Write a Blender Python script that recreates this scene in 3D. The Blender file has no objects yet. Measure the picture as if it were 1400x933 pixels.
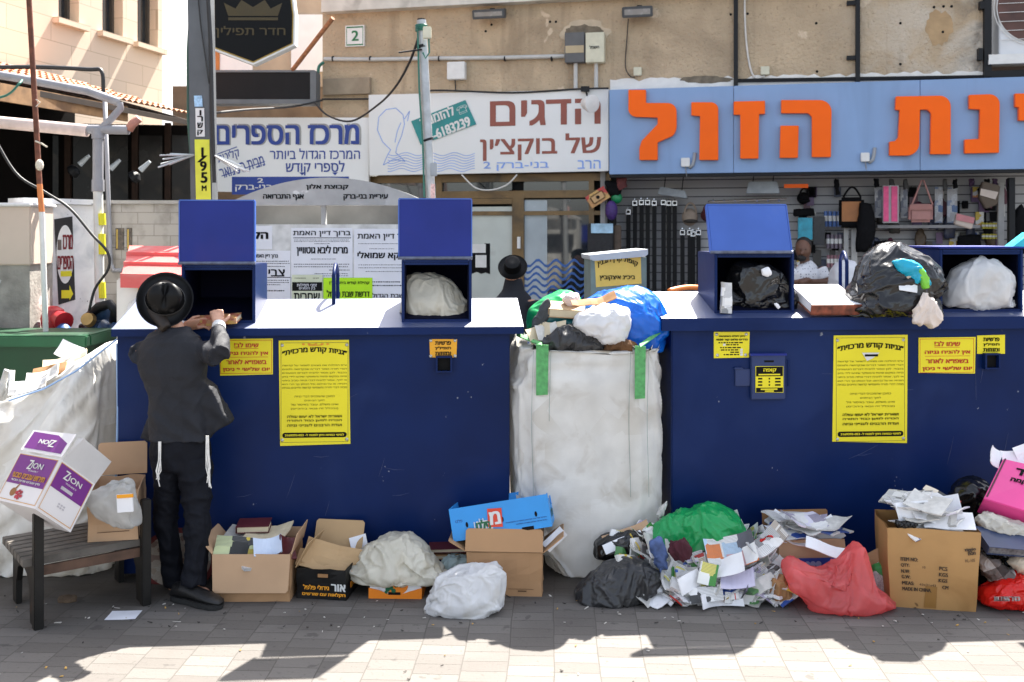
import bpy, bmesh, math, random
from mathutils import Vector, Matrix, Euler, noise
from mathutils.geometry import tessellate_polygon
R = math.radians
C = bpy.context.scene.collection
SC = bpy.context.scene
F, HZ, HC, CX = 1361.0, 320.0, 1.86, 700.0      # focal length in photo pixels, horizon row, eye height, centre column

# ---------------------------------------------------------------- camera
cam = bpy.data.cameras.new("camera"); camo = bpy.data.objects.new("camera", cam); C.objects.link(camo)
camo.location = (0, 0, HC); camo.rotation_euler = (R(90), 0, 0)
cam.sensor_width = 36; cam.lens = 36 * F / 1400
cam.shift_y = -(466.5 - HZ) / 1400
cam.clip_end = 500; cam.clip_start = 0.05
cam.dof.use_dof = True; cam.dof.focus_distance = 5.35; cam.dof.aperture_fstop = 4.5
SC.camera = camo
# ---------------------------------------------------------------- light
SUN_EL, SUN_AZ = 54.5, 24        # azimuth: from straight ahead (+Y) towards +X
w = bpy.data.worlds.new("World"); SC.world = w; w.use_nodes = True
nt = w.node_tree; bg = nt.nodes["Background"]
sky = nt.nodes.new("ShaderNodeTexSky"); sky.sky_type = 'NISHITA'; sky.sun_disc = False
sky.sun_elevation = R(SUN_EL); sky.sun_rotation = R(SUN_AZ)
sky.air_density = 1.0; sky.dust_density = 2.5; sky.ozone_density = 1.0
hs = nt.nodes.new("ShaderNodeHueSaturation"); hs.inputs["Saturation"].default_value = .5; nt.links.new(sky.outputs[0], hs.inputs["Color"])
nt.links.new(hs.outputs[0], bg.inputs[0]); bg.inputs[1].default_value = 0.095
sl = bpy.data.lights.new("sun", 'SUN'); sl.energy = 5.0; sl.angle = R(0.5); sl.color = (1, .95, .87)
so = bpy.data.objects.new("sun", sl); C.objects.link(so)
sv = Vector((math.cos(R(SUN_EL)) * math.sin(R(SUN_AZ)), math.cos(R(SUN_EL)) * math.cos(R(SUN_AZ)), math.sin(R(SUN_EL))))
so.rotation_euler = sv.to_track_quat('Z', 'Y').to_euler(); so.location = (3, 8, 12)
SC.view_settings.view_transform = 'Standard'; SC.view_settings.look = 'None'
SC.view_settings.gamma = 1; SC.view_settings.use_curve_mapping = False
SC.view_settings.exposure = 2.15
SC.cycles.max_bounces = 7; SC.cycles.diffuse_bounces = 4; SC.cycles.transparent_max_bounces = 12

# ---------------------------------------------------------------- geometry helpers
def P(px, py, d): return Vector(((px - CX) / F * d, d, HC + (HZ - py) / F * d))
def G(px, py): return P(px, py, F * HC / (py - HZ))
def S(n, d): return n / F * d
class MB:
    def __init__(s): s.v = []; s.f = []; s.m = []
    def add(s, vs, fs, m=0):
        o = len(s.v); s.v += [Vector(v) for v in vs]
        for f in fs: s.f.append([i + o for i in f]); s.m.append(m)
        return s
    def poly(s, pts, m=0): return s.add(pts, [list(range(len(pts)))], m)
    def hexa(s, a, b, m=0):      # a: 4 bottom (ccw), b: 4 top
        return s.add(list(a) + list(b), [(3,2,1,0),(4,5,6,7),(0,1,5,4),(1,2,6,5),(2,3,7,6),(3,0,4,7)], m)
    def box(s, c, size, rot=None, m=0):
        x, y, z = [q / 2 for q in size]; c = Vector(c)
        M = rot if rot is not None else Matrix.Identity(3)
        if isinstance(M, (tuple, list)): M = Euler(M).to_matrix()
        p = [c + M @ Vector(q) for q in ((-x,-y,-z),(x,-y,-z),(x,y,-z),(-x,y,-z),(-x,-y,z),(x,-y,z),(x,y,z),(-x,y,z))]
        return s.hexa(p[:4], p[4:], m)
    def prism(s, pts, ext, m=0):
        n = len(pts); ext = Vector(ext); pts = [Vector(p) for p in pts]
        fs = [list(range(n))[::-1], list(range(n, 2*n))] + [(i, (i+1) % n, n + (i+1) % n, n + i) for i in range(n)]
        return s.add(pts + [p + ext for p in pts], fs, m)
    def tube(s, path, r, seg=8, m=0, cap=True):
        path = [Vector(p) for p in path]; n = len(path); rs = r if isinstance(r, (list, tuple)) else [r] * n
        vs = []; up = None
        for i, p in enumerate(path):
            t = (path[min(i+1, n-1)] - path[max(i-1, 0)])
            t = t.normalized() if t.length > 1e-9 else Vector((0, 0, 1))
            if up is None:
                up = t.orthogonal().normalized()
            up = (up - t * up.dot(t))
            up = up.normalized() if up.length > 1e-6 else t.orthogonal().normalized()
            b = t.cross(up)
            q = rs[i]; qa, qb = q if isinstance(q, (tuple, list)) else (q, q)
            for k in range(seg):
                a = 2 * math.pi * k / seg
                vs.append(p + up * math.cos(a) * qa + b * math.sin(a) * qb)
        fs = [(i*seg + k, i*seg + (k+1) % seg, (i+1)*seg + (k+1) % seg, (i+1)*seg + k) for i in range(n-1) for k in range(seg)]
        if cap: fs += [list(range(seg))[::-1], [(n-1)*seg + k for k in range(seg)]]
        return s.add(vs, fs, m)
    def lathe(s, prof, base, axis=(0,0,1), seg=24, m=0, sx=1, sy=1):
        z = Vector(axis).normalized(); x = z.orthogonal().normalized() if abs(z.z) < .999 else Vector((1,0,0)); y = z.cross(x); base = Vector(base)
        vs = []; n = len(prof)
        for r, h in prof:
            for k in range(seg):
                a = 2*math.pi*k/seg
                vs.append(base + z*h + x*(math.cos(a)*r*sx) + y*(math.sin(a)*r*sy))
        fs = [(i*seg+k, i*seg+(k+1) % seg, (i+1)*seg+(k+1) % seg, (i+1)*seg+k) for i in range(n-1) for k in range(seg)]
        fs += [list(range(seg))[::-1], [(n-1)*seg+k for k in range(seg)]]
        return s.add(vs, fs, m)
    def ball(s, c, rad, sub=3, m=0, rot=None):
        bm = bmesh.new(); bmesh.ops.create_icosphere(bm, subdivisions=sub, radius=1)
        rad = rad if isinstance(rad, (tuple, list)) else (rad,)*3
        M = rot if rot is not None else Matrix.Identity(3)
        vs = [Vector(c) + M @ Vector((v.co.x*rad[0], v.co.y*rad[1], v.co.z*rad[2])) for v in bm.verts]
        bm.verts.index_update(); fs = [[v.index for v in f.verts] for f in bm.faces]; bm.free()
        return s.add(vs, fs, m)
def tag(o, label=None, cat=None, group=None, kind=None):
    if label: o["label"] = label
    if cat: o["category"] = cat
    if group: o["group"] = group
    if kind: o["kind"] = kind
    return o
def thing(name, loc, label, cat, group=None):
    o = bpy.data.objects.new(name, None); C.objects.link(o); o.location = loc; o.empty_display_size = .1
    return tag(o, label, cat, group)
def wloc(o):
    v = Vector((0,0,0))
    while o is not None: v = v + o.location; o = o.parent
    return v
def mk(name, mb, mats, parent=None, label=None, cat=None, group=None, kind=None, smooth=False, origin=None, bevel=0, angle=None):
    """links mb (world coordinates) as ONE mesh object"""
    me = bpy.data.meshes.new(name)
    if parent is not None and origin is None: org = wloc(parent)
    elif origin is not None: org = Vector(origin)
    else:
        xs = [v.x for v in mb.v]; ys = [v.y for v in mb.v]; zs = [v.z for v in mb.v]
        org = Vector(((min(xs)+max(xs))/2, (min(ys)+max(ys))/2, min(zs)))
    me.from_pydata([v - org for v in mb.v], [], mb.f)
    mats = mats if isinstance(mats, (list, tuple)) else [mats]
    for m in mats: me.materials.append(m)
    if len(mats) > 1: me.polygons.foreach_set("material_index", mb.m)
    me.update()
    if bevel or smooth:
        bm = bmesh.new(); bm.from_mesh(me)
        bmesh.ops.recalc_face_normals(bm, faces=bm.faces)
        if bevel:
            bmesh.ops.bevel(bm, geom=[e for e in bm.edges if len(e.link_faces) == 2 and e.calc_face_angle(0) > .6], offset=bevel, segments=2, affect='EDGES', clamp_overlap=True)
        bm.to_mesh(me); bm.free()
    if smooth:
        me.polygons.foreach_set("use_smooth", [True]*len(me.polygons))
        if angle: me.set_sharp_from_angle(angle=R(angle))
    o = bpy.data.objects.new(name, me); C.objects.link(o)
    if parent is not None:
        o.parent = parent; o.location = org - wloc(parent)
    else: o.location = org
    return tag(o, label, cat, group, kind)
def refine(mb, voxel=.012, smooth=4, fac=.5, sub=0, keep=None):
    """fuse overlapping closed shapes into one continuous surface"""
    me = bpy.data.meshes.new("t"); me.from_pydata(mb.v, [], mb.f)
    bm = bmesh.new(); bm.from_mesh(me); bmesh.ops.recalc_face_normals(bm, faces=bm.faces); bm.to_mesh(me); bm.free()
    o = bpy.data.objects.new("t", me); C.objects.link(o)
    r = o.modifiers.new("r", 'REMESH'); r.mode = 'VOXEL'; r.voxel_size = voxel
    if smooth:
        s = o.modifiers.new("s", 'SMOOTH'); s.factor = fac; s.iterations = smooth
    dg = bpy.context.evaluated_depsgraph_get(); dg.update()
    ev = o.evaluated_get(dg); m2 = ev.to_mesh()
    out = MB(); out.v = [v.co.copy() for v in m2.vertices]; out.f = [list(p.vertices) for p in m2.polygons]; out.m = [0]*len(out.f)
    ev.to_mesh_clear(); bpy.data.objects.remove(o); bpy.data.meshes.remove(me)
    return out
def vnormals(mb):
    n = [Vector((0,0,0)) for _ in mb.v]
    for f in mb.f:
        a, b, c = mb.v[f[0]], mb.v[f[1]], mb.v[f[2]]
        q = (b-a).cross(c-a) if len(f) == 3 else (mb.v[f[2]]-a).cross(mb.v[f[3]]-b)
        for i in f: n[i] = n[i] + q
    return [q.normalized() if q.length > 0 else Vector((0,0,1)) for q in n]
def crease(p, f, seed=0, stretch=(1,1,1)):
    q = Vector((p.x*stretch[0]*f + seed*3.7, p.y*stretch[1]*f - seed*1.3, p.z*stretch[2]*f + seed*2.1))
    q = q + noise.noise_vector(q*.7)*.5
    d, _ = noise.voronoi(q)
    return min(d[1]-d[0], .8)
def wrinkle(mb, amp, f, seed=0, stretch=(1,1,1), fold=0, ff=4, mask=None):
    ns = vnormals(mb); out = []
    for v, n in zip(mb.v, ns):
        k = mask(v) if mask else 1
        h = amp*(crease(v, f, seed, stretch)-.35) + amp*.5*(crease(v, f*2.3, seed+5, stretch)-.35)
        if fold: h += fold*noise.noise(Vector((v.x*ff*stretch[0]+seed, v.y*ff*stretch[1], v.z*ff*stretch[2])))
        out.append(v + n*h*k)
    mb.v = out; return mb
def plastic(mb, amp, f, seed=0, stretch=(1,1,1), fold=0):
    ns = vnormals(mb); out = []; sd = Vector((seed*3.1, -seed*1.7, seed*2.3))
    for v, n in zip(mb.v, ns):
        wv = noise.noise_vector(v*f*.32 + sd)
        q = Vector((v.x*stretch[0], v.y*stretch[1], v.z*stretch[2]*.62))*f + wv*1.9 + sd
        a = max(0, 1-abs(noise.noise(q))*2.6); b = max(0, 1-abs(noise.noise(q*2.3+sd))*2.4)
        d, _ = noise.voronoi(q*.9); c = min(d[1]-d[0], .7)
        h = amp*(1.25*a*a + .55*b*b + .9*c - .85) + fold*wv.x
        out.append(v + n*h)
    mb.v = out; return mb
def inpoly_radius(poly, c, a):
    dx, dy = math.cos(a), math.sin(a); best = 0
    n = len(poly)
    for i in range(n):
        x1, y1 = poly[i][0]-c[0], poly[i][1]-c[1]; x2, y2 = poly[(i+1) % n][0]-c[0], poly[(i+1) % n][1]-c[1]
        ex, ey = x2-x1, y2-y1; den = dx*ey - dy*ex
        if abs(den) < 1e-9: continue
        t = (x1*ey - y1*ex)/den; u = (x1*dy - y1*dx)/den
        if t > 0 and -1e-6 <= u <= 1+1e-6: best = max(best, t)
    return best
def sack(poly, d, depth, seed=1, amp=.02, f=9, sub=5, sq=.75, fold=.01, floor=None, lean=0, stretch=(1,1,1), c=None, round_=1):
    """a full soft bag: outline (photo pixels at distance d) with real thickness, creased"""
    if c is None: c = (sum(p[0] for p in poly)/len(poly), sum(p[1] for p in poly)/len(poly))
    N = 180; rad = [inpoly_radius(poly, c, 2*math.pi*k/N) for k in range(N)]
    for _ in range(round_): rad = [(rad[k-1] + 2*rad[k] + rad[(k+1) % N])/4 for k in range(N)]
    bm = bmesh.new(); bmesh.ops.create_icosphere(bm, subdivisions=sub, radius=1)
    mb = MB(); 
    for v in bm.verts:
        x, y, z = v.co; rho = math.hypot(x, z); a = math.atan2(-z, x) % (2*math.pi)
        k = a/(2*math.pi)*N; i = int(k) % N; r = rad[i]*(1-(k-int(k))) + rad[(i+1) % N]*(k-int(k))
        r *= rho**.85
        yy = math.copysign(abs(y)**sq, y)*depth/2
        px, py = c[0] + math.cos(a)*r, c[1] + math.sin(a)*r
        q = P(px, py, d); q.y += yy + lean*(q.z)
        mb.v.append(q)
    bm.verts.index_update(); mb.f = [[v.index for v in f_.verts] for f_ in bm.faces]; mb.m = [0]*len(mb.f); bm.free()
    plastic(mb, amp, f, seed, stretch, fold)
    if floor is not None:
        for v in mb.v:
            if v.z < floor: v.z = floor + (v.z-floor)*.02
    return mb
_jobs = []
def drape(o, inner, grow=.14, bend=.3, pin=None, post=None, stiff=15):
    """queue a cloth settle of o over the inner load"""
    col = bpy.data.collections.new("load"); i_ = bpy.data.objects.new("load", bpy.data.meshes.new("load")); i_.data.from_pydata(inner.v, [], inner.f); C.objects.link(i_); col.objects.link(i_)
    i_.modifiers.new("c", 'COLLISION'); i_.collision.thickness_outer = .004; i_.collision.cloth_friction = 20
    cm = o.modifiers.new("cloth", 'CLOTH'); s = cm.settings
    s.quality = 4; s.mass = .05; s.tension_stiffness = stiff; s.compression_stiffness = stiff; s.shear_stiffness = stiff*.3; s.bending_stiffness = bend; s.shrink_min = -grow; s.air_damping = 2
    if pin:
        vg = o.vertex_groups.new(name="pin"); vg.add([v.index for v in o.data.vertices if pin(v.co + o.location)], 1, 'ADD'); s.vertex_group_mass = "pin"
    cm.collision_settings.distance_min = .004; cm.collision_settings.use_self_collision = False; cm.collision_settings.collection = col
    _jobs.append((o, i_, col, post))
def settle(frames=15):
    for f in range(1, frames+1): SC.frame_set(f)
    dg = bpy.context.evaluated_depsgraph_get(); done = [(o, bpy.data.meshes.new_from_object(o.evaluated_get(dg))) for o, _, _, _ in _jobs]
    for (o, i_, col, post), (_, me) in zip(_jobs, done):
        o.modifiers.clear(); o.vertex_groups.clear(); me.name = o.name; o.data = me
        w_ = wloc(o)
        for v in me.vertices:
            if post: v.co = post(v.co + w_) - w_
        me.polygons.foreach_set("use_smooth", [True]*len(me.polygons))
        d = i_.data; bpy.data.objects.remove(i_); bpy.data.meshes.remove(d); bpy.data.collections.remove(col)
    SC.frame_set(1)
class Wall:
    """a vertical plane: u to the right, z up, n towards the viewer"""
    def __init__(s, p, yaw):
        s.p = Vector((p[0], p[1], 0)); s.u = Vector((math.cos(R(yaw)), math.sin(R(yaw)), 0)); s.n = Vector((math.sin(R(yaw)), -math.cos(R(yaw)), 0)); s.yaw = R(yaw)
    def uz(s, px, py, off=0):
        r = Vector(((px-CX)/F, 1, (HZ-py)/F)); o = s.p + s.n*off
        t = o.dot(s.n)/r.dot(s.n); q = r*t
        return (q - s.p).dot(s.u), HC + q.z
    def at(s, u, z, off=0): return s.p + s.u*u + s.n*off + Vector((0,0,z))
    def px(s, px, py, off=0): return s.at(*s.uz(px, py, off), off)
    def slab(s, mb, x0, y0, x1, y1, o0, o1, m=0):     # pixel rectangle, from offset o0 (back) to o1 (front)
        u0, za = s.uz(x0, y0, o1); u1, zb = s.uz(x1, y1, o1)
        return s.slabu(mb, u0, min(za, zb), u1, max(za, zb), o0, o1, m)
    def slabu(s, mb, u0, z0, u1, z1, o0, o1, m=0):
        a = [s.at(u0,z0,o1), s.at(u1,z0,o1), s.at(u1,z0,o0), s.at(u0,z0,o0)]
        b = [s.at(u0,z1,o1), s.at(u1,z1,o1), s.at(u1,z1,o0), s.at(u0,z1,o0)]
        return mb.hexa(a, b, m)
# ---------------------------------------------------------------- lettering
_t = {}
def rtl(s):
    out = []; run = ''
    for ch in s[::-1]:
        if ch.isdigit() or ch.isascii() and ch.isalpha() or (ch in '-./' and run and run[0].isdigit() and False): run = ch + run
        else:
            if run: out.append(run); run = ''
            out.append({'(': ')', ')': '('}.get(ch, ch))
    out.append(run); return ''.join(out)
def glyphs(s):
    if s in _t: return _t[s]
    cu = bpy.data.curves.new("t", 'FONT'); cu.body = s; cu.size = 1; cu.resolution_u = 3
    o = bpy.data.objects.new("t", cu); C.objects.link(o)
    cu.fill_mode = 'NONE'
    dg = bpy.context.evaluated_depsgraph_get(); dg.update()
    ev = o.evaluated_get(dg); m = ev.to_mesh()
    co = [(v.co.x, v.co.y) for v in m.vertices]; nxt = {}
    for e in m.edges: nxt.setdefault(e.vertices[0], []).append(e.vertices[1]); nxt.setdefault(e.vertices[1], []).append(e.vertices[0])
    ev.to_mesh_clear(); bpy.data.objects.remove(o); bpy.data.curves.remove(cu)
    seen = set(); loops = []
    for i in range(len(co)):
        if i in seen or i not in nxt: continue
        lp = [i]; seen.add(i)
        while True:
            q = [j for j in nxt[lp[-1]] if j not in seen]
            if not q: break
            lp.append(q[0]); seen.add(q[0])
        if len(lp) > 2: loops.append(lp)
    def inside(p, lp):
        c = False
        for k in range(len(lp)):
            (x1, y1), (x2, y2) = co[lp[k-1]], co[lp[k]]
            if (y1 > p[1]) != (y2 > p[1]) and p[0] < (x2-x1)*(p[1]-y1)/(y2-y1) + x1: c = not c
        return c
    holes = {}
    for a in range(len(loops)):
        for b in range(len(loops)):
            if a != b and all(inside(co[i], loops[b]) for i in loops[a]): holes[a] = b
    vs = []; fs = []
    for b in range(len(loops)):
        if b in holes: continue
        grp = [loops[b]] + [loops[a] for a in holes if holes[a] == b]
        flat = [i for lp in grp for i in lp]; o0 = len(vs)
        vs += [(co[i][0], co[i][1], .0003*(b % 3)) for i in flat]
        for t in tessellate_polygon([[Vector((*co[i], 0)) for i in lp] for lp in grp]): fs.append([o0+k for k in t])
    _t[s] = (vs, fs); return _t[s]
def write(mb, at, s, x0, x1, y0, y1, off, bold=0, heb=True, m=0, arc=0, rot=0, asc=None):
    """string s fitted to the box x0..x1, y0..y1 of a plane given by at(u, z, off); bold in units of the box height"""
    vs, fs = glyphs(rtl(s) if heb else s)
    if not vs: return mb
    ax, bx = min(v[0] for v in vs), max(v[0] for v in vs); ay, by = min(v[1] for v in vs), max(v[1] for v in vs)
    if asc: ay, by = asc
    sx, sy = (x1-x0)/max(bx-ax, 1e-6), (y1-y0)/max(by-ay, 1e-6)
    b = bold*(y1-y0)
    sh = [(0,0)] if not bold else [(-b,-b*.5),(b,-b*.5),(-b,b*.5),(b,b*.5),(0,0)]
    cx, cy = (x0+x1)/2, (y0+y1)/2
    for k, (dx, dy) in enumerate(sh):
        pts = []
        for x, y, dz in vs:
            X, Y = x0 + (x-ax)*sx + dx, y0 + (y-ay)*sy + dy
            if arc: q = (X-cx)/max((x1-x0)/2, 1e-6); Y += arc*(1-q*q)
            if rot: X, Y = cx + (X-cx)*math.cos(rot) - (Y-cy)*math.sin(rot), cy + (X-cx)*math.sin(rot) + (Y-cy)*math.cos(rot)
            pts.append(at(X, Y, off + k*.0006 + dz))
        mb.add(pts, fs, m)
    return mb
def wpx(mb, W, s, x0, y0, x1, y1, off, **k):
    u0, za = W.uz(x0, y0, off); u1, zb = W.uz(x1, y1, off)
    return write(mb, W.at, s, u0, u1, min(za, zb), max(za, zb), off, **k)
# ---------------------------------------------------------------- materials
_m = {}
def mat(name, col, rough=.6, var=.12, scale=6, bump=0, bscale=30, metal=0, spec=.5, dirt=None, damt=.5, dscale=3, coat=0, coatr=.15, transl=0, alpha=1, sheen=0, streak=False, wear=None, wscale=9, wamt=.62, bdist=.01, det=4):
    if name in _m: return _m[name]
    M = bpy.data.materials.new(name); M.use_nodes = True; n = M.node_tree; L = n.links.new
    b = n.nodes["Principled BSDF"]; out = n.nodes["Material Output"]
    tc = n.nodes.new("ShaderNodeTexCoord")
    def nz(sc, detail=4, dist=0, stretch=None):
        t = n.nodes.new("ShaderNodeTexNoise"); t.inputs["Scale"].default_value = sc; t.inputs["Detail"].default_value = detail; t.inputs["Distortion"].default_value = dist
        src = tc.outputs["Object"]
        if stretch:
            mp = n.nodes.new("ShaderNodeMapping"); mp.inputs["Scale"].default_value = stretch; L(src, mp.inputs[0]); src = mp.outputs[0]
        L(src, t.inputs["Vector"]); return t
    def mix(fac, a, c):
        x = n.nodes.new("ShaderNodeMix"); x.data_type = 'RGBA'
        if isinstance(fac, float): x.inputs[0].default_value = fac
        else: L(fac, x.inputs[0])
        for sk, q in ((6, a), (7, c)):
            if isinstance(q, tuple): x.inputs[sk].default_value = (*q[:3], 1)
            else: L(q, x.inputs[sk])
        return x.outputs[2]
    def ramp(src, lo, hi):
        r = n.nodes.new("ShaderNodeMapRange"); r.inputs[1].default_value = lo; r.inputs[2].default_value = hi; L(src, r.inputs[0]); return r.outputs[0]
    lo = tuple(max(0, c*(1-var)) for c in col); hi = tuple(min(1, c*(1+var)) for c in col)
    t = nz(scale, det); c = mix(ramp(t.outputs[0], .3, .7), lo, hi)
    if dirt:
        t2 = nz(dscale, 6, .6, (1,1,.16) if streak else None); c = mix(ramp(t2.outputs[0], damt, damt+.22), c, tuple(dirt))
    if wear:
        t3 = nz(wscale, 8, .2); c = mix(ramp(t3.outputs[0], wamt, wamt+.03), c, tuple(wear))
    L(c, b.inputs["Base Color"])
    rr = n.nodes.new("ShaderNodeMapRange"); L(t.outputs[0], rr.inputs[0]); rr.inputs[3].default_value = max(.02, rough-.08); rr.inputs[4].default_value = min(1, rough+.1)
    L(rr.outputs[0], b.inputs["Roughness"])
    b.inputs["Metallic"].default_value = metal; b.inputs["Specular IOR Level"].default_value = spec
    if coat: b.inputs["Coat Weight"].default_value = coat; b.inputs["Coat Roughness"].default_value = coatr
    if sheen: b.inputs["Sheen Weight"].default_value = sheen
    if alpha < 1: b.inputs["Alpha"].default_value = alpha
    if bump:
        bp = n.nodes.new("ShaderNodeBump"); bp.inputs["Strength"].default_value = bump; bp.inputs["Distance"].default_value = bdist
        t4 = nz(bscale, 6, .3); L(t4.outputs[0], bp.inputs["Height"]); L(bp.outputs[0], b.inputs["Normal"])
    if transl:
        tr = n.nodes.new("ShaderNodeBsdfTranslucent"); L(c, tr.inputs[0]); ms = n.nodes.new("ShaderNodeMixShader"); ms.inputs[0].default_value = transl
        L(b.outputs[0], ms.inputs[1]); L(tr.outputs[0], ms.inputs[2]); L(ms.outputs[0], out.inputs[0])
    _m[name] = M; return M
def film(name, col, rough=.28, transl=.35, alpha=1, crinkle=.5, cs=18, stretch=(1,1,1), dirt=None, spec=.5):
    """thin plastic film: sharp creases from ridged noise over softer cells"""
    M = mat(name, col, rough, .10, 7, transl=transl, alpha=alpha, dirt=dirt, damt=.54, dscale=6, spec=spec)
    n = M.node_tree; L = n.links.new; b = n.nodes["Principled BSDF"]
    tc = [x for x in n.nodes if x.type == 'TEX_COORD'][0]
    prev = None
    for sc, st, dist, rot, typ in ((cs*.33, crinkle, .032, (.3,.5,.2), 'RIDGED_MULTIFRACTAL'), (cs*.8, crinkle*.9, .015, (1.1,.2,.9), 'RIDGED_MULTIFRACTAL'), (cs*3.2, crinkle*.5, .004, (.2,.9,.4), 'FBM')):
        mp = n.nodes.new("ShaderNodeMapping"); mp.inputs["Scale"].default_value = (stretch[0],stretch[1],stretch[2]*.55); mp.inputs["Rotation"].default_value = rot; L(tc.outputs["Object"], mp.inputs[0])
        t = n.nodes.new("ShaderNodeTexNoise"); t.noise_type = typ; t.inputs["Scale"].default_value = sc; t.inputs["Detail"].default_value = 3; t.inputs["Distortion"].default_value = .7; L(mp.outputs[0], t.inputs["Vector"])
        bp = n.nodes.new("ShaderNodeBump"); bp.inputs["Strength"].default_value = min(1, st); bp.inputs["Distance"].default_value = dist; L(t.outputs[0], bp.inputs["Height"])
        if prev: L(prev.outputs[0], bp.inputs["Normal"])
        prev = bp
    L(prev.outputs[0], b.inputs["Normal"])
    return M
def printed(name, cols, scale=14, paper=(.8,.79,.77), uv=False):
    """a printed page: paper with blocks of ink"""
    M = mat(name, paper, .5, .05, 20)
    n = M.node_tree; L = n.links.new; b = n.nodes["Principled BSDF"]
    tc = [x for x in n.nodes if x.type == 'TEX_COORD'][0]
    v = n.nodes.new("ShaderNodeTexVoronoi"); v.distance = 'CHEBYCHEV'; v.inputs["Scale"].default_value = scale; vec = tc.outputs["UV" if uv else "Object"]; L(vec, v.inputs["Vector"])
    if uv:
        oi = n.nodes.new("ShaderNodeObjectInfo"); cx = n.nodes.new("ShaderNodeCombineXYZ"); mm = n.nodes.new("ShaderNodeMath"); mm.operation = 'MULTIPLY'; mm.inputs[1].default_value = 37; L(oi.outputs["Random"], mm.inputs[0]); L(mm.outputs[0], cx.inputs[0])
        va = n.nodes.new("ShaderNodeVectorMath"); va.operation = 'ADD'; L(vec, va.inputs[0]); L(cx.outputs[0], va.inputs[1]); vec = va.outputs[0]; L(vec, v.inputs["Vector"]); v.inputs["Randomness"].default_value = .7
    sp = n.nodes.new("ShaderNodeSeparateColor"); L(v.outputs["Color"], sp.inputs[0])
    cr = n.nodes.new("ShaderNodeValToRGB"); cr.color_ramp.interpolation = 'CONSTANT'
    cs = [paper] + list(cols) + [paper]
    el = cr.color_ramp.elements
    while len(el) < len(cs): el.new(.5)
    for i, c in enumerate(cs): el[i].position = 0 if i == 0 else .3 + .6*(i-1)/max(1, len(cs)-2)*.9; el[i].color = (*c, 1)
    L(sp.outputs[0], cr.inputs[0])
    if uv:     # rows of small print
        sx = n.nodes.new("ShaderNodeSeparateXYZ"); L(vec, sx.inputs[0]); m1 = n.nodes.new("ShaderNodeMath"); m1.operation = 'MULTIPLY'; m1.inputs[1].default_value = 150; L(sx.outputs[1], m1.inputs[0])
        fr = n.nodes.new("ShaderNodeMath"); fr.operation = 'FRACT'; L(m1.outputs[0], fr.inputs[0]); lt = n.nodes.new("ShaderNodeMath"); lt.operation = 'LESS_THAN'; lt.inputs[1].default_value = .5; L(fr.outputs[0], lt.inputs[0])
        m2 = n.nodes.new("ShaderNodeMath"); m2.operation = 'LESS_THAN'; m2.inputs[1].default_value = .55; L(sp.outputs[1], m2.inputs[0]); src = n.nodes.new("ShaderNodeMath"); src.operation = 'MULTIPLY'; L(lt.outputs[0], src.inputs[0]); L(m2.outputs[0], src.inputs[1]); fac = src.outputs[0]
    else:
        nz = n.nodes.new("ShaderNodeTexNoise"); nz.inputs["Scale"].default_value = scale*9; L(vec, nz.inputs["Vector"])
        mr = n.nodes.new("ShaderNodeMapRange"); mr.inputs[1].default_value = .45; mr.inputs[2].default_value = .6; L(nz.outputs[0], mr.inputs[0]); fac = mr.outputs[0]
    mx = n.nodes.new("ShaderNodeMix"); mx.data_type = 'RGBA'; mx.inputs[7].default_value = (.12,.12,.12,1); L(cr.outputs[0], mx.inputs[6])
    ml = n.nodes.new("ShaderNodeMath"); ml.operation = 'MULTIPLY'; ml.inputs[1].default_value = .55 if uv else .35; L(fac, ml.inputs[0]); L(ml.outputs[0], mx.inputs[0])
    L(mx.outputs[2], b.inputs["Base Color"]); return M
BLACK = mat("black_ink", (.006,.006,.0065), .7, .1, spec=.15)
STEEL = mat("galvanised_steel", (.36,.37,.38), .45, .2, 25, metal=.5, dirt=(.2,.19,.17), damt=.55)
DARKM = mat("dark_painted_metal", (.010,.011,.013), .5, .2, 20, spec=.25)
WHITEP = mat("white_enamel", (.72,.72,.7), .4, .06, 4, dirt=(.5,.47,.42), damt=.62)
GREYP = mat("grey_plastic", (.30,.32,.34), .5, .12, 9)
WHITEB = mat("white_plastic", (.7,.7,.68), .45, .06, 12)
CREAMB = mat("cream_plastic", (.6,.58,.44), .5, .08, 12, dirt=(.35,.33,.24), damt=.6)
RUST = mat("rusty_iron", (.13,.045,.025), .8, .4, 18, bump=.3)
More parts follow.
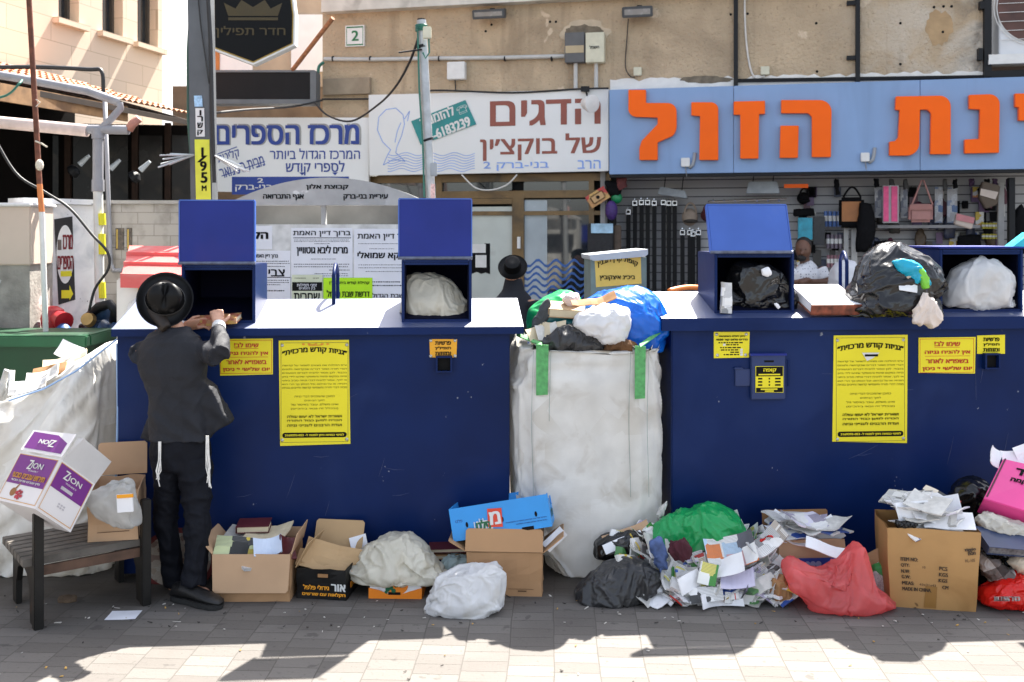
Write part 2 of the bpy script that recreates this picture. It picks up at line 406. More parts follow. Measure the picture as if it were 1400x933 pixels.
# ================================================================ ground
def ground():
    M = bpy.data.materials.new("concrete_pavers"); M.use_nodes = True; n = M.node_tree; L = n.links.new; b = n.nodes["Principled BSDF"]
    tc = n.nodes.new("ShaderNodeTexCoord")
    wob = n.nodes.new("ShaderNodeTexNoise"); wob.inputs["Scale"].default_value = 1.3; wob.inputs["Detail"].default_value = 3; L(tc.outputs["Object"], wob.inputs["Vector"])
    wa = n.nodes.new("ShaderNodeVectorMath"); wa.operation = 'MULTIPLY_ADD'; wa.inputs[1].default_value = (.035,.03,0); L(wob.outputs["Color"], wa.inputs[0]); L(tc.outputs["Object"], wa.inputs[2])
    mp = n.nodes.new("ShaderNodeMapping"); mp.inputs["Rotation"].default_value = (0,0,R(90+2.6)); L(wa.outputs[0], mp.inputs[0])
    br = n.nodes.new("ShaderNodeTexBrick"); L(mp.outputs[0], br.inputs["Vector"])
    br.inputs["Scale"].default_value = 1; br.inputs["Brick Width"].default_value = .1; br.inputs["Row Height"].default_value = .2
    br.inputs["Mortar Size"].default_value = .0028; br.inputs["Mortar Smooth"].default_value = .3; br.offset = .37; br.inputs["Bias"].default_value = -.1
    br.inputs["Color1"].default_value = (.108,.098,.089,1); br.inputs["Color2"].default_value = (.152,.140,.128,1); br.inputs["Mortar"].default_value = (.085,.077,.068,1)
    def nz(sc, det=6, dist=0):
        t = n.nodes.new("ShaderNodeTexNoise"); t.inputs["Scale"].default_value = sc; t.inputs["Detail"].default_value = det; t.inputs["Distortion"].default_value = dist; L(tc.outputs["Object"], t.inputs["Vector"]); return t
    def rng(src, a, c, lo=0, hi=1):
        r = n.nodes.new("ShaderNodeMapRange"); r.inputs[1].default_value = a; r.inputs[2].default_value = c; r.inputs[3].default_value = lo; r.inputs[4].default_value = hi; L(src, r.inputs[0]); return r.outputs[0]
    def mx(fac, a, c, mode='MIX'):
        x = n.nodes.new("ShaderNodeMix"); x.data_type = 'RGBA'; x.blend_type = mode; L(fac, x.inputs[0]) if not isinstance(fac, float) else setattr(x.inputs[0], 'default_value', fac)
        for k, q in ((6,a),(7,c)):
            if isinstance(q, tuple): x.inputs[k].default_value = (*q, 1)
            else: L(q, x.inputs[k])
        return x.outputs[2]
    c = br.outputs["Color"]
    c = mx(rng(nz(2.2).outputs[0], .35, .7), c, (.15,.13,.12)) if False else c
    st = nz(1.7, 7, .4); c = mx(rng(st.outputs[0], .52, .75, 0, .5), c, (.08,.07,.063))
    gm = nz(9, 3, .2); c = mx(rng(gm.outputs[0], .66, .70, 0, .6), c, (.055,.05,.045)); sp = nz(38, 4); c = mx(rng(sp.outputs[0], .62, .7, 0, .5), c, (.06,.054,.048))
    # trodden earth against the containers, in a band that follows them
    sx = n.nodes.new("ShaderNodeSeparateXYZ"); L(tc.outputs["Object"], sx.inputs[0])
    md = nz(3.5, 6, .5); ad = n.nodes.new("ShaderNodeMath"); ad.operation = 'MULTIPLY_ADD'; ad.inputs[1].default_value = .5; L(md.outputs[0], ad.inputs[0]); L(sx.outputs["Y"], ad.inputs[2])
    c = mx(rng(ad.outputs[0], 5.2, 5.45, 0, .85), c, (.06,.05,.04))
    L(c, b.inputs["Base Color"]); b.inputs["Roughness"].default_value = .85
    bp = n.nodes.new("ShaderNodeBump"); bp.inputs["Strength"].default_value = .7; bp.inputs["Distance"].default_value = .006
    iv = n.nodes.new("ShaderNodeMath"); iv.operation = 'MULTIPLY_ADD'; iv.inputs[1].default_value = -1; iv.inputs[2].default_value = 1; L(br.outputs["Fac"], iv.inputs[0])
    bp2 = n.nodes.new("ShaderNodeBump"); bp2.inputs["Strength"].default_value = .35; bp2.inputs["Distance"].default_value = .004; L(nz(60).outputs[0], bp2.inputs["Height"])
    L(iv.outputs[0], bp.inputs["Height"]); L(bp2.outputs[0], bp.inputs["Normal"]); L(bp.outputs[0], b.inputs["Normal"])
    mb = MB(); mb.poly([(-60,-30,0),(60,-30,0),(60,90,0),(-60,90,0)])
    mk("pavement", mb, M, kind="structure", origin=(0,0,0))
ground()

# ================================================================ shop building (beige stucco)
FW = Wall((0, 12.27), -12.6)
def stucco(name, col, dk):
    return mat(name, col, .95, .14, 2.2, bump=.9, bscale=26, dirt=dk, damt=.56, dscale=1.1, bdist=.03, wear=(min(1, col[0]*1.35), min(1, col[1]*1.4), min(1, col[2]*1.5)), wscale=3, wamt=.66)
STU = stucco("beige_stucco", (.47,.365,.245), (.27,.205,.135))
u440 = FW.uz(441, 100)[0]; u1345 = FW.uz(1345, 60)[0]; uend = u1345 + 3.2
bld = thing("shop_building", FW.at((u440+uend)/2, 0), "beige stucco shop building with a row of shop signs and recessed shopfronts", "building")
mb = MB(); FW.slabu(mb, u440, 2.62, u1345, 5.1, -.35, 0)
mk("wall", mb, STU, bld, "weathered beige stucco upper wall with white patches")
def _stains():
    # own-shaped weathering: pale lime bloom and soot towards the right end, dark runs below the ledge
    n = STU.node_tree; L = n.links.new; b = n.nodes["Principled BSDF"]; src = b.inputs["Base Color"].links[0].from_socket
    tc = [x for x in n.nodes if x.type == 'TEX_COORD'][0]; s = n.nodes.new("ShaderNodeSeparateXYZ"); L(tc.outputs["Object"], s.inputs[0])
    org = bld.location; xa, xb, xc = (FW.px(q, 60).x - org.x for q in (1120, 1300, 1345))
    def rng(sk, a, c, lo=0, hi=1):
        r = n.nodes.new("ShaderNodeMapRange"); r.inputs[1].default_value = a; r.inputs[2].default_value = c; r.inputs[3].default_value = lo; r.inputs[4].default_value = hi; L(sk, r.inputs[0]); return r.outputs[0]
    def nz(sc, st=(1,1,1), det=7, dist=.5):
        m = n.nodes.new("ShaderNodeMapping"); m.inputs["Scale"].default_value = st; L(tc.outputs["Object"], m.inputs[0]); t = n.nodes.new("ShaderNodeTexNoise"); t.inputs["Scale"].default_value = sc; t.inputs["Detail"].default_value = det; t.inputs["Distortion"].default_value = dist; L(m.outputs[0], t.inputs["Vector"]); return t.outputs[0]
    def mul(a, c):
        m = n.nodes.new("ShaderNodeMath"); m.operation = 'MULTIPLY'; L(a, m.inputs[0])
        if isinstance(c, float): m.inputs[1].default_value = c
        else: L(c, m.inputs[1])
        return m.outputs[0]
    def mix(f, a, col):
        x = n.nodes.new("ShaderNodeMix"); x.data_type = 'RGBA'; L(f, x.inputs[0]); L(a, x.inputs[6]); x.inputs[7].default_value = (*col, 1); return x.outputs[2]
    c = mix(mul(mul(rng(s.outputs[0], xa, xb), rng(nz(2.4), .42, .6)), .8), src, (.60,.55,.47))
    c = mix(mul(mul(rng(s.outputs[0], xb, xc), rng(nz(7), .4, .62)), .85), c, (.16,.145,.125))
    c = mix(mul(rng(nz(1.6, (3,3,.22)), .56, .74), .6), c, (.23,.175,.115))
    c = mix(mul(rng(nz(30, (1,1,1), 3, 0), .63, .70), .5), c, (.22,.165,.11))
    L(c, b.inputs["Base Color"])
_stains()
# soot marks with their own outline above the meter boxes and under the floodlights
def soot(name, x0, y0, x1, y1, m, o=.0035, seed=1):
    mb = MB(); k = 28; pts = []; r_ = random.Random(seed)
    for i in range(k):
        a = 2*math.pi*i/k; f = 1 + r_.uniform(-.14,.14); pts.append(FW.px((x0+x1)/2+(x1-x0)/2*math.cos(a)*f, (y0+y1)/2-(y1-y0)/2*math.sin(a)*f, o))
    mb.poly(pts); mk(name, mb, m, bld)
soot("peeled_patch", 768, 27, 832, 62, mat("pale_halo_stain", (.52,.43,.31), .95, .12, 9, bump=.5, bscale=30), .003, 2)
soot("soot_patch", 773, 34, 826, 56, mat("sooty_stucco", (.17,.14,.10), .95, .3, 14, bump=.5, bscale=30), .005, 3)
soot("repair_patch", 1265, 15, 1302, 62, mat("ochre_repair", (.42,.29,.16), .95, .12, 9, bump=.6, bscale=26), .003, 5)
soot("soot_patch", 930, 104, 1000, 114, mat("sooty_stucco", (.17,.14,.10)), .006, 6)
mb = MB()
for k, (x, y) in enumerate(((1277,10),(1290,9),(1301,9),(1231,32),(1289,44),(1231,88),(1116,32),(1117,98),(999,20),(1022,19),(752,30),(760,30),(672,34),(664,43))): mb.lathe([(.016,0),(.015,.003)], FW.px(x,y,.001), FW.n, 8)
mk("anchor_hole", mb, BLACK, bld)
mb = MB(); FW.slabu(mb, u440+.05, 4.68, u1345-.05, 4.86, -.1, .16); FW.slabu(mb, u440+.05, 4.865, u1345-.05, 5.3, -.1, .06)
mk("ledge", mb, mat("painted_concrete", (.58,.56,.5), .85, .12, 5, dirt=(.25,.23,.2), damt=.56, bump=.3), bld)
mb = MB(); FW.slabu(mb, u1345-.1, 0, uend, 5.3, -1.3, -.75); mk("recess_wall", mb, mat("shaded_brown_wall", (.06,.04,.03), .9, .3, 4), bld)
mb = MB(); FW.slab(mb, 441, 108, 505, 128, -.3, .08); mk("lintel", mb, mat("stone_lintel", (.3,.24,.17), .9, .2, 6, bump=.3), bld)
# white strip of paint above the blue sign
mb = MB(); u0, z0 = FW.uz(834, 112, .01); u1, z1 = FW.uz(1345, 98, .01)
pts = []
N = 60; rnd = random.Random(3)
zb = 2.9
for i in range(N+1): pts.append(FW.at(u0+(u1-u0)*i/N, zb, .004))
for i in range(N, -1, -1): pts.append(FW.at(u0+(u1-u0)*i/N, FW.uz(834+(1345-834)*i/N, 111-13*i/N, .004)[1]+rnd.uniform(-.02,.03), .004))
mb.poly(pts); mk("paint_strip", mb, mat("white_wall_paint", (.75,.74,.7), .9, .08, 9, bump=.3), bld)
# fish shop front: bronze frames, door, window
BRZ = mat("bronze_aluminium", (.16,.10,.04), .4, .2, 6, metal=.3, dirt=(.05,.035,.02), damt=.5)
fr = MB()
for a in ((505,241,835,247),(505,290,835,294),(600,262,835,270)): FW.slab(fr, a[0], a[1], a[2], a[3], -.22, -.12)
for a in ((596,241,604,420),(636,270,640,420),(700,262,716,420),(805,241,812,420),(640,272,702,279)): FW.slab(fr, a[0], a[1], a[2], a[3], -.215, -.115)
mk("shopfront_frame", fr, BRZ, bld, "bronze metal frame around the fish shop door and window")
mb = MB(); FW.slab(mb, 640, 283, 701, 440, -.19, -.15)
door = mk("door", mb, mat("cream_door", (.52,.56,.52), .5, .08, 3, dirt=(.3,.3,.28), damt=.62), bld, "pale door with a torn sticker")
mb = MB(); FW.slab(mb, 707, 324, 711, 340, -.11, -.07); mk("handle", mb, WHITEB, door)
mb = MB(); 
u0,za = FW.uz(640,375,-.145); u1,zb2 = FW.uz(670,333,-.145)
rnd = random.Random(8)
mb.poly([FW.at(u0,za,-.146)]+[FW.at(u0+(u1-u0)*t, za+rnd.uniform(0,.03), -.146) for t in (.2,.4,.6,.8)]+[FW.at(u1,za,-.146),FW.at(u1,zb2,-.146),FW.at(u0+(u1-u0)*.75,zb2,-.146),FW.at(u0+(u1-u0)*.7,zb2-.07,-.146),FW.at(u0,zb2-.08,-.146)])
wp = MB(); FW.slab(wp, 644, 334, 664, 346, -.145, -.143); FW.slab(wp, 650, 349, 665, 366, -.145, -.1435)
mk("sticker", mb, BLACK, door); mk("torn_paper", wp, WHITEB, door)
GL = bpy.data.materials.new("window_glass"); GL.use_nodes = True
_b = GL.node_tree.nodes["Principled BSDF"]; _b.inputs["Base Color"].default_value = (.02,.025,.03,1); _b.inputs["Roughness"].default_value = .04; _b.inputs["Specular IOR Level"].default_value = 1
_n = GL.node_tree.nodes.new("ShaderNodeTexNoise"); _n.inputs["Scale"].default_value = 1.5; _bp = GL.node_tree.nodes.new("ShaderNodeBump"); _bp.inputs["Strength"].default_value = .02
GL.node_tree.links.new(_n.outputs[0], _bp.inputs["Height"]); GL.node_tree.links.new(_bp.outputs[0], _b.inputs["Normal"])
mb = MB(); FW.slab(mb, 716, 273, 805, 440, -.2, -.17); win = mk("window", mb, GL, bld, "fish shop window with blue wave decals")
mb = MB(); FW.slab(mb, 717, 274, 748, 440, -.168, -.165); mk("frosted_strip", mb, mat("pale_window_film", (.36,.42,.46), .25, .15, 2.5), win)
wv = MB()
for k in range(6):
    y = 360 + k*9
    pth = [FW.px(717 + t*88/22, y + 4.5*math.sin(t*1.02 + k*.3), -.158) for t in range(23)]
    for a, b2 in zip(pth, pth[1:]):
        wv.poly([a - Vector((0,0,.016)), b2 - Vector((0,0,.016)), b2 + Vector((0,0,.016)), a + Vector((0,0,.016))])
mk("wave_decal", wv, mat("blue_vinyl", (.02,.10,.35), .4), win)
for k, a in enumerate(((716,247,805,262),(604,247,700,262),(508,247,596,292),(508,296,596,430),(606,279,636,430))):
    mb = MB(); FW.slab(mb, *a, -.2, -.17); mk("transom_pane", mb, GL, bld)
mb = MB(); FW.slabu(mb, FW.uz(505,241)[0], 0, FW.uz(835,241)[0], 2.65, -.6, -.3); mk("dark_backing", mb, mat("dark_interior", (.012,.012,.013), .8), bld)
# haberdashery shop interior
us0 = FW.uz(826, 300)[0]
SLAT = bpy.data.materials.new("slatwall"); SLAT.use_nodes = True
def _slat():
    n = SLAT.node_tree; L = n.links.new; b = n.nodes["Principled BSDF"]; tc = n.nodes.new("ShaderNodeTexCoord")
    s = n.nodes.new("ShaderNodeSeparateXYZ"); L(tc.outputs["Object"], s.inputs[0])
    m = n.nodes.new("ShaderNodeMath"); m.operation = 'FRACT'; k = n.nodes.new("ShaderNodeMath"); k.operation = 'MULTIPLY'; k.inputs[1].default_value = 9.5; L(s.outputs["Z"], k.inputs[0]); L(k.outputs[0], m.inputs[0])
    g = n.nodes.new("ShaderNodeMath"); g.operation = 'LESS_THAN'; g.inputs[1].default_value = .13; L(m.outputs[0], g.inputs[0])
    x = n.nodes.new("ShaderNodeMix"); x.data_type = 'RGBA'; x.inputs[6].default_value = (.36,.36,.365,1); x.inputs[7].default_value = (.06,.06,.065,1); L(g.outputs[0], x.inputs[0])
    L(x.outputs[2], b.inputs["Base Color"]); b.inputs["Roughness"].default_value = .5
_slat()
mb = MB(); FW.slabu(mb, us0, 0, uend, 2.75, -1.0, -.62); mk("slat_panel", mb, SLAT, bld, "grey slatted display wall of the open shop")
mb = MB(); FW.slabu(mb, us0-.06, 0, us0, 2.75, -.9, -.1); mk("side_panel", mb, mat("grey_side_panel", (.3,.3,.3), .6), bld)
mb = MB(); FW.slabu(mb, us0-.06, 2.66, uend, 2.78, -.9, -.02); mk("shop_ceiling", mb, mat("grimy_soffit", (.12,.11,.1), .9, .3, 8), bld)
mb = MB()
for x in (1091, 1386): FW.slab(mb, x-4, 244, x+5, 430, -.12, -.04)
mk("shop_post", mb, mat("white_post", (.5,.5,.48), .6), bld) if False else None
pm = mat("white_post", (.45,.45,.44), .6, .1, 9)
for (a, b2) in ((1154,1160),(1164,1172),(1365,1373)):
    mb = MB(); FW.slab(mb, a, 250 if a > 1300 else 310, b2, 430, -.4, -.34); mk("shop_post", mb, pm, bld)
mb = MB(); FW.slab(mb, 1380, 243, 1388, 430, -.1, .0); mk("shop_post", mb, DARKM, bld, "black post at the right of the shop opening")
# steel channels on the upper wall
mb = MB(); FW.slab(mb, 1003, -40, 1009, 118, .0, .06); FW.slab(mb, 1170, -40, 1176, 112, .0, .06)
for x, y in ((1160,4),(1160,79)): FW.slab(mb, x-2, y-2.5, x+12, y+2.5, .0, .05)
a, b2 = FW.px(1009, 110.5, .03), FW.px(1345, 105.5, .03)
mb.tube([a, b2], .022, 6)
mk("steel_channel_frame", mb, DARKM, label="black steel channel frame fixed across the stucco wall above the blue sign", cat="metal frame")
mb = MB(); FW.slab(mb, 1346, -30, 1356, 105, -.1, .08); FW.slab(mb, 1340, 2, 1346, 12, 0, .09); FW.slab(mb, 1338, 66, 1344, 82, 0, .09); FW.slab(mb, 1356, 97, 1420, 107, -.1, .08); FW.slab(mb, 1359,-30,1363,90,-.3,-.25,0)
mk("air_conditioner_bracket", mb, DARKM, label="black steel bracket frame holding up the air conditioner", cat="bracket")

# ================================================================ signs on the facade
def lettering(name, fn, m, parent, label=None):
    mb = MB(); fn(mb)
    return mk(name, mb, m, parent, label)
# -- blue fascia with orange letters
BLUS = mat("blue_composite_panel", (.21,.335,.56), .38, .07, 1.5, dirt=(.17,.27,.45), damt=.55, dscale=2.5, streak=True)
ORA = mat("orange_acrylic", (.98,.135,.0015), .3, .05, 3, spec=.18, bump=.06, bscale=3)
sg = thing("fascia_sign", FW.px(1100, 240, .1), "long blue fascia sign with raised orange Hebrew letters", "shop sign")
O = .17; u0 = FW.uz(833,118,O)[0]; u1 = FW.uz(1003,118,O)[0]; u2 = FW.uz(1258,118,O)[0]; u3 = FW.uz(1430,118,O)[0]
zt = FW.uz(1120,114,O)[1]; zb = FW.uz(1120,235,O)[1]
mb = MB()
for a, b2 in ((u0,u1-.002),(u1+.002,u2-.002),(u2+.002,u3)): FW.slabu(mb, a, zb, b2, zt, .01, O)
mk("panel", mb, BLUS, sg, bevel=.004)
mb = MB(); FW.slabu(mb, u0, zb-.035, u3, zb-.005, .02, O-.02); mk("bottom_trim", mb, DARKM, sg)
def arcpts(cx, cy, r, a0, a1, n=7): return [(cx + r*math.cos(R(a0+(a1-a0)*i/n)), cy - r*math.sin(R(a0+(a1-a0)*i/n))) for i in range(n+1)]
LET = {
 'lamed': [(859,123),(883,123),(883,141)] + arcpts(913,153,12,90,0) + [(925,172)] + arcpts(905,172,20,0,-45) + [(899,195),(899,219),(874,219),(874,203)] + [(877,193),(899,170),(899,161)] + [(870,160)] + arcpts(870,149,11,-90,-180),
 'vav': [(945,140)] + arcpts(972,150,10,90,0) + [(982,219),(956,219),(957,159),(945,158)],
 'zayin': [(1003,139),(1046,138),(1046,156),(1038,156),(1037,217),(1012,217),(1012,157),(1003,157)],
 'he_right': [(1068,137)] + arcpts(1121,153,16,90,0) + [(1136,215),(1110,215),(1110,160),(1105,155),(1068,155)],
 'he_left': [(1067,172),(1092,172),(1091,216),(1066,216)],
 'tav': [(1225,132)] + arcpts(1285,146,15,90,0) + [(1300,211),(1272,211),(1273,155),(1268,150),(1258,150),(1257,195)] + arcpts(1240,196,17,0,-90) + [(1216,213),(1216,194),(1224,193),(1228,188),(1230,151),(1224,150)],
 'nun': [(1325,130)] + arcpts(1353,143,14,90,0) + [(1366,209),(1319,210),(1319,191),(1339,190),(1340,150),(1325,149)],
 'yod': [(1388,128)] + arcpts(1415,140,12,90,0) + [(1427,165),(1393,165),(1393,147),(1388,146)],
}
for k, pts in LET.items():
    mb = MB(); q = [FW.px(x, y, O+.075) for x, y in pts]
    mb.prism(q, FW.n*-.065); mk("letter", mb, ORA, sg, bevel=.004)
# -- fish shop sign
FSM = mat("white_sign_board", (.74,.75,.74), .4, .03, 2, dirt=(.6,.59,.55), damt=.66)
O = .11
fs = thing("fish_shop_sign", FW.px(668, 240, .05), "white fish shop sign with brown Hebrew lettering and a teal phone plate", "shop sign")
mb = MB(); q = [FW.px(*p, O) for p in ((505,240),(832,234),(832,122),(504,130))]; mb.prism(q, FW.n*-.1); mk("panel", mb, FSM, fs)
BRN = mat("brown_vinyl", (.27,.075,.05), .5, .06, 8); LBL = mat("light_blue_vinyl", (.22,.36,.75), .5); 
O += .003
lettering("lettering", lambda b: (wpx(b, FW, "הדגים", 671,173,820,135, O, bold=.035), wpx(b, FW, "של בוקצ׳ין", 657,220,821,182, O, bold=.022, arc=0)), BRN, fs)
lettering("address_line", lambda b: (wpx(b, FW, "הרב", 790,231,821,219, O, bold=.02), wpx(b, FW, "בני-ברק 2", 661,234,750,220, O, bold=.02)), LBL, fs)
mb = MB(); q = [FW.px(*p, O+.012) for p in ((575,198),(651,170),(636,137),(562,166))]; mb.prism(q, FW.n*-.011); 
tp = mk("phone_plate", mb, mat("teal_vinyl", (.01,.23,.23), .45), fs, "teal plate with a phone number")
def tl(b):
    u0, z0 = FW.uz(573,183,O+.014); u1, z1 = FW.uz(640,152,O+.014); a = math.atan2(.22, .62)
    cu, cz = FW.uz(600,160,O+.014); write(b, FW.at, "להזמנות", cu-.25, cu+.2, cz-.055, cz+.075, O+.014, bold=.04, rot=a)
    cu, cz = FW.uz(612,178,O+.014); write(b, FW.at, "03-6183239", cu-.33, cu+.3, cz-.06, cz+.06, O+.014, bold=.05, heb=False, rot=a)
    cu, cz = FW.uz(632,150,O+.014); write(b, FW.at, "☎", cu-.07, cu+.07, cz-.05, cz+.05, O+.014, heb=False, rot=a)
lettering("lettering", tl, WHITEB, tp)
def waves(b):
    for k in range(7):
        pth = [FW.px(530 + t*119/30, 211 + k*3.6 + 2.2*math.sin(t*.75 + k*.2), O) for t in range(31)]
        for a, c in zip(pth, pth[1:]):
            h = Vector((0,0,.004)); b.poly([a-h, c-h, c+h, a+h])
lettering("wave_drawing", waves, LBL, fs)
def fishline(b):
    # plain standing fish outline
    pts = [(541,148),(551,157),(553,170),(549,186),(543,200),(541,209),(554,221),(538,218),(524,226),(529,214),(534,205),(523,194),(516,178),(518,160),(528,150),(541,148)]
    pts2 = [(548,168),(543,180),(540,195)]; pts3 = [(553,163),(560,152),(557,166)]
    for pp in (pts, pts2, pts3):
        q = []
        for (x0,y0),(x1,y1) in zip(pp, pp[1:]):
            q += [(x0+(x1-x0)*t/4, y0+(y1-y0)*t/4) for t in range(4)]
        q.append(pp[-1]); q = [FW.px(x,y,O) for x,y in q]
        for a, c in zip(q, q[1:]):
            d = (c-a).normalized(); nn = d.cross(FW.n)*.005; b.poly([a-nn, c-nn, c+nn, a+nn])
lettering("fish_drawing", fishline, LBL, fs)
# -- book shop sign
BW = Wall((-2.9, 12.75), -2)
bs = thing("book_shop_sign", BW.px(398, 270, 0), "white bookshop sign with blue Hebrew letters behind the tall pole", "shop sign")
mb = MB(); q = [BW.px(*p, .1) for p in ((285,262),(504,266),(505,161),(286,161))]; mb.prism(q, BW.n*-.1); mk("panel", mb, FSM, bs)
NAVY = mat("navy_vinyl", (.012,.045,.27), .5); SHD = mat("grey_vinyl", (.3,.3,.3), .5)
lettering("letter_outline", lambda b: wpx(b, BW, "מרכז הספרים", 297,199,493,169, .1025, bold=.03), SHD, bs)
lettering("lettering", lambda b: (wpx(b, BW, "מרכז הספרים", 295,198,490,171, .106, bold=.04), wpx(b, BW, "המרכז הגדול ביותר", 369,218,492,203, .104, bold=.012),
    wpx(b, BW, "לספרי קודש", 391,240,471,220, .104, bold=.015)), NAVY, bs)
def slant(b):
    for s, x0, y0, x1, y1 in (("קליטת", 297,222,328,206), ("מבית סטמאר", 300,236,362,222)):
        u0, z0 = BW.uz(x0,y0,.104); u1, z1 = BW.uz(x1,y1,.104); write(b, BW.at, s, u0, u1, z0, z1, .104, bold=.01, rot=R(17))
    for p, q in (((297,211),(324,201)), ((303,241),(362,221))):
        a, c = BW.px(*p,.104), BW.px(*q,.104); h = Vector((0,0,.006)); b.poly([a-h,c-h,c+h,a+h])
lettering("slanted_lettering", slant, NAVY, bs)
mb = MB(); BW.slab(mb, 317, 242, 477, 266, .1, .104); bar = mk("address_bar", mb, NAVY, bs)
lettering("lettering", lambda b: (wpx(b, BW, "2", 352,250,360,244, .107, heb=False, bold=.03), wpx(b, BW, "בני-ברק", 322,262,372,253, .107, bold=.03)), WHITEB, bar)
mb = MB()
for x in (413, 458): mb.poly([BW.px(x-4,236,.104), BW.px(x,240,.104), BW.px(x+4,236,.104)])
mk("arrow_mark", mb, NAVY, bs)
# -- hexagonal black sign
HW = Wall((-2.3, 9.6), 0)
hx = thing("hanging_sign", HW.px(346, 88, 0), "black hexagonal hanging sign with faded gold crown and lettering", "shop sign")
pts = [(289,-12),(400,-12),(404,20),(403,62),(346,89),(290,68)]
def off(pts, k, c=(346,25)): return [(c[0]+(x-c[0])*k, c[1]+(y-c[1])*k) for x, y in pts]
mb = MB(); mb.prism([HW.px(*p, .06) for p in off(pts,1.0)], HW.n*-.12); mk("panel", mb, WHITEB, hx)
mb = MB(); mb.prism([HW.px(*p, .064) for p in off(pts,.955)], HW.n*-.003); mk("gold_border", mb, mat("dull_gold", (.33,.22,.04), .5), hx)
mb = MB(); mb.prism([HW.px(*p, .068) for p in off(pts,.925)], HW.n*-.003); mk("black_face", mb, mat("black_gloss", (.004,.0045,.005), .45, spec=.15), hx)
mb = MB(); mb.prism([HW.px(*p, .0685) for p in off(pts,.90)], HW.n*-.0003)
DG = mat("faded_gold", (.05,.036,.010), .6)
def crown(b):
    wpx(b, HW, "חדר תפילין", 295,52,390,36, .072, bold=.02)
    for x0, x1 in ((312,380),):
        pp = [(x0,22),(x1,22),(x1+6,4),(x1-10,12),(x1-18,0),(346,10),(x0+18,0),(x0+10,12),(x0-6,4)]
        b.poly([HW.px(*p, .072) for p in pp])
    b.poly([HW.px(*p, .072) for p in ((312,24),(380,24),(380,28),(312,28))])
lettering("lettering", crown, DG, hx)
# dark roller-shutter box under it, white panel, rear wall
RW = Wall((-3.6, 14.2), 0)
rb = thing("rear_building", RW.px(340, 260, 0), "brown rear building with white panel between the two shops", "building")
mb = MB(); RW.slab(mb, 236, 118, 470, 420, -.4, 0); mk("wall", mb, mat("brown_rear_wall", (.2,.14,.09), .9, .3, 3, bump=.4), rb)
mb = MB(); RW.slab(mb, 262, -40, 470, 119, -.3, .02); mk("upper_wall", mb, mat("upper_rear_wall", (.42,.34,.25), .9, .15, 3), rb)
mb = MB(); RW.slab(mb, 398, 20, 442, 98, .02, .06); mk("white_panel", mb, mat("white_cladding", (.8,.8,.8), .5, .04), rb); mb = MB(); RW.slab(mb, 293, 70, 345, 97, .02, .05); mk("white_panel", mb, mat("white_cladding", (.8,.8,.8)), rb)
mb = MB(); RW.slab(mb, 292,70,300,97,.05,.07); mk("orange_patch", mb, mat("orange_brown", (.45,.16,.04), .6), rb)
SW = Wall((-3.0, 12.4), 0)
mb = MB(); SW.slab(mb, 288, 98, 430, 141, -.25, 0, 0); SW.slab(mb, 288, 136, 432, 142, -.25, .02, 1); SW.slab(mb, 424, 97, 432, 142, -.25, .03, 1)
SW.slab(mb, 288, 96, 430, 99, -.25, .02, 1)
mk("shutter_box", mb, [mat("black_shutter", (.010,.010,.011), .6, .2, spec=.2), mat("grey_trim", (.12,.13,.14), .5)], label="dark rolled shutter box above the bookshop sign", cat="shutter box")
mb = MB(); mb.tube([P(400,96,12.4), P(455,25,12.0)], .03, 8); mk("rusty_rod", mb, mat("rusty_peeling_bar", (.3,.13,.06), .8, .4, 25), label="rusty slanting rod beside the hexagonal sign", cat="metal rod")

# ================================================================ fittings on the stucco wall
def floodlight(x0, y0, x1, y1, lab):
    t = thing("floodlight", FW.px((x0+x1)/2, y1, .1), lab, "floodlight", "floodlights under the ledge")
    mb = MB(); u0, z0 = FW.uz(x0, y1, .2); u1, z1 = FW.uz(x1, y0, .2); h = z1-z0
    a = [FW.at(u0,z0,.24), FW.at(u1,z0,.24), FW.at(u1-.02,z0+.04,.06), FW.at(u0+.02,z0+.04,.06)]
    b = [FW.at(u0,z1-.05,.27), FW.at(u1,z1-.05,.27), FW.at(u1-.02,z1,.06), FW.at(u0+.02,z1,.06)]
    mb.hexa(a, b); mk("housing", mb, mat("grey_black_casting", (.06,.065,.07), .5, .2), t, bevel=.008)
    q = [FW.at(u0+.03,z0+.03,.2475), FW.at(u1-.03,z0+.03,.2475), FW.at(u1-.03,z1-.08,.268), FW.at(u0+.03,z1-.08,.268)]
    g = MB(); g.prism(q, FW.n*.003); mk("lens", g, mat("lamp_lens", (.28,.27,.25), .25), t)
    k = MB(); k.box(FW.at((u0+u1)/2, z1-.02, .03), (.06,.08,.06)); mk("bracket", k, DARKM, t)
floodlight(647, 8, 691, 28, "grey floodlight under the ledge above the fish shop sign")
floodlight(851, 4, 893, 26, "black floodlight under the ledge above the orange letters")
def wallbox(name, rect, d, m, lab, cat, extra=None, grp=None):
    mb = MB(); FW.slab(mb, *rect, 0, d); return mk(name, mb, m, label=lab, cat=cat, bevel=.006, group=grp)
t = thing("meter_box", FW.px(800, 86, 0), "grey and cream pair of electricity meter boxes on the stucco wall", "meter box")
mb = MB(); FW.slab(mb, 772, 45, 799, 85, 0, .12); g = mk("grey_box", mb, mat("dark_grey_box", (.10,.10,.10), .5, .15), t, bevel=.006)
mb = MB(); FW.slab(mb, 773, 63, 798, 72, .12, .124); mk("stripe", mb, mat("tan_stripe", (.45,.36,.22), .6), g)
mb = MB(); FW.slab(mb, 800.5, 45, 826, 85, 0, .125); cb = mk("cream_box", mb, CREAMB, t, bevel=.006)
lettering("lettering", lambda b: wpx(b, FW, "חשמל", 806,67,819,62, .128, bold=.03), BLACK, cb)
mb = MB()
for x in (787, 815): mb.tube([FW.px(x,85,.05), FW.px(x,124,.05)], .025, 8)
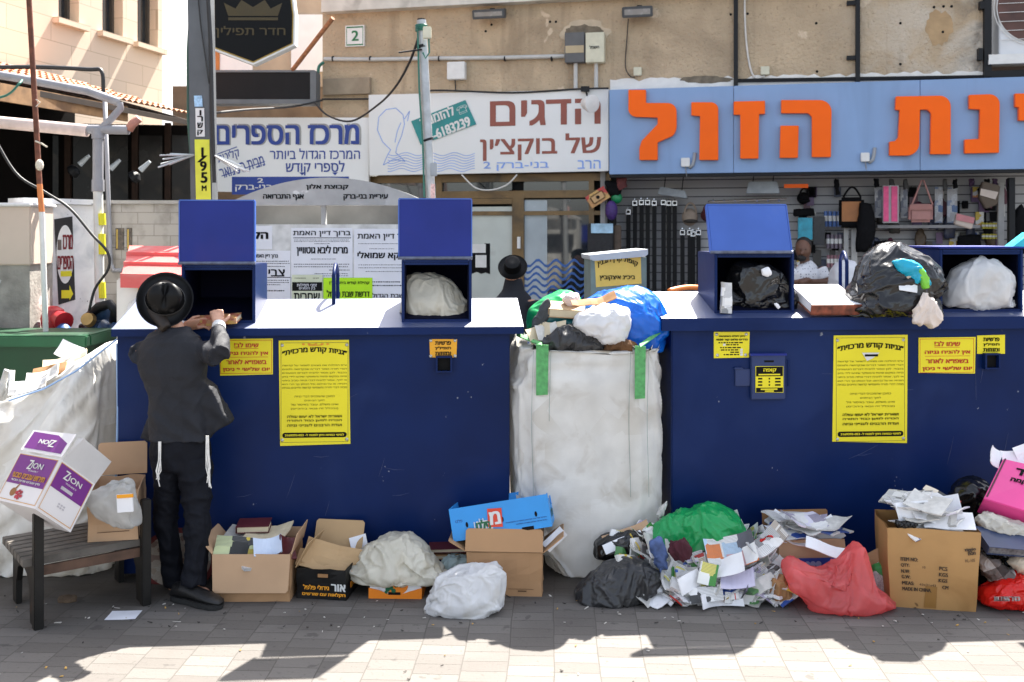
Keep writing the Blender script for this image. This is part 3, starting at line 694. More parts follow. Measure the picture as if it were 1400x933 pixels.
mk("conduit", mb, mat("grey_conduit", (.5,.5,.48), .5), t)
wallbox("junction_box", (611,85,635,108), .1, WHITEB, "square white box with a cable hanging below the grey conduit", "junction box")
wallbox("junction_box", (866,92,877,103), .06, CREAMB, "small pale junction box over the white paint strip", "junction box")
wallbox("junction_box", (1040,91,1052,102), .06, CREAMB, "small green-grey junction box below the white hanging cable", "junction box")
mb = MB(); pth = [FW.px(443,81,.04), FW.px(510,81.5,.04), FW.px(600,80,.04), FW.px(690,79,.04), FW.px(772,77,.04)]; mb.tube(pth, .026, 8)
cd = mk("wall_conduit", mb, mat("grey_conduit", (.5,.5,.48), .5), label="long grey conduit along the stucco wall into the meter boxes", cat="conduit", smooth=True, angle=50)
mb = MB()
for x in (455,506,600,690,754): mb.tube([FW.px(x-.6,80.5,.04), FW.px(x+1.2,80.5,.04)], .034, 8)
mk("clamp", mb, DARKM, cd)
def cable(pts, r, m, lab, nm="cable", sub=6, d=None, cat="cable"):
    # smooth curve through points
    q = []; p = [Vector(x) for x in pts]
    for i in range(len(p)-1):
        a, b, c, e = p[max(i-1,0)], p[i], p[i+1], p[min(i+2,len(p)-1)]
        for k in range(sub):
            t = k/sub; q.append(.5*((2*b)+(c-a)*t+(2*a-5*b+4*c-e)*t*t+(3*b-a-3*c+e)*t**3))
    q.append(p[-1]); mb = MB(); mb.tube(q, r, 6); return mk(nm, mb, m, label=lab, cat=cat, smooth=True)
BCAB = mat("black_cable", (.015,.015,.016), .5)
WCAB = mat("white_cable", (.62,.6,.56), .5); GCAB = mat("green_cable", (.02,.14,.10), .5)
cable([FW.px(859,26,.06), FW.px(857,55,.02), FW.px(855,90,.02), FW.px(861,104,.02), FW.px(868,106,.02)], .006, BCAB, "thin black lead dropping from the floodlight to the junction box")
cable([FW.px(1018,-20,.03), FW.px(1019,40,.02), FW.px(1024,85,.02), FW.px(1032,106,.02), FW.px(1046,104,.02)], .012, WCAB, "white cable hanging down the stucco wall to the green-grey box")
cable([FW.px(622,108,.03), FW.px(623,125,.02)], .008, BCAB, "short black lead below the square white box")
cable([FW.px(443,85,.04), FW.px(436,92,.06), FW.px(435,108,.06)], .02, GCAB, "green flexible conduit bending down at the end of the grey conduit", "flexible_conduit", cat="conduit")
cable([FW.px(440,136,.1), FW.px(560,134,.06), FW.px(590,124,.2), FW.px(700,127,.13), FW.px(790,122,.13), FW.px(832,121,.18)], .012, BCAB, "black cable running along the top edge of the fish shop sign")
cable([FW.px(631,239,.14), FW.px(650,257,.16), FW.px(672,260,.16), FW.px(693,253,.16), FW.px(707,239,.14)], .01, WCAB, "white cable drooping below the fish shop sign")
for x, y, l in ((937,222,"white junction box with a bent grey hose under the orange vav"), (1183,215,"white junction box with a bent grey hose left of the orange tav")):
    t = thing("junction_box", FW.px(x, y+6, .17), l, "junction box", "boxes on the blue fascia")
    mb = MB(); FW.slab(mb, x-6, y-6, x+6, y+6, .172, .22); mk("box", mb, WHITEB, t, bevel=.006)
    q = [FW.px(x+5,y+8,.19), FW.px(x+10,y+4,.19), FW.px(x+12,y-4,.19), FW.px(x+13,y-13,.19)]; mb = MB(); mb.tube(q, .02, 8); mb.tube([FW.px(x,y+6,.19), FW.px(x+2,y+20,.16)], .006, 5); mk("hose", mb, GREYP, t, smooth=True)
# spotlight at the right top of the fish sign
t = thing("spotlight", FW.px(805,125,.2), "dented white spotlight hanging over the fish shop lettering", "spotlight")
mb = MB(); mb.tube([FW.px(801,124,.12), FW.px(803,132,.2), FW.px(803,140,.3)], .012, 6); mb.box(FW.px(800,122,.15),(.1,.06,.06)); mk("bracket", mb, DARKM, t)
mb = MB(); mb.lathe([(.03,0),(.07,.03),(.10,.12),(.105,.17),(.09,.175)], FW.px(798,141,.28), (.5,-.75,-.15), 16); mk("lamp_head", mb, WHITEB, t, smooth=True, angle=40)
# house number
t = thing("house_number_plate", FW.px(485,63,0), "white house number plate with a green 2", "number plate")
mb = MB(); FW.slab(mb, 472, 35.5, 498, 63, 0, .03); mk("plate", mb, WHITEB, t)
mb = MB()
for a in ((473.5,37,496.5,37.8),(473.5,61,496.5,61.8),(473.5,37,474.3,61.8),(495.7,37,496.5,61.8)): FW.slab(mb, *a, .03, .0312)
lettering("numeral", lambda b: (wpx(b, FW, "2", 481,56,490,42, .033, heb=False, bold=.035), b.add(mb.v, mb.f)), mat("green_paint", (.01,.16,.05), .5), t)
# air conditioner
t = thing("air_conditioner", FW.px(1395,80,.1), "white air conditioner outdoor unit at the right edge of the facade", "air conditioner")
mb = MB(); FW.slab(mb, 1366, -40, 1480, 74, -.3, .05); body = mk("casing", mb, mat("white_ac", (.66,.68,.7), .45, .05), t, bevel=.01)
cu, cz = FW.uz(1418, 8, .06); mb = MB(); mb.lathe([(.4,0),(.4,.004)], FW.at(cu, cz, .053), FW.n, 40); mk("fan_opening", mb, mat("fan_dark", (.10,.045,.035), .6, .5, 3), t)
mb = MB()
for k in range(8): mb.tube([FW.at(cu-.39, cz-.36+k*.1, .065), FW.at(cu+.39, cz-.36+k*.1, .065)], .004, 4)
for k in range(2): mb.tube([FW.at(cu+(.41+.03*k)*math.cos(a*math.pi/16), cz+(.41+.03*k)*math.sin(a*math.pi/16), .062) for a in range(33)], .005, 4)
mk("fan_guard", mb, WHITEB, t)
mb = MB(); FW.slab(mb, 1352, 75, 1440, 79, -.1, .1, 0); FW.slab(mb, 1352, 82, 1440, 85, -.1, .12, 0); mk("pipe", mb, WHITEB, t)

# ================================================================ left: stone building, white building, tiled porch
NWALL = Wall((-5.62, 16), 76)
LIM = bpy.data.materials.new("pale_limestone"); LIM.use_nodes = True
def _lim():
    n = LIM.node_tree; L = n.links.new; b = n.nodes["Principled BSDF"]; tc = n.nodes.new("ShaderNodeTexCoord")
    cb = n.nodes.new("ShaderNodeCombineXYZ"); s = n.nodes.new("ShaderNodeSeparateXYZ"); L(tc.outputs["Object"], s.inputs[0]); L(s.outputs["Y"], cb.inputs[0]); L(s.outputs["Z"], cb.inputs[1])
    br = n.nodes.new("ShaderNodeTexBrick"); L(cb.outputs[0], br.inputs["Vector"]); br.inputs["Scale"].default_value = 1; br.inputs["Brick Width"].default_value = .8; br.inputs["Row Height"].default_value = .32; br.inputs["Mortar Size"].default_value = .006
    br.inputs["Color1"].default_value = (.56,.45,.35,1); br.inputs["Color2"].default_value = (.62,.5,.385,1); br.inputs["Mortar"].default_value = (.42,.33,.24,1)
    L(br.outputs["Color"], b.inputs["Base Color"]); b.inputs["Roughness"].default_value = .9
_lim()
sb = thing("stone_building", NWALL.at(-3, 0), "pale limestone building with small recessed windows at upper left", "building")
wins = [(-3.15,-2.55),(-1.75,-1.2),(-.8,-.35)]
z0w = 4.35
def nwall_px(x, y): return NWALL.uz(x, y)
wins = []
for (xa, xb, yb) in ((80,108,20),(140,168,42),(188,216,60)):
    ua, zz = NWALL.uz(xa, yb); ub, z2 = NWALL.uz(xb, yb+10); wins.append((ua, ub, zz-.02))
mb = MB(); zw = sum(w_[2] for w_ in wins)/3
us = [-14] + [q for w_ in wins for q in w_[:2]] + [0]
NWALL.slabu(mb, -14, 0, 0, zw, -.4, 0)
for i in range(0, len(us)-1, 2): NWALL.slabu(mb, us[i], zw, us[i+1], 6.2, -.4, 0)
for a, b2, z in wins: NWALL.slabu(mb, a, zw+1.3, b2, 6.2, -.4, 0)
mk("wall", mb, LIM, sb)
mb = MB(); NWALL.slabu(mb, -.4, 0, .0, 6.2, -4, -.41); mk("end_wall", mb, LIM, sb)
for a, b2, z in wins:
    mb = MB(); NWALL.slabu(mb, a, zw, b2, zw+1.3, -.3, -.2); wd = mk("window", mb, GL, sb)
    mb = MB(); mid = (a+b2)/2
    for p, q in ((a,a+.05),(mid-.03,mid+.03),(b2-.05,b2)): NWALL.slabu(mb, p, zw, q, zw+1.3, -.2, -.15)
    mk("frame", mb, mat("dark_window_frame", (.05,.045,.04), .5), wd)
    mb = MB(); NWALL.slabu(mb, a-.12, zw-.08, b2+.12, zw-.004, -.1, .1); mk("sill", mb, LIM, wd)
mb = MB(); WB = Wall((-7.8, 21), 76); WB.slabu(mb, -7, 0, 3.4, 8, -3, 0); 
mk("white_building", mb, mat("white_render", (.82,.82,.82), .9, .03), label="plain white rendered building behind the tall grey pole", cat="building")
# porch with tiled roof: eave line A-B, roof rises to the left/back
por = thing("tiled_porch", P(120, 300, 11.5), "dark porch with a terracotta tiled roof and wooden fascia at left", "porch")
eA, eB = P(-70, 92, 8.8), P(262, 160, 12.6)
ed = (eB-eA).normalized(); up = Vector((-ed.y, ed.x, 0)).normalized()
if up.x > 0: up = -up
rise = Vector((up.x*2.2, up.y*2.2, .62))
TILE = mat("terracotta_tile", (.62,.28,.16), .85, .3, 14, dirt=(.75,.5,.36), damt=.45, dscale=10, bump=.3)
mb = MB(); L_ = (eB-eA).length; nx = int(L_/.11); prev = None
rows = 6
for r_ in range(rows):
    vs = []
    for i in range(nx*4+1):
        t = i/(nx*4); h = .03*abs(math.sin(math.pi*i/4))
        for kk, q in enumerate((r_/rows, (r_+1)/rows)):
            vs.append(eA + (eB-eA)*t + rise*q + Vector((0,0,h + (.03 if kk == 0 else 0) )))
    mb.add(vs, [(2*i, 2*i+2, 2*i+3, 2*i+1) for i in range(nx*4)])
mk("roof", mb, TILE, por)
mb = MB(); dn = Vector((0,0,-.05)); mb.hexa([eA+dn*2.2, eB+dn*2.2, eB+dn*2.2+rise, eA+dn*2.2+rise],[eA+dn, eB+dn, eB+dn+rise, eA+dn+rise]); mk("roof_deck", mb, mat("dark_timber", (.035,.022,.015), .8, .3), por)
mb = MB(); pr = Vector((-up.x,-up.y,0)); wA, wB = P(-70, 108, 8.75), P(175, 152, 11.4)
o1 = pr*.03; mb.hexa([wA+Vector((0,0,-.12)), wB+Vector((0,0,-.12)), wB+Vector((0,0,-.12))-o1, wA+Vector((0,0,-.12))-o1],[wA+Vector((0,0,.05)), wB+Vector((0,0,.05)), wB+Vector((0,0,.05))-o1, wA+Vector((0,0,.05))-o1]); mk("fascia", mb, mat("weathered_wood", (.3,.17,.08), .8, .3, 9, dirt=(.15,.08,.04), damt=.5, streak=False), por)
# porch interior: back wall, posts, glazing; its shade is put into near-black colours
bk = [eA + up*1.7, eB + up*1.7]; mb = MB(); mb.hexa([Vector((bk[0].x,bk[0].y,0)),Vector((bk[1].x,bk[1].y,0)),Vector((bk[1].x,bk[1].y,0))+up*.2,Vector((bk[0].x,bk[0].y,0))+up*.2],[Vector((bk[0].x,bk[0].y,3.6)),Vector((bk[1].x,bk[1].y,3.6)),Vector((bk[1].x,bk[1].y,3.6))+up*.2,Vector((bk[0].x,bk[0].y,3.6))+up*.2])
mk("back_wall", mb, mat("shaded_porch_wall", (.006,.0045,.004), .8, .4, 3, spec=.1), por)
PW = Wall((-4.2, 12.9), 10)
mb = MB(); PW.slab(mb, -120, 165, 268, 430, -.3, 0); mk("shade_screen", mb, mat("shaded_porch_wall", (.006,.0045,.004), .8, .4, 3, spec=.1), por)
for x in (88, 180, 225):
    mb = MB(); PW.slab(mb, x, 168, x+8, 430, 0, .08); mk("post", mb, mat("dark_brown_post", (.035,.02,.014), .7, .3, spec=.15), por)
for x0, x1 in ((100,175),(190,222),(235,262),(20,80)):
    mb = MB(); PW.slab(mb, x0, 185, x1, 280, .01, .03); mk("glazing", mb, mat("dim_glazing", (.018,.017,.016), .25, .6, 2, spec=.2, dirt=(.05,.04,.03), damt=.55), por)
LAMPG = mat("pale_lamp_shade", (.5,.55,.58), .3)
for k, (x, y) in enumerate(((116,218),(158,224),(199,226))):
    t = thing("porch_lamp", P(x, y, 11.6), ["leftmost","middle","rightmost"][k] + " pale slanted lamp shade in the dark porch", "lamp", "lamps in the porch")
    mb = MB(); mb.tube([P(x-7,y+7,11.6), P(x+6,y-5,11.6)], [.035,.02], 8); mk("shade", mb, LAMPG, t, smooth=True, angle=40)
    mb = MB(); mb.lathe([(.02,0),(.07,.03),(.08,.09),(.03,.12)], P(x-9,y+12,11.62), (-.6,0,-.4), 14); mk("lamp_body", mb, DARKM, t)
# gutter, pipes
PVC = mat("grey_pvc", (.28,.28,.3), .45, .1, 12); WPVC = mat("whitewashed_pipe", (.62,.5,.45), .6, .12, 12, dirt=(.4,.16,.08), damt=.6)
mb = MB(); mb.tube([P(-60,93,8.6), P(30,108,8.6), P(120,125,8.65), P(163,140,8.7)], .037, 10); mk("eave_gutter_pipe", mb, PVC, label="grey pipe running down along the porch eave", cat="pipe", smooth=True, angle=50)
dp = thing("drain_pipe", P(134, 450, 8.6), "branched grey drain pipe in front of the porch, painted white below", "drain pipe")
mb = MB(); mb.tube([P(134,180,8.6), P(134,262,8.6)], S(7,8.6), 12); mb.tube([P(134,180,8.6),P(150,165,8.6),P(165,148,8.6),P(163,141,8.6)], S(5,8.6), 10); mb.tube([P(118,177,8.6),P(176,178,8.6)], S(6.5,8.6), 10); mb.tube([P(134,176,8.6),P(134,190,8.6)], S(8.5,8.6), 12); mb.tube([P(134,246,8.6),P(134,262,8.6)], S(8.2,8.6), 12)
mk("upper_pipe", mb, PVC, dp, smooth=True, angle=50)
mb = MB(); mb.tube([P(134,260,8.6), P(137,452,8.6)], S(6.3,8.6), 12); mk("lower_pipe", mb, mat("painted_pipe", (.66,.65,.62), .7, .1, 10, dirt=(.35,.33,.3), damt=.58), dp, smooth=True, angle=50)
mb = MB(); mb.tube([P(-60,162,8.6), P(120,179,8.6)], S(8.5,8.6), 12); mk("side_pipe", mb, WPVC, dp, smooth=True, angle=50)
mb = MB(); mb.tube([P(176,178,8.6),P(181,170,8.6),P(190,162,8.6)], S(6,8.6), 10); mk("elbow", mb, mat("clay_elbow", (.45,.2,.15), .6), dp, smooth=True)
YST = mat("yellow_sticker", (.75,.68,.02), .5)
for y0, y1 in ((292,308),(320,348),(386,408)):
    mb = MB(); mb.tube([P(139,y0,8.585),P(140,y1,8.585)], S(5,8.6), 10); mk("yellow_band", mb, YST, dp)
cable([P(-60,92,8.9), P(0,92,9.1), P(60,92,9.2), P(120,95,9.3), P(139,98,9.3), P(141,130,9.3)], .02, BCAB, "black cable pipe bent over the porch roof")
mb = MB(); mb.tube([P(143,130,9.3), P(148,270,9.3), P(151,360,9.3), P(155,370,9.3), P(167,370,9.3)], S(3.2,9.3), 8); mk("grey_conduit", mb, PVC, label="thin grey conduit beside the branched drain pipe", cat="conduit", smooth=True)
mb = MB(); mb.tube([P(38,-30,7.6), P(50,190,7.6), P(55,252,7.6), P(56,275,7.6), P(62,430,7.6)], S(3.6,7.6), 8)
rp = thing("thin_post", P(62,470,7.6), "thin rust-brown post at far left, orange then white below", "post")
mb = MB(); mb.tube([P(38,-30,7.6), P(54,252,7.6)], S(3.8,7.6), 8); mk("upper_part", mb, RUST, rp, smooth=True, angle=50)
mb = MB(); mb.tube([P(54,252,7.6), P(57,290,7.6)], S(3.9,7.6), 8); mk("orange_part", mb, mat("orange_primer", (.6,.2,.06), .7, .3), rp, smooth=True, angle=50)
mb = MB(); mb.tube([P(57,290,7.6), P(63,470,7.6)], S(3.9,7.6), 8); mk("white_part", mb, mat("painted_pipe", (.66,.65,.62)), rp, smooth=True, angle=50)
mb = MB(); mb.tube([P(49,136,7.55),P(55,140,7.57),P(49,146,7.55)],.004,5); mb.tube([P(48,193,7.55),P(56,196,7.56),P(64,201,7.5)],.007,5); mb.ball(P(54,226,7.56),(.03,.03,.045),2); mk("string", mb, mat("string", (.6,.55,.45), .8), rp)
cable([P(-20,165,8.0), P(20,235,8.0), P(60,262,8.0), P(95,285,8.0), P(125,320,8.0), P(147,345,8.0), P(148,368,8.0), P(130,395,8.0), P(122,425,8.0)], .012, BCAB, "black cable looping down the left wall to the water valve")
cable([P(-20,138,8.4), P(10,130,8.4), P(26,115,8.4), P(30,110,8.5)], .01, GCAB, "thin green cable under the porch eave")
# walls at left
W1 = Wall(P(30,400,8.3).xy, 52)
lw = thing("whitewashed_wall", P(80,450,8.8), "peeling whitewashed wall with the bookshop arrow poster", "wall")
PEEL = mat("peeling_whitewash", (.72,.72,.72), .85, .08, 5, dirt=(.42,.44,.47), damt=.52, dscale=4, wear=(.2,.2,.2), wscale=14, wamt=.68, bump=.3)
uL, uR = W1.uz(33,300)[0], W1.uz(130,300)[0]; zt = W1.uz(80,280)[1]
mb = MB(); W1.slabu(mb, uL, 0, uR, zt, -.2, 0); mk("face", mb, PEEL, lw)
mb = MB(); W1.slabu(mb, uL-.02, zt+.003, uR+.02, zt+.05, -.24, .04); mk("coping", mb, PEEL, lw)
po = thing("arrow_poster", W1.px(90,413,.003), "black poster with a white oval, Hebrew lettering and a yellow arrow", "poster")
mb = MB(); mb.poly([W1.px(*p,.004) for p in ((80,417),(103,410),(99,296),(74,300))]); mk("sheet", mb, mat("black_poster", (.015,.014,.015), .5), po)
mb = MB(); mb.poly([W1.px(89+12*math.cos(a*math.pi/16), 348+40*math.sin(a*math.pi/16), .006) for a in range(32)][::-1]); mk("white_oval", mb, mat("poster_white", (.75,.75,.73), .5), po)
lettering("lettering", lambda b: (wpx(b, W1, "מרכז", 86,341,99,321, .009, bold=.02), wpx(b, W1, "הספרים", 79,369,100,350, .009, bold=.02)), mat("dark_red_ink", (.2,.01,.015), .5), po)
lettering("logo_tile", lambda b: W1.slab(b, 79,328,84,342,.006,.0085), mat("grey_brown_ink", (.14,.11,.09), .5), po)
mb = MB(); W1.slab(mb, 83,371,98,378,.006,.0075); mb.poly([W1.px(*p,.009) for p in ((84,397),(95,397),(95,390),(100,402),(95,411),(95,408),(84,408))]); mk("yellow_mark", mb, YST, po)
W2 = Wall(P(130,400,9.35).xy, 3)
gw = thing("grey_block_wall", P(190,450,9.4), "grey limewashed block wall behind the red-roofed box", "wall")
BRK = bpy.data.materials.new("limewashed_blocks"); BRK.use_nodes = True
def _brk():
    n = BRK.node_tree; L = n.links.new; b = n.nodes["Principled BSDF"]; tc = n.nodes.new("ShaderNodeTexCoord")
    cb = n.nodes.new("ShaderNodeCombineXYZ"); s = n.nodes.new("ShaderNodeSeparateXYZ"); L(tc.outputs["Object"], s.inputs[0]); L(s.outputs["X"], cb.inputs[0]); L(s.outputs["Z"], cb.inputs[1])
    br = n.nodes.new("ShaderNodeTexBrick"); L(cb.outputs[0], br.inputs["Vector"]); br.inputs["Scale"].default_value = 1; br.inputs["Brick Width"].default_value = .3; br.inputs["Row Height"].default_value = .11; br.inputs["Mortar Size"].default_value = .004
    br.inputs["Color1"].default_value = (.46,.43,.39,1); br.inputs["Color2"].default_value = (.40,.37,.33,1); br.inputs["Mortar"].default_value = (.27,.25,.22,1)
    nz = n.nodes.new("ShaderNodeTexNoise"); nz.inputs["Scale"].default_value = 5; nz.inputs["Detail"].default_value = 6; L(tc.outputs["Object"], nz.inputs["Vector"])
    mr = n.nodes.new("ShaderNodeMapRange"); mr.inputs[1].default_value = .5; mr.inputs[2].default_value = .7; L(nz.outputs[0], mr.inputs[0])
    x = n.nodes.new("ShaderNodeMix"); x.data_type = 'RGBA'; L(mr.outputs[0], x.inputs[0]); L(br.outputs["Color"], x.inputs[6]); x.inputs[7].default_value = (.25,.23,.2,1)
    L(x.outputs[2], b.inputs["Base Color"]); b.inputs["Roughness"].default_value = .9
_brk()
mb = MB(); W2.slab(mb, 128, 279, 300, 520, -.2, 0); mk("face", mb, BRK, gw)
mb = MB(); W2.slab(mb, 128, 274, 300, 279, -.22, .03); mk("coping", mb, mat("concrete_coping", (.4,.38,.35), .9, .15, 8), gw)
for x in (158, 173):
    mb = MB(); W2.slab(mb, x, 312, x+(11 if x < 160 else 7), 342, 0, .012); mk("notice_remnant", mb, mat("torn_dark_poster", (.12,.10,.08), .8, .5, 30), gw)
    mb = MB(); W2.slab(mb, x+1, 314, x+3, 340, .012, .014); mk("yellow_edge", mb, mat("old_yellow", (.5,.35,.08), .7), gw)
eb = thing("electric_cabinet", P(20,460,8.0), "beige electric cabinet on a rough concrete base at far left", "cabinet")
mb = MB(); mb.box(P(14,322,8.0)+Vector((0,.2,0)), (S(56,8), .4, S(82,8))); mk("door_panel", mb, mat("beige_metal", (.56,.46,.38), .6, .06, 3), eb, bevel=.01)
mb = MB(); mb.box(P(14,322,8.0)+Vector((0,.2,S(42,8))), (S(62,8), .46, S(5,8))); mk("lid", mb, PEEL, eb, bevel=.01)
mb = MB(); mb.box(P(14,420,8.0)+Vector((0,.22,0)), (S(50,8), .4, S(114,8))); mk("base", mb, mat("rough_concrete", (.3,.28,.25), .95, .3, 6, bump=.6, wear=(.6,.6,.6), wscale=5, wamt=.62), eb)
# ================================================================ poles
up_ = thing("utility_pole", P(282, 470, 8.2), "tall grey utility pole with a yellow number strip, leaning over the left container", "pole")
D = 8.2
mb = MB(); w_ = S(15,D)
a = [P(274+8,420,D)+Vector((sx*w_, sy*w_, 0)) for sx, sy in ((-1,-1),(1,-1),(1,1),(-1,1))]; a = [Vector((q.x+.02,q.y,0)) for q in a]
b = [P(274,-60,D)+Vector((sx*w_*.95, sy*w_*.95, 0)) for sx, sy in ((-1,-1),(1,-1),(1,1),(-1,1))]
mb.hexa(a, b); mk("shaft", mb, mat("grey_pole_paint", (.10,.108,.116), .55, .15, 6, dirt=(.17,.165,.155), damt=.6, streak=True), up_, bevel=.008)
def polept(px, py, off): return P(px, py, D - w_ - off)
mb = MB(); q = [polept(*p, .008) for p in ((268,273),(288,273),(286,191),(266,191))]; mb.prism(q, (0,.006,0)); ys = mk("number_strip", mb, mat("fluorescent_yellow", (.72,.74,.05), .5), up_)
def at_pole(x, y, o): return polept(x, y, o)
def wpole(b, s, x0, y0, x1, y1, o, **k): return write(b, lambda u, z, oo: polept(u, -z, oo), s, x0, x1, -y0, -y1, o, **k)
lettering("lettering", lambda b: (wpole(b, "1", 275.5,215,278,202, .01, heb=False, bold=.03), wpole(b, "/", 270,222,283,213, .01, heb=False, bold=.04), wpole(b, "9", 274,234,282,221, .01, heb=False, bold=.05), wpole(b, "5", 275,250,283,236, .01, heb=False, bold=.05), wpole(b, "M", 276,261,282,254, .01, heb=False, bold=.05)), BLACK, ys)
mb = MB(); q = [polept(*p, .006) for p in ((268,187),(280,187),(279,148),(267,148))]; mb.prism(q, (0,.004,0)); st = mk("white_sticker", mb, WHITEB, up_)
lettering("lettering", lambda b: [wpole(b, c, 270,y+7,277,y, .009, bold=.06) for c, y in (("ק",178),("ש",168),("ר",159))] + [wpole(b, "ו", 273,158,275,151, .009, bold=.04)], BLACK, st)
mb = MB(); q = [polept(*p, .006) for p in ((266,146),(277,146),(276,131),(265,131))]; mb.prism(q, (0,.004,0)); mk("blue_sticker", mb, mat("pale_blue_sticker", (.35,.55,.75), .5, .3, 40), up_)
mb = MB()
rnd = random.Random(5)
for k in range(9):
    y = 209 + rnd.uniform(-2,7); mb.tube([P(266,212,8.12), P(215+rnd.uniform(0,22), y+rnd.uniform(0,16), 7.9+rnd.uniform(-.1,.1))], .007, 5)
    mb.tube([P(290,211,8.12), P(318+rnd.uniform(0,24), 222+rnd.uniform(0,14), 7.9+rnd.uniform(-.1,.1))], .007, 5)
mk("cable_tie", mb, mat("grey_ties", (.45,.47,.48), .5), up_)
mb = MB()
mb.tube([P(268,-30,D-w_-.02), P(275,40,D-w_-.02), P(286,115,D-w_-.02)], .006, 5); mb.tube([P(283,-30,D-w_-.02), P(288,60,D-w_-.02), P(290,150,D-w_-.02), P(293,250,D-w_-.02)], .018, 6); mk("cable", mb, BCAB, up_)
mb = MB(); mb.tube([P(264,-30,D), P(258,70,D), P(258,160,D), P(264,240,D), P(268,280,D)], S(3,D), 8); mk("green_hose", mb, mat("green_hose", (.03,.09,.07), .5), up_, smooth=True)
D2 = 8.9
gp = thing("galvanised_post", P(586, 470, D2), "galvanised post with green cable and cream box beside the notice board", "post")
mb = MB(); mb.tube([Vector((P(590,300,D2).x+.03,D2,0)), P(589,270,D2), P(577,40,D2), P(576,28,D2)], S(6.5,D2), 12); mk("shaft", mb, mat("zinc_post", (.42,.44,.45), .5, .15, 15, metal=.35), gp, smooth=True, angle=50)
mb = MB(); mb.tube([P(576,26,D2), P(576,34,D2)], S(5.5,D2), 12); mb.tube([P(576,62,D2), P(577,66,D2)], S(7.4,D2), 12); mb.tube([P(585,190,D2-.0), P(586,193,D2)], S(7.4,D2), 12); mb.tube([P(577,68,D2-.06),P(545,72,D2-.1)], .008, 5); mk("band", mb, DARKM, gp)
mb = MB()
for k in range(4): mb.tube([P(576+7.5*math.cos(a*math.pi/6), 35+k*2.4+1.5*math.sin(a*math.pi/6), D2-.0+S(7.5,D2)*math.sin(a*math.pi/6)) for a in range(13)], .008, 5)
mb.tube([P(586,50,D2-.07), P(587,72,D2-.07), P(582,80,D2-.07), P(578,72,D2-.07)], .008, 5); mb.tube([P(571,40,D2-.05), P(573,120,D2-.05), P(578,200,D2-.05), P(580,270,D2-.05)], .009, 5); mk("green_cable", mb, GCAB, gp)
mb = MB(); mb.box(P(584,45,D2-.09), (S(11,D2),.05,S(16,D2))); mk("cream_box", mb, CREAMB, gp, bevel=.006)
mb = MB(); mb.box(P(593,232,D2-.08), (S(9,D2),.05,S(18,D2))); mk("lower_box", mb, GREYP, gp, bevel=.006)
mb = MB(); mb.box(P(592,265,D2-.075), (S(5,D2),.01,S(26,D2))); mk("striped_sticker", mb, mat("red_white_sticker", (.7,.45,.42), .5, .4, 50), gp)
cable([P(572,52,D2), P(560,85,9.2), P(540,120,9.8), P(515,145,10.6), P(480,166,11.5), P(448,158,12), P(430,140,12.2)], .012, BCAB, "black cable sagging from the galvanised post towards the bookshop")
cable([P(290,155,9), P(340,150,10.5), P(400,146,12), P(441,137,12.4)], .012, BCAB, "black cable from the tall pole past the shutter box")
# ================================================================ notice board with posters
ND = 8.3
NB = Wall((0, ND+.02), -1)
nb = thing("notice_board", NB.px(440, 470), "grey concrete notice board with an arched top covered in Hebrew posters", "notice board")
CONC = mat("grey_board_concrete", (.38,.38,.37), .85, .15, 6, dirt=(.22,.22,.21), damt=.6, streak=True, wear=(.62,.62,.6), wscale=6, wamt=.66)
arc = [(318,278)] + [(318+ (575-318)*t/20, 278 - 35*math.sin(math.pi*(.06+.88*t/20))**.9) for t in range(1,20)] + [(577,280),(577,281)]
top = [(308,280)] + [(308+(590-308)*t/24, 280 - 37*(1-((t-12)/12)**2)) for t in range(1,24)] + [(590,280)]
mb = MB(); mb.prism([NB.px(*p, .06) for p in [(308,281)]+top[1:-1]+[(590,281)]][::-1], NB.n*-.12); mk("arched_header", mb, CONC, nb)
lettering("header_lettering", lambda b: (wpx(b, NB, "קבוצת אלון", 419,260,476,252, .063, bold=.05), wpx(b, NB, "אגף התברואה", 360,274,415,266, .063, bold=.05), wpx(b, NB, "עיריית בני-ברק", 470,274,530,266, .063, bold=.05)), BLACK, nb)
mb = MB(); NB.slab(mb, 312, 281, 586, 309, -.3, -.2); mk("dark_gap_panel", mb, mat("grey_back_panel", (.16,.16,.155), .7, .3, 3), nb)
mb = MB(); NB.slab(mb, 439, 279, 445, 307, -.03, .03); NB.slab(mb, 308, 279, 316, 480, -.06, .04); NB.slab(mb, 580, 279, 588, 480, -.06, .04); mk("upright", mb, CONC, nb)
mb = MB(); NB.slab(mb, 314, 307, 584, 470, -.04, .02); mk("board_face", mb, mat("torn_paper_layers", (.55,.55,.53), .85, .25, 9, dirt=(.3,.3,.28), damt=.56), nb)
PAP = mat("poster_paper", (.68,.69,.72), .8, .04, 5, dirt=(.52,.53,.55), damt=.64, bump=.15, bscale=6)
def poster(rect, lab, texts, m=PAP, o=.022, lines=(), extra=None, ink=BLACK):
    x0, y0, x1, y1 = rect
    t = thing("poster", NB.px((x0+x1)/2, y1, o), lab, "poster", "posters on the notice board")
    mb = MB(); NB.slab(mb, x0, y0, x1, y1, o-.003, o); mk("sheet", mb, m, t)
    def f(b):
        for s, a, b0, c, e, bo in texts: wpx(b, NB, s, a, e, c, b0, o+.002, bold=bo)
        rnd = random.Random(int(x0))
        for (la, ly, lb, ht, wd) in lines:      # illegible small print as strokes
            x = la
            while x < lb:
                w2 = rnd.uniform(.4, 1)*wd
                if x + w2 > lb: break
                NB.slab(b, x, ly, x+w2, ly+ht, o, o+.0015); x += w2 + rnd.uniform(.6, 1.2)
        if extra: extra(b)
    lettering("lettering", f, ink, t)
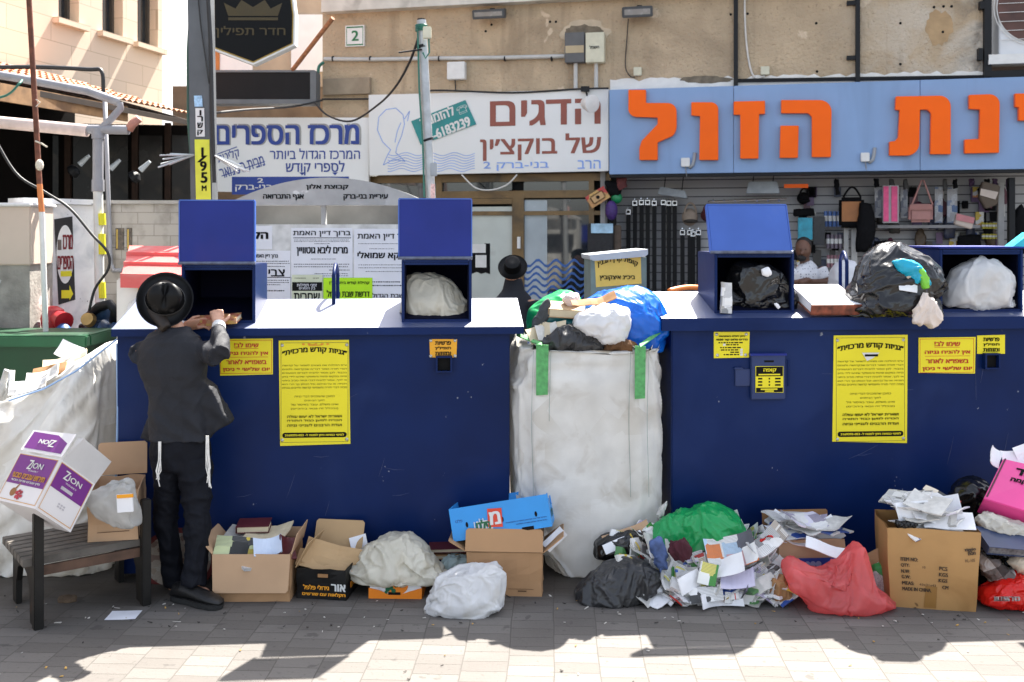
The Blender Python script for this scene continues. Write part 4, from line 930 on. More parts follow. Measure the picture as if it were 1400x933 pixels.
poster((398,312,482,420), "white death notice for a woman in the middle of the notice board", (("ברוך דיין האמת",401,316,479,324,.025),("מרים ליבא גוטוויין",406,336,475,350,.03)), lines=[(402,328,478,.8,1.5),(402,330,478,.8,1.5),(430,333,452,.8,2),(425,354,460,.8,2),(402,361,478,1,2.4),(402,364.5,478,1,2.4),(450,369,478,1,2.4),(430,374,478,.8,2),(440,377,478,.8,2)], extra=lambda b: NB.slab(b, 401,325,480,326, .022,.0235))
poster((484,313,585,422), "white death notice partly hidden by the middle container lid", (("ברוך דיין האמת",489,320,566,329,.025),("אלקא שמואלי",489,344,560,356,.035),("שבת הגדול",509,401,552,407,.03)), lines=[(490,333,570,.8,1.5),(505,340,540,.8,1.5),(490,362,575,.8,2),(490,366,575,.8,2),(500,371,570,.8,2),(505,385,550,1.4,3),(500,390,550,1.4,3)], extra=lambda b: NB.slab(b, 488,329,580,330, .022,.0235), o=.027)
poster((340,343,397,420), "white death notice with heavy lettering beside the left container lid", (("ברוך דיין האמת",348,348,380,354,.03),("צבי הלוי",333,366,389,378,.035)), lines=[(350,357,396,1,2),(350,360,396,1,2),(350,364,390,1,2),(352,383,396,1,2),(350,386,396,1,2),(350,389,385,1,2),(360,397,390,1.5,3)], extra=lambda b: NB.slab(b, 345,379,397,380, .022,.0235), o=.023)
poster((338,309,372,341), "torn white poster remnant at the top left of the notice board", (("הק",346,318,366,330,.08),), o=.024)
poster((399,376,441,425), "pale green prayer times poster with a black band", (("שחרית",402,401,437,412,.03),), m=mat("pale_green_paper", (.58,.62,.45), .8), o=.033, lines=[(403,380,420,1,2),(428,380,436,1,2)], extra=lambda b: NB.slab(b, 399.5,386,440.5,398, .034,.0345))
o_ = bpy.context.scene.objects.get("poster.004")
lettering("band_lettering", lambda b: (wpx(b, NB, "זמני תפילות", 406,392,433,387.5, .037, bold=.02), wpx(b, NB, "בין הזמנים", 409,397,431,393, .037, bold=.02)), PAP, o_)
poster((442,380,509,425), "bright yellow-green poster behind the bin handle", (("קהילת קודש בית אהרן",450,384.5,505,389.5,.025),("דרשת שבת הגדול",447,397,505,406,.03)), m=mat("fluorescent_lime", (.42,.75,.0), .6, .03), o=.034)
# ================================================================ the two blue containers
BF = Wall((0, 5.5), 4)
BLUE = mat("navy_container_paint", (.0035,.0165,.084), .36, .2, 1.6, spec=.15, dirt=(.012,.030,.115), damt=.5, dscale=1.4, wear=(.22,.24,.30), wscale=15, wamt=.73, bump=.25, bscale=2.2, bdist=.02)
BLUEL = mat("blue_lid_paint", (.017,.030,.205), .42, .12, 3, spec=.2, dirt=(.035,.035,.20), damt=.55, dscale=2.5, wear=(.35,.36,.42), wscale=16, wamt=.75, bump=.03, bscale=6)
BLUEW = mat("sky_lit_lid_paint", (.05,.12,.44), .38, .1, 3, spec=.4, dirt=(.10,.16,.45), damt=.55, dscale=3, wear=(.4,.42,.5), wscale=12, wamt=.72)  # lighter copy: sky reflection of the tilted lid put into the colour
INNER = mat("chute_shade_colour", (.002,.003,.015), .7, .2, 5, spec=.1)  # near-black lining colour carries the shade inside the chutes
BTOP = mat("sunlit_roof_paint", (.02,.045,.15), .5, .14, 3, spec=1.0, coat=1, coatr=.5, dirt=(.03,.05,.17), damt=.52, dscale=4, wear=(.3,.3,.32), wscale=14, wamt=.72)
def uof(x, o=0): return BF.uz(x, 450, o)[0]
class Bin:
    def __init__(s, x0, x1, xr0, xr1, lipb, lipt, ridge, lab):
        s.u0, s.u1, s.r0, s.r1 = uof(x0), uof(x1), uof(xr0,.05), uof(xr1,.05); s.lb, s.lt, s.rg = lipb, lipt, ridge
        s.t = thing("paper_container", BF.at((s.u0+s.u1)/2, 0), lab, "recycling container", "blue containers for worn books")
        mb = MB(); BF.slabu(mb, s.u0, .03, s.u1, lipb+.01, -.88, 0); mk("body", mb, BLUE, s.t, bevel=.006)
        prof = [(.05,lipb),(.05,lipt),(-.42,ridge),(-.93,lipt),(-.93,lipb),(-.02,lipb+.0)]
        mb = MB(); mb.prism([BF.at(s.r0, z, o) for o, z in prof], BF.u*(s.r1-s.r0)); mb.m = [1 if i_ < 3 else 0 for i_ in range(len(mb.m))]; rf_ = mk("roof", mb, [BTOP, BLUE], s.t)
    def zs(s, o): return s.lt + (s.rg-s.lt)*(.05-o)/.47
    def chute(s, x0, x1, yt, lid, depth=.37, tilt=0, lidm=None, flat=False):
        o = -.03; u0, u1 = uof(x0,o), uof(x1,o); zt = BF.uz((x0+x1)/2, yt, o)[1]; zb = s.zs(o)-.02; t = .016
        mb = MB()
        BF.slabu(mb, u0, zb, u0+t, zt, o-depth, o); BF.slabu(mb, u1-t, zb, u1, zt, o-depth, o)
        BF.slabu(mb, u0+t, zt-t, u1-t, zt, o-depth, o-.0); BF.slabu(mb, u0+t, zb, u1-t, zb+.035, o-depth, o-.001)
        BF.slabu(mb, u0+t, zt-.03, u1-t, zt-t-.001, o-.02, o-.002)
        b = mk("chute", mb, BLUE, s.t, bevel=.003)
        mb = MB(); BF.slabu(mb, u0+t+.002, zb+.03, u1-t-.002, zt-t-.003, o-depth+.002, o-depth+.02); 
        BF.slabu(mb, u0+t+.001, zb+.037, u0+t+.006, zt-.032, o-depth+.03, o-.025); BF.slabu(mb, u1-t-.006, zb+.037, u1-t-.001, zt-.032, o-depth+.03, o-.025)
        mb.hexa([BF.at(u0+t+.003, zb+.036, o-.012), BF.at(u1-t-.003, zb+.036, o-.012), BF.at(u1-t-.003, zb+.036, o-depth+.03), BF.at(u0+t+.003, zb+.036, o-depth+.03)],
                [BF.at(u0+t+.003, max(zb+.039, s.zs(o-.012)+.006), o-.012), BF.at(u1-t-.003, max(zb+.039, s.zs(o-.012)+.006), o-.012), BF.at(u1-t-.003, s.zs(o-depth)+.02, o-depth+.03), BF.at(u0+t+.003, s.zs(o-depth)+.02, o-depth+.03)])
        mk("shade_lining", mb, INNER, b)
        if lid:
            xa, xb, ya, yb = lid; ua, za = BF.uz(xa, yb, o+.01); ub, _ = BF.uz(xb, yb, o+.01); h = BF.uz((xa+xb)/2, ya, o+.01)[1] - za
            tl = Vector((0,0,math.cos(R(tilt)))) - BF.n*math.sin(R(tilt)); up = tl*(h/math.cos(R(tilt)))
            nn = BF.n*math.cos(R(tilt)) + Vector((0,0,math.sin(R(tilt))))
            A, Bv = BF.at(ua, za, o+.012), BF.at(ub, za, o+.012)
            mb = MB(); q = [A, Bv, Bv+up, A+up]; mb.prism(q, nn*-.014); l = mk("lid", mb, lidm or BLUEL, b, bevel=.003)
            e = MB(); w = (Bv-A).normalized(); f = .014
            for p, r_ in ((A+up, Bv+up),): e.prism([p-w*.003, r_+w*.003, r_+w*.003+tl*.007, p-w*.003+tl*.007], nn*-.03)
            for p in (A, Bv): 
                sg_ = 1 if p is Bv else -1; e.prism([p, p+w*sg_*.007, p+w*sg_*.007+up, p+up], nn*-.028)
            mk("lid_edge", e, BLUEW, l)
            hg = MB(); hg.tube([A - w*.008 - Vector((0,0,.004)), Bv + w*.008 - Vector((0,0,.004))], .009, 8); mk("hinge", hg, mat("worn_hinge", (.12,.14,.2), .45, .3, 30, metal=.3), l)
        if flat:
            mb = MB(); BF.slabu(mb, u0-.01, zt+.004, u1+.01, zt+.016, o-depth*1.2, o+.012); mk("lid", mb, BLUEL, b, "lid laid flat on top of the chute", bevel=.003)
        return b
    def handle(s, x, yt, lean=0):
        u = uof(x, -.36); o0, o1 = -.33, -.55; z0 = s.zs(o0)
        zt = BF.uz(x, yt, -.42)[1]; mid = (o0+o1)/2
        pth = [BF.at(u, z0-.01, o0)] + [BF.at(u+lean*k/10, zt-.06+.06*math.sin(math.pi*k/10), o0+(o1-o0)*k/10) for k in range(11)] + [BF.at(u+lean, z0-.01, o1)]
        mb = MB(); mb.tube(pth, .011, 10); mk("handle", mb, BLUE, s.t, smooth=True, angle=50)
bin1 = Bin(160, 697, 152, 716, 1.312, 1.352, 1.478, "blue steel paper container on the left with two chutes and open lids")
bin1.chute(248, 349, 362, (246,347,275,359)); bin1.chute(549, 645, 355, (546,644,273,352)); bin1.handle(457, 362)
bin2 = Bin(918, 1500, 905, 1520, 1.322, 1.392, 1.512, "blue steel paper container on the right with cash box and heaped bags on top")
bin2.chute(977, 1086, 345, (973,1082,280,344), tilt=20, lidm=BLUEW); bin2.chute(1285, 1399, 341, None, flat=True); bin2.handle(1155, 345, .05)
mb = MB(); q = [BF.px(*p,.03) for p in ((1006,300),(1008,310),(1010,322),(1009,341))]
rnd = random.Random(19)
for b_, spots in ((bin1,((522,655),(640,540),(662,500),(530,640),(350,690))),(bin2,((1228,662),(1226,655),(1231,672),(1227,684),(1340,560),(985,545),(1060,640)))):
    mb = MB()
    for x, y in spots:
        for j in range(2):
            cx_, cy_ = x+rnd.uniform(-5,5), y+rnd.uniform(-5,5); r_ = rnd.uniform(.3,1.1); n_ = 6; mb.poly([BF.px(cx_+r_*rnd.uniform(.5,1.2)*math.cos(2*math.pi*i/n_), cy_-r_*rnd.uniform(.6,1.6)*math.sin(2*math.pi*i/n_), .0015) for i in range(n_)])
    mk("paint_chip", mb, mat("chipped_paint", (.26,.28,.34), .7, .3, 40), b_.t)
    mb = MB()
    for j in range(9):
        u = b_.u0+.1+(min(b_.u1, 3.2)-b_.u0-.2)*rnd.random(); z = rnd.uniform(.3,1.2); l_ = rnd.uniform(.03,.22); a = rnd.choice((rnd.uniform(-.4,.4), 1.4+rnd.uniform(-.3,.3))); p0 = BF.at(u, z, .001); p1 = BF.at(u+l_*math.cos(a)*.5, z+l_*math.sin(a)*.5, .001); p2 = BF.at(u+l_*math.cos(a), z+l_*math.sin(a)+.01, .001); mb.tube([p0,p1,p2], [.0006,.0012,.0004], 4)
    mk("scratch", mb, mat("scratched_paint", (.05,.07,.17), .5, .3, 30), b_.t)
# small slots under the orange plates, and cash box
for b_, x, y in ((bin1,607,497),(bin2,1357,493)):
    mb = MB(); u, z = BF.uz(x, y, .03); hw = .045
    BF.slabu(mb, u-hw, z-.05, u-hw+.01, z+.04, 0, .035); BF.slabu(mb, u+hw-.01, z-.05, u+hw, z+.04, 0, .035); BF.slabu(mb, u-hw+.01, z+.03, u+hw-.01, z+.04, 0, .035); BF.slabu(mb, u-hw+.01, z-.05, u+hw-.01, z-.042, 0, .035)
    sl = mk("slot", mb, BLUE, b_.t); mb = MB(); BF.slabu(mb, u-hw+.011, z-.041, u+hw-.011, z+.029, .002, .006); mk("slot_opening", mb, BLACK, sl)
t = thing("cash_box", BF.px(1050, 546), "small blue steel cash box with a black and yellow price plate", "cash box")
mb = MB(); BF.slab(mb, 1027, 485, 1074, 546, 0.001, .028); mk("box_body", mb, mat("blue_cashbox_paint", (.008,.028,.12), .4, .15, 5), t, bevel=.005)
mb = MB(); BF.slab(mb, 1005, 505, 1026, 528, 0.001, .012); BF.slab(mb, 1004, 503, 1016, 505.5, .0, .02); mk("lock_bracket", mb, mat("blue_cashbox_paint", (.008,.028,.12)), t, bevel=.003)
mb = MB(); BF.slab(mb, 1026, 484, 1076, 486.5, 0, .036); mk("rim", mb, BLUEL, t)
mb = MB(); BF.slab(mb, 1045, 493, 1058, 495.5, .028, .0295); mk("coin_slot", mb, BLACK, t)
mb = MB(); mb.tube([BF.px(1078,492,.03), BF.px(1078,528,.03)], .006, 6); mk("lock_rod", mb, BLUE, t)
YEL = mat("yellow_plate", (.84,.72,.008), .38, .04, 4, dirt=(.62,.55,.05), damt=.66); ORY = mat("orange_yellow_plate", (.86,.40,.01), .38, .05, 4)
REDI = mat("red_ink", (.55,.025,.01), .5); SCR = mat("rivet_steel", (.5,.5,.48), .35, .2, 30, metal=.7)
def notice(name, corners, lab, m, fn, o=.004, ink=BLACK, border=None, rivets=False, grp=None, parent=None):
    t = thing(name, BF.px((corners[2][0]+corners[3][0])/2, corners[2][1], o), lab, "sign", grp)
    mb = MB(); q = [BF.px(*p, o) for p in corners]; mb.prism(q, BF.n*-.003); mk("plate", mb, m, t)
    u0, z1 = BF.uz(*corners[0], o); u1, z0 = BF.uz(*corners[2], o)
    def rel(x, y): return u0 + (u1-u0)*x, z1 + (z0-z1)*y
    if border:
        ins, wd, bm_ = border; mb = MB(); a, b = rel(ins, ins*abs((u1-u0)/(z1-z0))); c, d = rel(1-ins, 1-ins*abs((u1-u0)/(z1-z0)))
        for r_ in ((a,b-wd,c,b),(a,d,c,d+wd),(a,d,a+wd,b),(c-wd,d,c,b)): BF.slabu(mb, r_[0], r_[1], r_[2], r_[3], o, o+.0006)
        mk("border_line", mb, bm_, t)
    mb = MB(); fn(mb, rel, o+.0012); mk("lettering", mb, ink, t)
    if rivets:
        for x, y in rivets:
            u, z = rel(x, y); r_ = MB(); r_.lathe([(.009,0),(.009,.002),(.005,.005)], BF.at(u, z, o), BF.n, 10); mk("rivet", r_, SCR, t)
    return t, rel
def L_(b, rel, o, s, x0, y0, x1, y1, **k):
    u0, z1 = rel(x0, y0); u1, z0 = rel(x1, y1); write(b, BF.at, s, u0, u1, z0, z1, o, **k)
BODY = ["ע״פ ההלכה אנו מצווים לשמור על קדושת","דברי תורה ושאר דברים שבקדושה ולגונזם","בכבוד. לכן אסור להניח דברים הטעונים","גניזה במקום פתוח והמופקר שיגיעו לידי בזיון","אי לכך, אסור להניח דברי גניזה סביב ביתני","הגניזה או על גביהם. וכל הנותן כך הרי הוא","מבזה דברי תורה ותשמישי קדושה וחייבים בגניזה"]
def bigtext(b, rel, o):
    L_(b, rel, o, "״גניזת קודש מרכזית״", .05, .105, .95, .165, bold=.045, arc=.022)
    for i, s in enumerate(BODY): L_(b, rel, o, s, .05, .230+i*.036, .95, .252+i*.036, bold=0)
    for s, x0, x1, y in (("כמובן שהמכניס דברי גניזה",.22,.78,.53),("לתוך הביתנים",.36,.64,.567),("ואינו משלם, עובר באיסור גזל",.17,.83,.605),("(ובכלל זה גבאי ביהכ״ס)",.17,.83,.645)): L_(b, rel, o, s, x0, y, x1, y+.023, bold=0)
    for s, y in (("ושארית ישראל לא יעשו עוולה",.715),("הכו״ח למען כבוד התורה",.757),("ועדת הרבנים לענייני גניזה",.80)): L_(b, rel, o, s, .12, y, .88, y+.027, bold=.015)
    (ua, za), (ub, zb) = rel(.05,.885), rel(.95,.935); r_ = (za-zb)/2
    pts = [BF.at(ua+r_+r_*math.cos(a), (za+zb)/2+r_*math.sin(a), o) for a in [math.pi/2+math.pi*k/8 for k in range(9)]] + [BF.at(ub-r_+r_*math.cos(a), (za+zb)/2+r_*math.sin(a), o) for a in [-math.pi/2+math.pi*k/8 for k in range(9)]]
    b.poly(pts)
for cs, lab in ((((381,466),(477,465),(479,607),(383,610)), "tall yellow notice with black Hebrew text on the left blue container"), (((1140,459),(1241,458),(1240,606),(1138,604)), "tall yellow notice with black Hebrew text on the right blue container")):
    t, rel = notice("notice_sign", cs, lab, YEL, bigtext, border=(.03,.0022,mat("brown_ink",(.12,.08,.02),.5)), rivets=((.05,.045),(.95,.045),(.05,.955),(.95,.955)))
    mb = MB(); L_(mb, rel, .0075, "לפינוי כמויות ניתן לפנות ל- 053-3169393", .09, .897, .91, .925, bold=.05); mk("phone_line", mb, YEL, t)
    if cs[0][0] > 1000:
        mb = MB(); u, z = rel(.38,.16); u2, z2 = rel(.6,.22); mb.poly([BF.at(u,z,.0072),BF.at(u+.03,z2-.01,.0072),BF.at(u2-.03,z2+.005,.0072),BF.at(u2+.01,z,.0072)]); mk("torn_sticker", mb, WHITEB, t)
        mb = MB(); u, z = rel(.42,.175); u2, z2 = rel(.6,.195); BF.slabu(mb, u, z2, u2, z, .0072, .008); mk("sticker_print", mb, BLACK, t)
    else:
        mb = MB(); L_(mb, rel, .0072, "ישי", .33, .03, .7, .05, bold=.06); mk("orange_scrawl", mb, mat("orange_marker", (.8,.25,.02), .5), t)
def redtext(b, rel, o):
    for s, x0, x1, y in (("שימו לב!",.28,.73,.10),("אין להניח גניזה",.11,.91,.34),("בשפו״א לאחר",.13,.88,.57),("יום שלישי י׳ ניסן",.07,.94,.79)): L_(b, rel, o, s, x0, y, x1, y+.135, bold=.045)
    for y, x0, x1 in ((.27,.28,.73),(.51,.11,.91)): (u0,z),(u1,_) = rel(x0,y), rel(x1,y); BF.slabu(b, u0, z-.001, u1, z+.001, o-.001, o)
notice("warning_sign", ((300,464),(373,463),(373,512),(301,514)), "small yellow sign with red Hebrew text beside the man in the black hat", YEL, redtext, ink=REDI, border=(.02,.0025,REDI))
notice("warning_sign", ((1256,462),(1334,461),(1333,511),(1256,510)), "small yellow sign with red Hebrew text on the right blue container", YEL, redtext, ink=REDI, border=(.02,.0025,REDI))
def slottext(b, rel, o):
    for s, x0, x1, y in (("פרשיות",.22,.79,.12),("תפילין",.22,.79,.40),("ומזוזות",.22,.79,.68)): L_(b, rel, o, s, x0, y, x1, y+.19, bold=.05)
notice("slot_sign", ((587,464),(625,464),(624,489),(588,489)), "small orange plate with three Hebrew words above the slot of the left container", ORY, slottext, rivets=((.05,.08),(.95,.08),(.05,.92),(.95,.92)))
notice("slot_sign", ((1336,459),(1374,458),(1374,484),(1336,484)), "small yellow plate with three Hebrew words above the slot of the right container", YEL, slottext)
def paytext(b, rel, o):
    L_(b, rel, o, "ניתן לשלם באמצעות", .14, .13, .88, .22, bold=.04); L_(b, rel, o, "נדרים פלוס קוד 4550", .06, .26, .95, .36, bold=.05)
    rnd = random.Random(4)
    for y, x0, x1 in ((.4,.13,.82),(.48,.35,.7),(.59,.18,.8),(.68,.2,.72),(.77,.47,.73),(.86,.28,.72)):
        x = x0
        while x < x1-.02:
            w_ = rnd.uniform(.03,.12); (u0,z0_),(u1,z1_) = rel(x,y+.045), rel(min(x+w_,x1),y); BF.slabu(b, u0, z0_, u1, z1_, o-.001, o); x += w_+.025
t, rel = notice("payment_sign", ((976,454),(1025,454),(1024,489),(976,490)), "yellow payment instruction plate above the cash box", YEL, paytext, rivets=((.08,.1),(.92,.1),(.1,.9),(.9,.9)))
mb = MB()
for x, y in ((.26,.46),(.75,.66),(.75,.76),(.75,.85)): (u0,z0_),(u1,z1_) = rel(x,y+.08), rel(x+.07,y); BF.slabu(mb, u0, z0_, u1, z1_, .004, .0055)
mk("icon_mark", mb, WHITEB, t)
def cashtext(b, rel, o):
    for y0, y1 in ((.02,.38),(.81,.98)): (u0,z0_),(u1,z1_) = rel(.02,y1), rel(.98,y0); BF.slabu(b, u0, z0_, u1, z1_, o-.001, o)
    for y in (.44,.56,.68):
        for x0, x1 in ((.09,.24),(.47,.52),(.7,.9)): (u0,z0_),(u1,z1_) = rel(x0,y+.06), rel(x1,y); BF.slabu(b, u0, z0_, u1, z1_, o-.001, o)
t, rel = notice("cash_sign", ((1033,501),(1071,501),(1071,537),(1033,537)), "black and yellow plate reading kupa on the small cash box", YEL, cashtext, o=.032)
mb = MB(); L_(mb, rel, .0355, "קופה", .28, .09, .73, .24, bold=.06)
for x0, x1, y in ((.1,.88,.29),(.18,.78,.84),(.33,.65,.91)): (u0,z0_),(u1,z1_) = rel(x0,y+.05), rel(x1,y); BF.slabu(mb, u0, z0_, u1, z1_, .0335, .035)
mk("yellow_lettering", mb, YEL, t)

# ================================================================ plastic and paper materials
TRWHITE = film("white_film", (.80,.80,.80), .3, .28, crinkle=.9, cs=15, dirt=(.66,.62,.54))
CREAMF = film("cream_film", (.76,.72,.60), .28, .3, crinkle=.9, cs=13, dirt=(.60,.52,.36))
BLACKF = film("black_film", (.006,.006,.007), .22, 0, crinkle=.6, cs=13, stretch=(1,1,.6), spec=.6)
GREYF = film("charcoal_film", (.03,.03,.032), .34, .03, crinkle=.9, cs=14, dirt=(.06,.058,.055))
GREENF = film("green_film", (.012,.36,.10), .3, .15, crinkle=.8, cs=12)
BLUEF = film("blue_film", (.008,.14,.62), .2, .2, crinkle=.9, cs=12)
PINKF = film("coral_film", (.92,.19,.19), .22, .42, alpha=.74, crinkle=.9, cs=12)
REDF = film("red_film", (.75,.015,.01), .24, .15, crinkle=.9, cs=14)
WOVEN = film("woven_white_sack", (.76,.75,.72), .55, .2, crinkle=.22, cs=8, stretch=(1.3,1,.5), dirt=(.53,.49,.43), spec=.3)
def _woven():
    n = WOVEN.node_tree; L = n.links.new; b = n.nodes["Principled BSDF"]; tc = [x for x in n.nodes if x.type == 'TEX_COORD'][0]
    src = b.inputs["Base Color"].links[0].from_socket
    mp = n.nodes.new("ShaderNodeMapping"); mp.inputs["Rotation"].default_value = (.2,.75,.3); L(tc.outputs["Object"], mp.inputs[0])
    v = n.nodes.new("ShaderNodeTexVoronoi"); v.distance = 'CHEBYCHEV'; v.inputs["Scale"].default_value = 4.2; L(mp.outputs[0], v.inputs["Vector"])
    s = n.nodes.new("ShaderNodeSeparateColor"); L(v.outputs["Color"], s.inputs[0])
    nz = n.nodes.new("ShaderNodeTexNoise"); nz.inputs["Scale"].default_value = 2.5; L(tc.outputs["Object"], nz.inputs["Vector"])
    r = n.nodes.new("ShaderNodeMapRange"); r.inputs[1].default_value = .45; r.inputs[2].default_value = .6; L(nz.outputs[0], r.inputs[0])
    m = n.nodes.new("ShaderNodeMath"); m.operation = 'MULTIPLY'; L(s.outputs[0], m.inputs[0]); L(r.outputs[0], m.inputs[1])
    k = n.nodes.new("ShaderNodeMath"); k.operation = 'MULTIPLY'; k.inputs[1].default_value = .75; L(m.outputs[0], k.inputs[0])
    x = n.nodes.new("ShaderNodeMix"); x.data_type = 'RGBA'; L(k.outputs[0], x.inputs[0]); L(src, x.inputs[6]); x.inputs[7].default_value = (.56,.52,.45,1); L(x.outputs[2], b.inputs["Base Color"])
    w_ = n.nodes.new("ShaderNodeTexNoise"); w_.inputs["Scale"].default_value = 1; w_.inputs["Detail"].default_value = 3; mq = n.nodes.new("ShaderNodeMapping"); mq.inputs["Scale"].default_value = (14,14,240); L(tc.outputs["Object"], mq.inputs[0]); L(mq.outputs[0], w_.inputs["Vector"])
    bp = n.nodes.new("ShaderNodeBump"); bp.inputs["Strength"].default_value = .15; bp.inputs["Distance"].default_value = .004; L(w_.outputs[0], bp.inputs["Height"]); L(b.inputs["Normal"].links[0].from_socket, bp.inputs["Normal"]); L(bp.outputs[0], b.inputs["Normal"])
_woven()
GREENB = mat("green_webbing", (.10,.36,.12), .75, .25, 40, bump=.3, bscale=120)
CARD = mat("brown_cardboard", (.43,.245,.12), .85, .1, 3, dirt=(.34,.185,.085), damt=.62, bump=.12, bscale=7)
CARDL = mat("light_cardboard", (.52,.335,.20), .85, .08, 4, dirt=(.42,.26,.14), damt=.62, bump=.1, bscale=9)
CARDD = mat("dark_cardboard", (.33,.17,.07), .85, .12, 4, dirt=(.24,.12,.05), damt=.6, bump=.12, bscale=8)
PAPER = mat("white_paper", (.84,.84,.86), .7, .04, 9); CREAMP = mat("cream_paper", (.62,.53,.37), .75, .08, 12); GREYPAP = mat("newsprint", (.60,.585,.55), .8, .15, 30)
PR = [printed("glossy_page_blue", ((.80,.79,.77),(.03,.10,.42),(.8,.8,.8)), 13, uv=True), printed("glossy_page_red", ((.8,.78,.75),(.62,.03,.02),(.8,.7,.55),(.06,.06,.06)), 16, uv=True), printed("glossy_page_green", ((.8,.8,.75),(.06,.25,.05),(.75,.68,.15)), 15, uv=True),
      printed("glossy_page_yellow", ((.8,.78,.7),(.7,.5,.06),(.75,.3,.1)), 14, uv=True), printed("grey_printed_page", ((.3,.3,.3),(.7,.7,.7),(.5,.47,.43)), 22, uv=True), printed("lilac_printed_page", ((.5,.44,.62),(.75,.72,.82),(.4,.36,.46)), 14, uv=True),
      PAPER, PAPER, GREYPAP]
PR += [printed("dark_cover_page", ((.05,.05,.06),(.10,.10,.13),(.5,.45,.4),(.3,.04,.04)), 12, paper=(.10,.09,.09), uv=True), printed("bright_cover_page", ((.75,.1,.05),(.1,.3,.6),(.8,.65,.1),(.8,.8,.8)), 14, paper=(.7,.3,.1), uv=True)]
PO = [printed("object_glossy_page_blue", ((.80,.79,.77),(.03,.10,.42),(.8,.8,.8)), 13), printed("object_glossy_page_red", ((.8,.78,.75),(.62,.03,.02),(.8,.7,.55),(.06,.06,.06)), 16), printed("object_glossy_page_green", ((.8,.8,.75),(.06,.25,.05),(.75,.68,.15)), 15),
      printed("object_glossy_page_yellow", ((.8,.78,.7),(.7,.5,.06),(.75,.3,.1)), 14), printed("object_grey_printed_page", ((.3,.3,.3),(.7,.7,.7),(.5,.47,.43)), 22), printed("object_lilac_printed_page", ((.5,.44,.62),(.75,.72,.82),(.4,.36,.46)), 14),
      PAPER, PAPER, GREYPAP]
MAROON = mat("maroon_cover", (.10,.015,.02), .5, .1, 8); NAVYC = mat("navy_cover", (.025,.045,.11), .45, .15, 10)
def sheet(name, c, w, h, rot, t=.004, m=PAPER, curl=.1, seed=0, label=None, cat=None, group=None, parent=None, wav=.012):
    nx, ny = 7, 5; M = Euler([R(a) for a in rot]).to_matrix(); top = []; bot = []
    for j in range(ny+1):
        for i in range(nx+1):
            x, y = (i/nx-.5)*w, (j/ny-.5)*h
            z = curl*w*((i/nx-.5)**2*2) + wav*noise.noise(Vector((x*9+seed*3.1, y*9, seed)))*2 
            top.append(Vector(c) + M @ Vector((x, y, z+t))); bot.append(Vector(c) + M @ Vector((x, y, z)))
    n = (nx+1)*(ny+1); q = lambda i, j: j*(nx+1)+i
    fs = []
    for j in range(ny):
        for i in range(nx): fs += [(q(i,j),q(i+1,j),q(i+1,j+1),q(i,j+1)), (n+q(i,j),n+q(i,j+1),n+q(i+1,j+1),n+q(i+1,j))]
    for i in range(nx): fs += [(q(i,0),n+q(i,0),n+q(i+1,0),q(i+1,0)), (q(i,ny),q(i+1,ny),n+q(i+1,ny),n+q(i,ny))]
    for j in range(ny): fs += [(q(0,j),q(0,j+1),n+q(0,j+1),n+q(0,j)), (q(nx,j),n+q(nx,j),n+q(nx,j+1),q(nx,j+1))]
    mb = MB(); mb.add(top+bot, fs); o = mk(name, mb, m, parent, label, cat, group)
    uvl = o.data.uv_layers.new(name="page").data; co = [((i/nx)*w, (j/ny)*h) for j in range(ny+1) for i in range(nx+1)]*2
    for lp in o.data.loops: uvl[lp.index].uv = co[lp.vertex_index]
    return o
def book(c, w, h, t, rot, cover, lab, pages=CREAMP, name="book", grp=None):
    M = Euler([R(a) for a in rot]).to_matrix(); c = Vector(c); th = thing(name, c, lab, "book", grp)
    mb = MB(); 
    mb.box(c + M @ Vector((0,0,t/2-.0015)), (w,h,.003), M); mb.box(c + M @ Vector((0,0,-t/2+.0015)), (w,h,.003), M); mb.box(c + M @ Vector((-w/2+.0015,0,0)), (.003,h,t-.006), M); mk("cover", mb, cover, th)
    mb = MB(); mb.box(c + M @ Vector((.001,0,0)), (w-.012,h-.01,t-.007), M); mk("pages", mb, pages, th); return th
def bag(poly, d, depth, m, lab, seed=1, amp=.015, f=9, fold=.012, floor=None, sub=None, grp=None, sq=.75, nm="plastic_bag", cat="plastic bag"):
    sub = sub or (6 if max(p[0] for p in poly)-min(p[0] for p in poly) > 55 else 5)
    if m.name.endswith("_film"):
        sub = 6 if max(p[0] for p in poly)-min(p[0] for p in poly) > 85 else 5
        base = sack(poly, d, depth, seed, .010, 6, sub, sq, .012, floor); inn = sack(poly, d, depth, seed, .020, 6, 5, sq, .022, floor); c_ = sum(inn.v, Vector())/len(inn.v)
        zl = P(c[0] if False else 0, max(p[1] for p in poly), d).z + .004
        pk_ = m is PINKF; inn.v = [c_ + (v-c_)*(.74 if pk_ else .82) for v in inn.v]; base.v = [c_ + (v-c_)*(1.02 if pk_ else .91) for v in base.v]
        zt_ = max(v.z for v in base.v); xl_ = min(v.x for v in base.v)
        dz = min(v.z for v in inn.v) - zl - .004; inn.v = [v - Vector((0,0,max(0,dz)*.5)) for v in inn.v]
        base.v = [Vector((v.x, v.y, max(v.z, zl+.004))) for v in base.v]
        inn.box((c_.x, c_.y, zl-.05), (1.6, depth*1.25, .1))
        o = mk(nm, base, m, label=lab, cat=cat, group=grp, smooth=True); drape(o, inn, .16 if pk_ else .26, .06 if pk_ else .15, pin=(lambda v: v.z > zt_-.03 or (v.x < xl_+.025 and v.z > .1)) if pk_ else None, post=lambda v: Vector((v.x, v.y, max(v.z, zl)))); return o
    return mk(nm, sack(poly, d, depth, seed, amp, f, sub, sq, fold, floor), m, label=lab, cat=cat, group=grp, smooth=True)
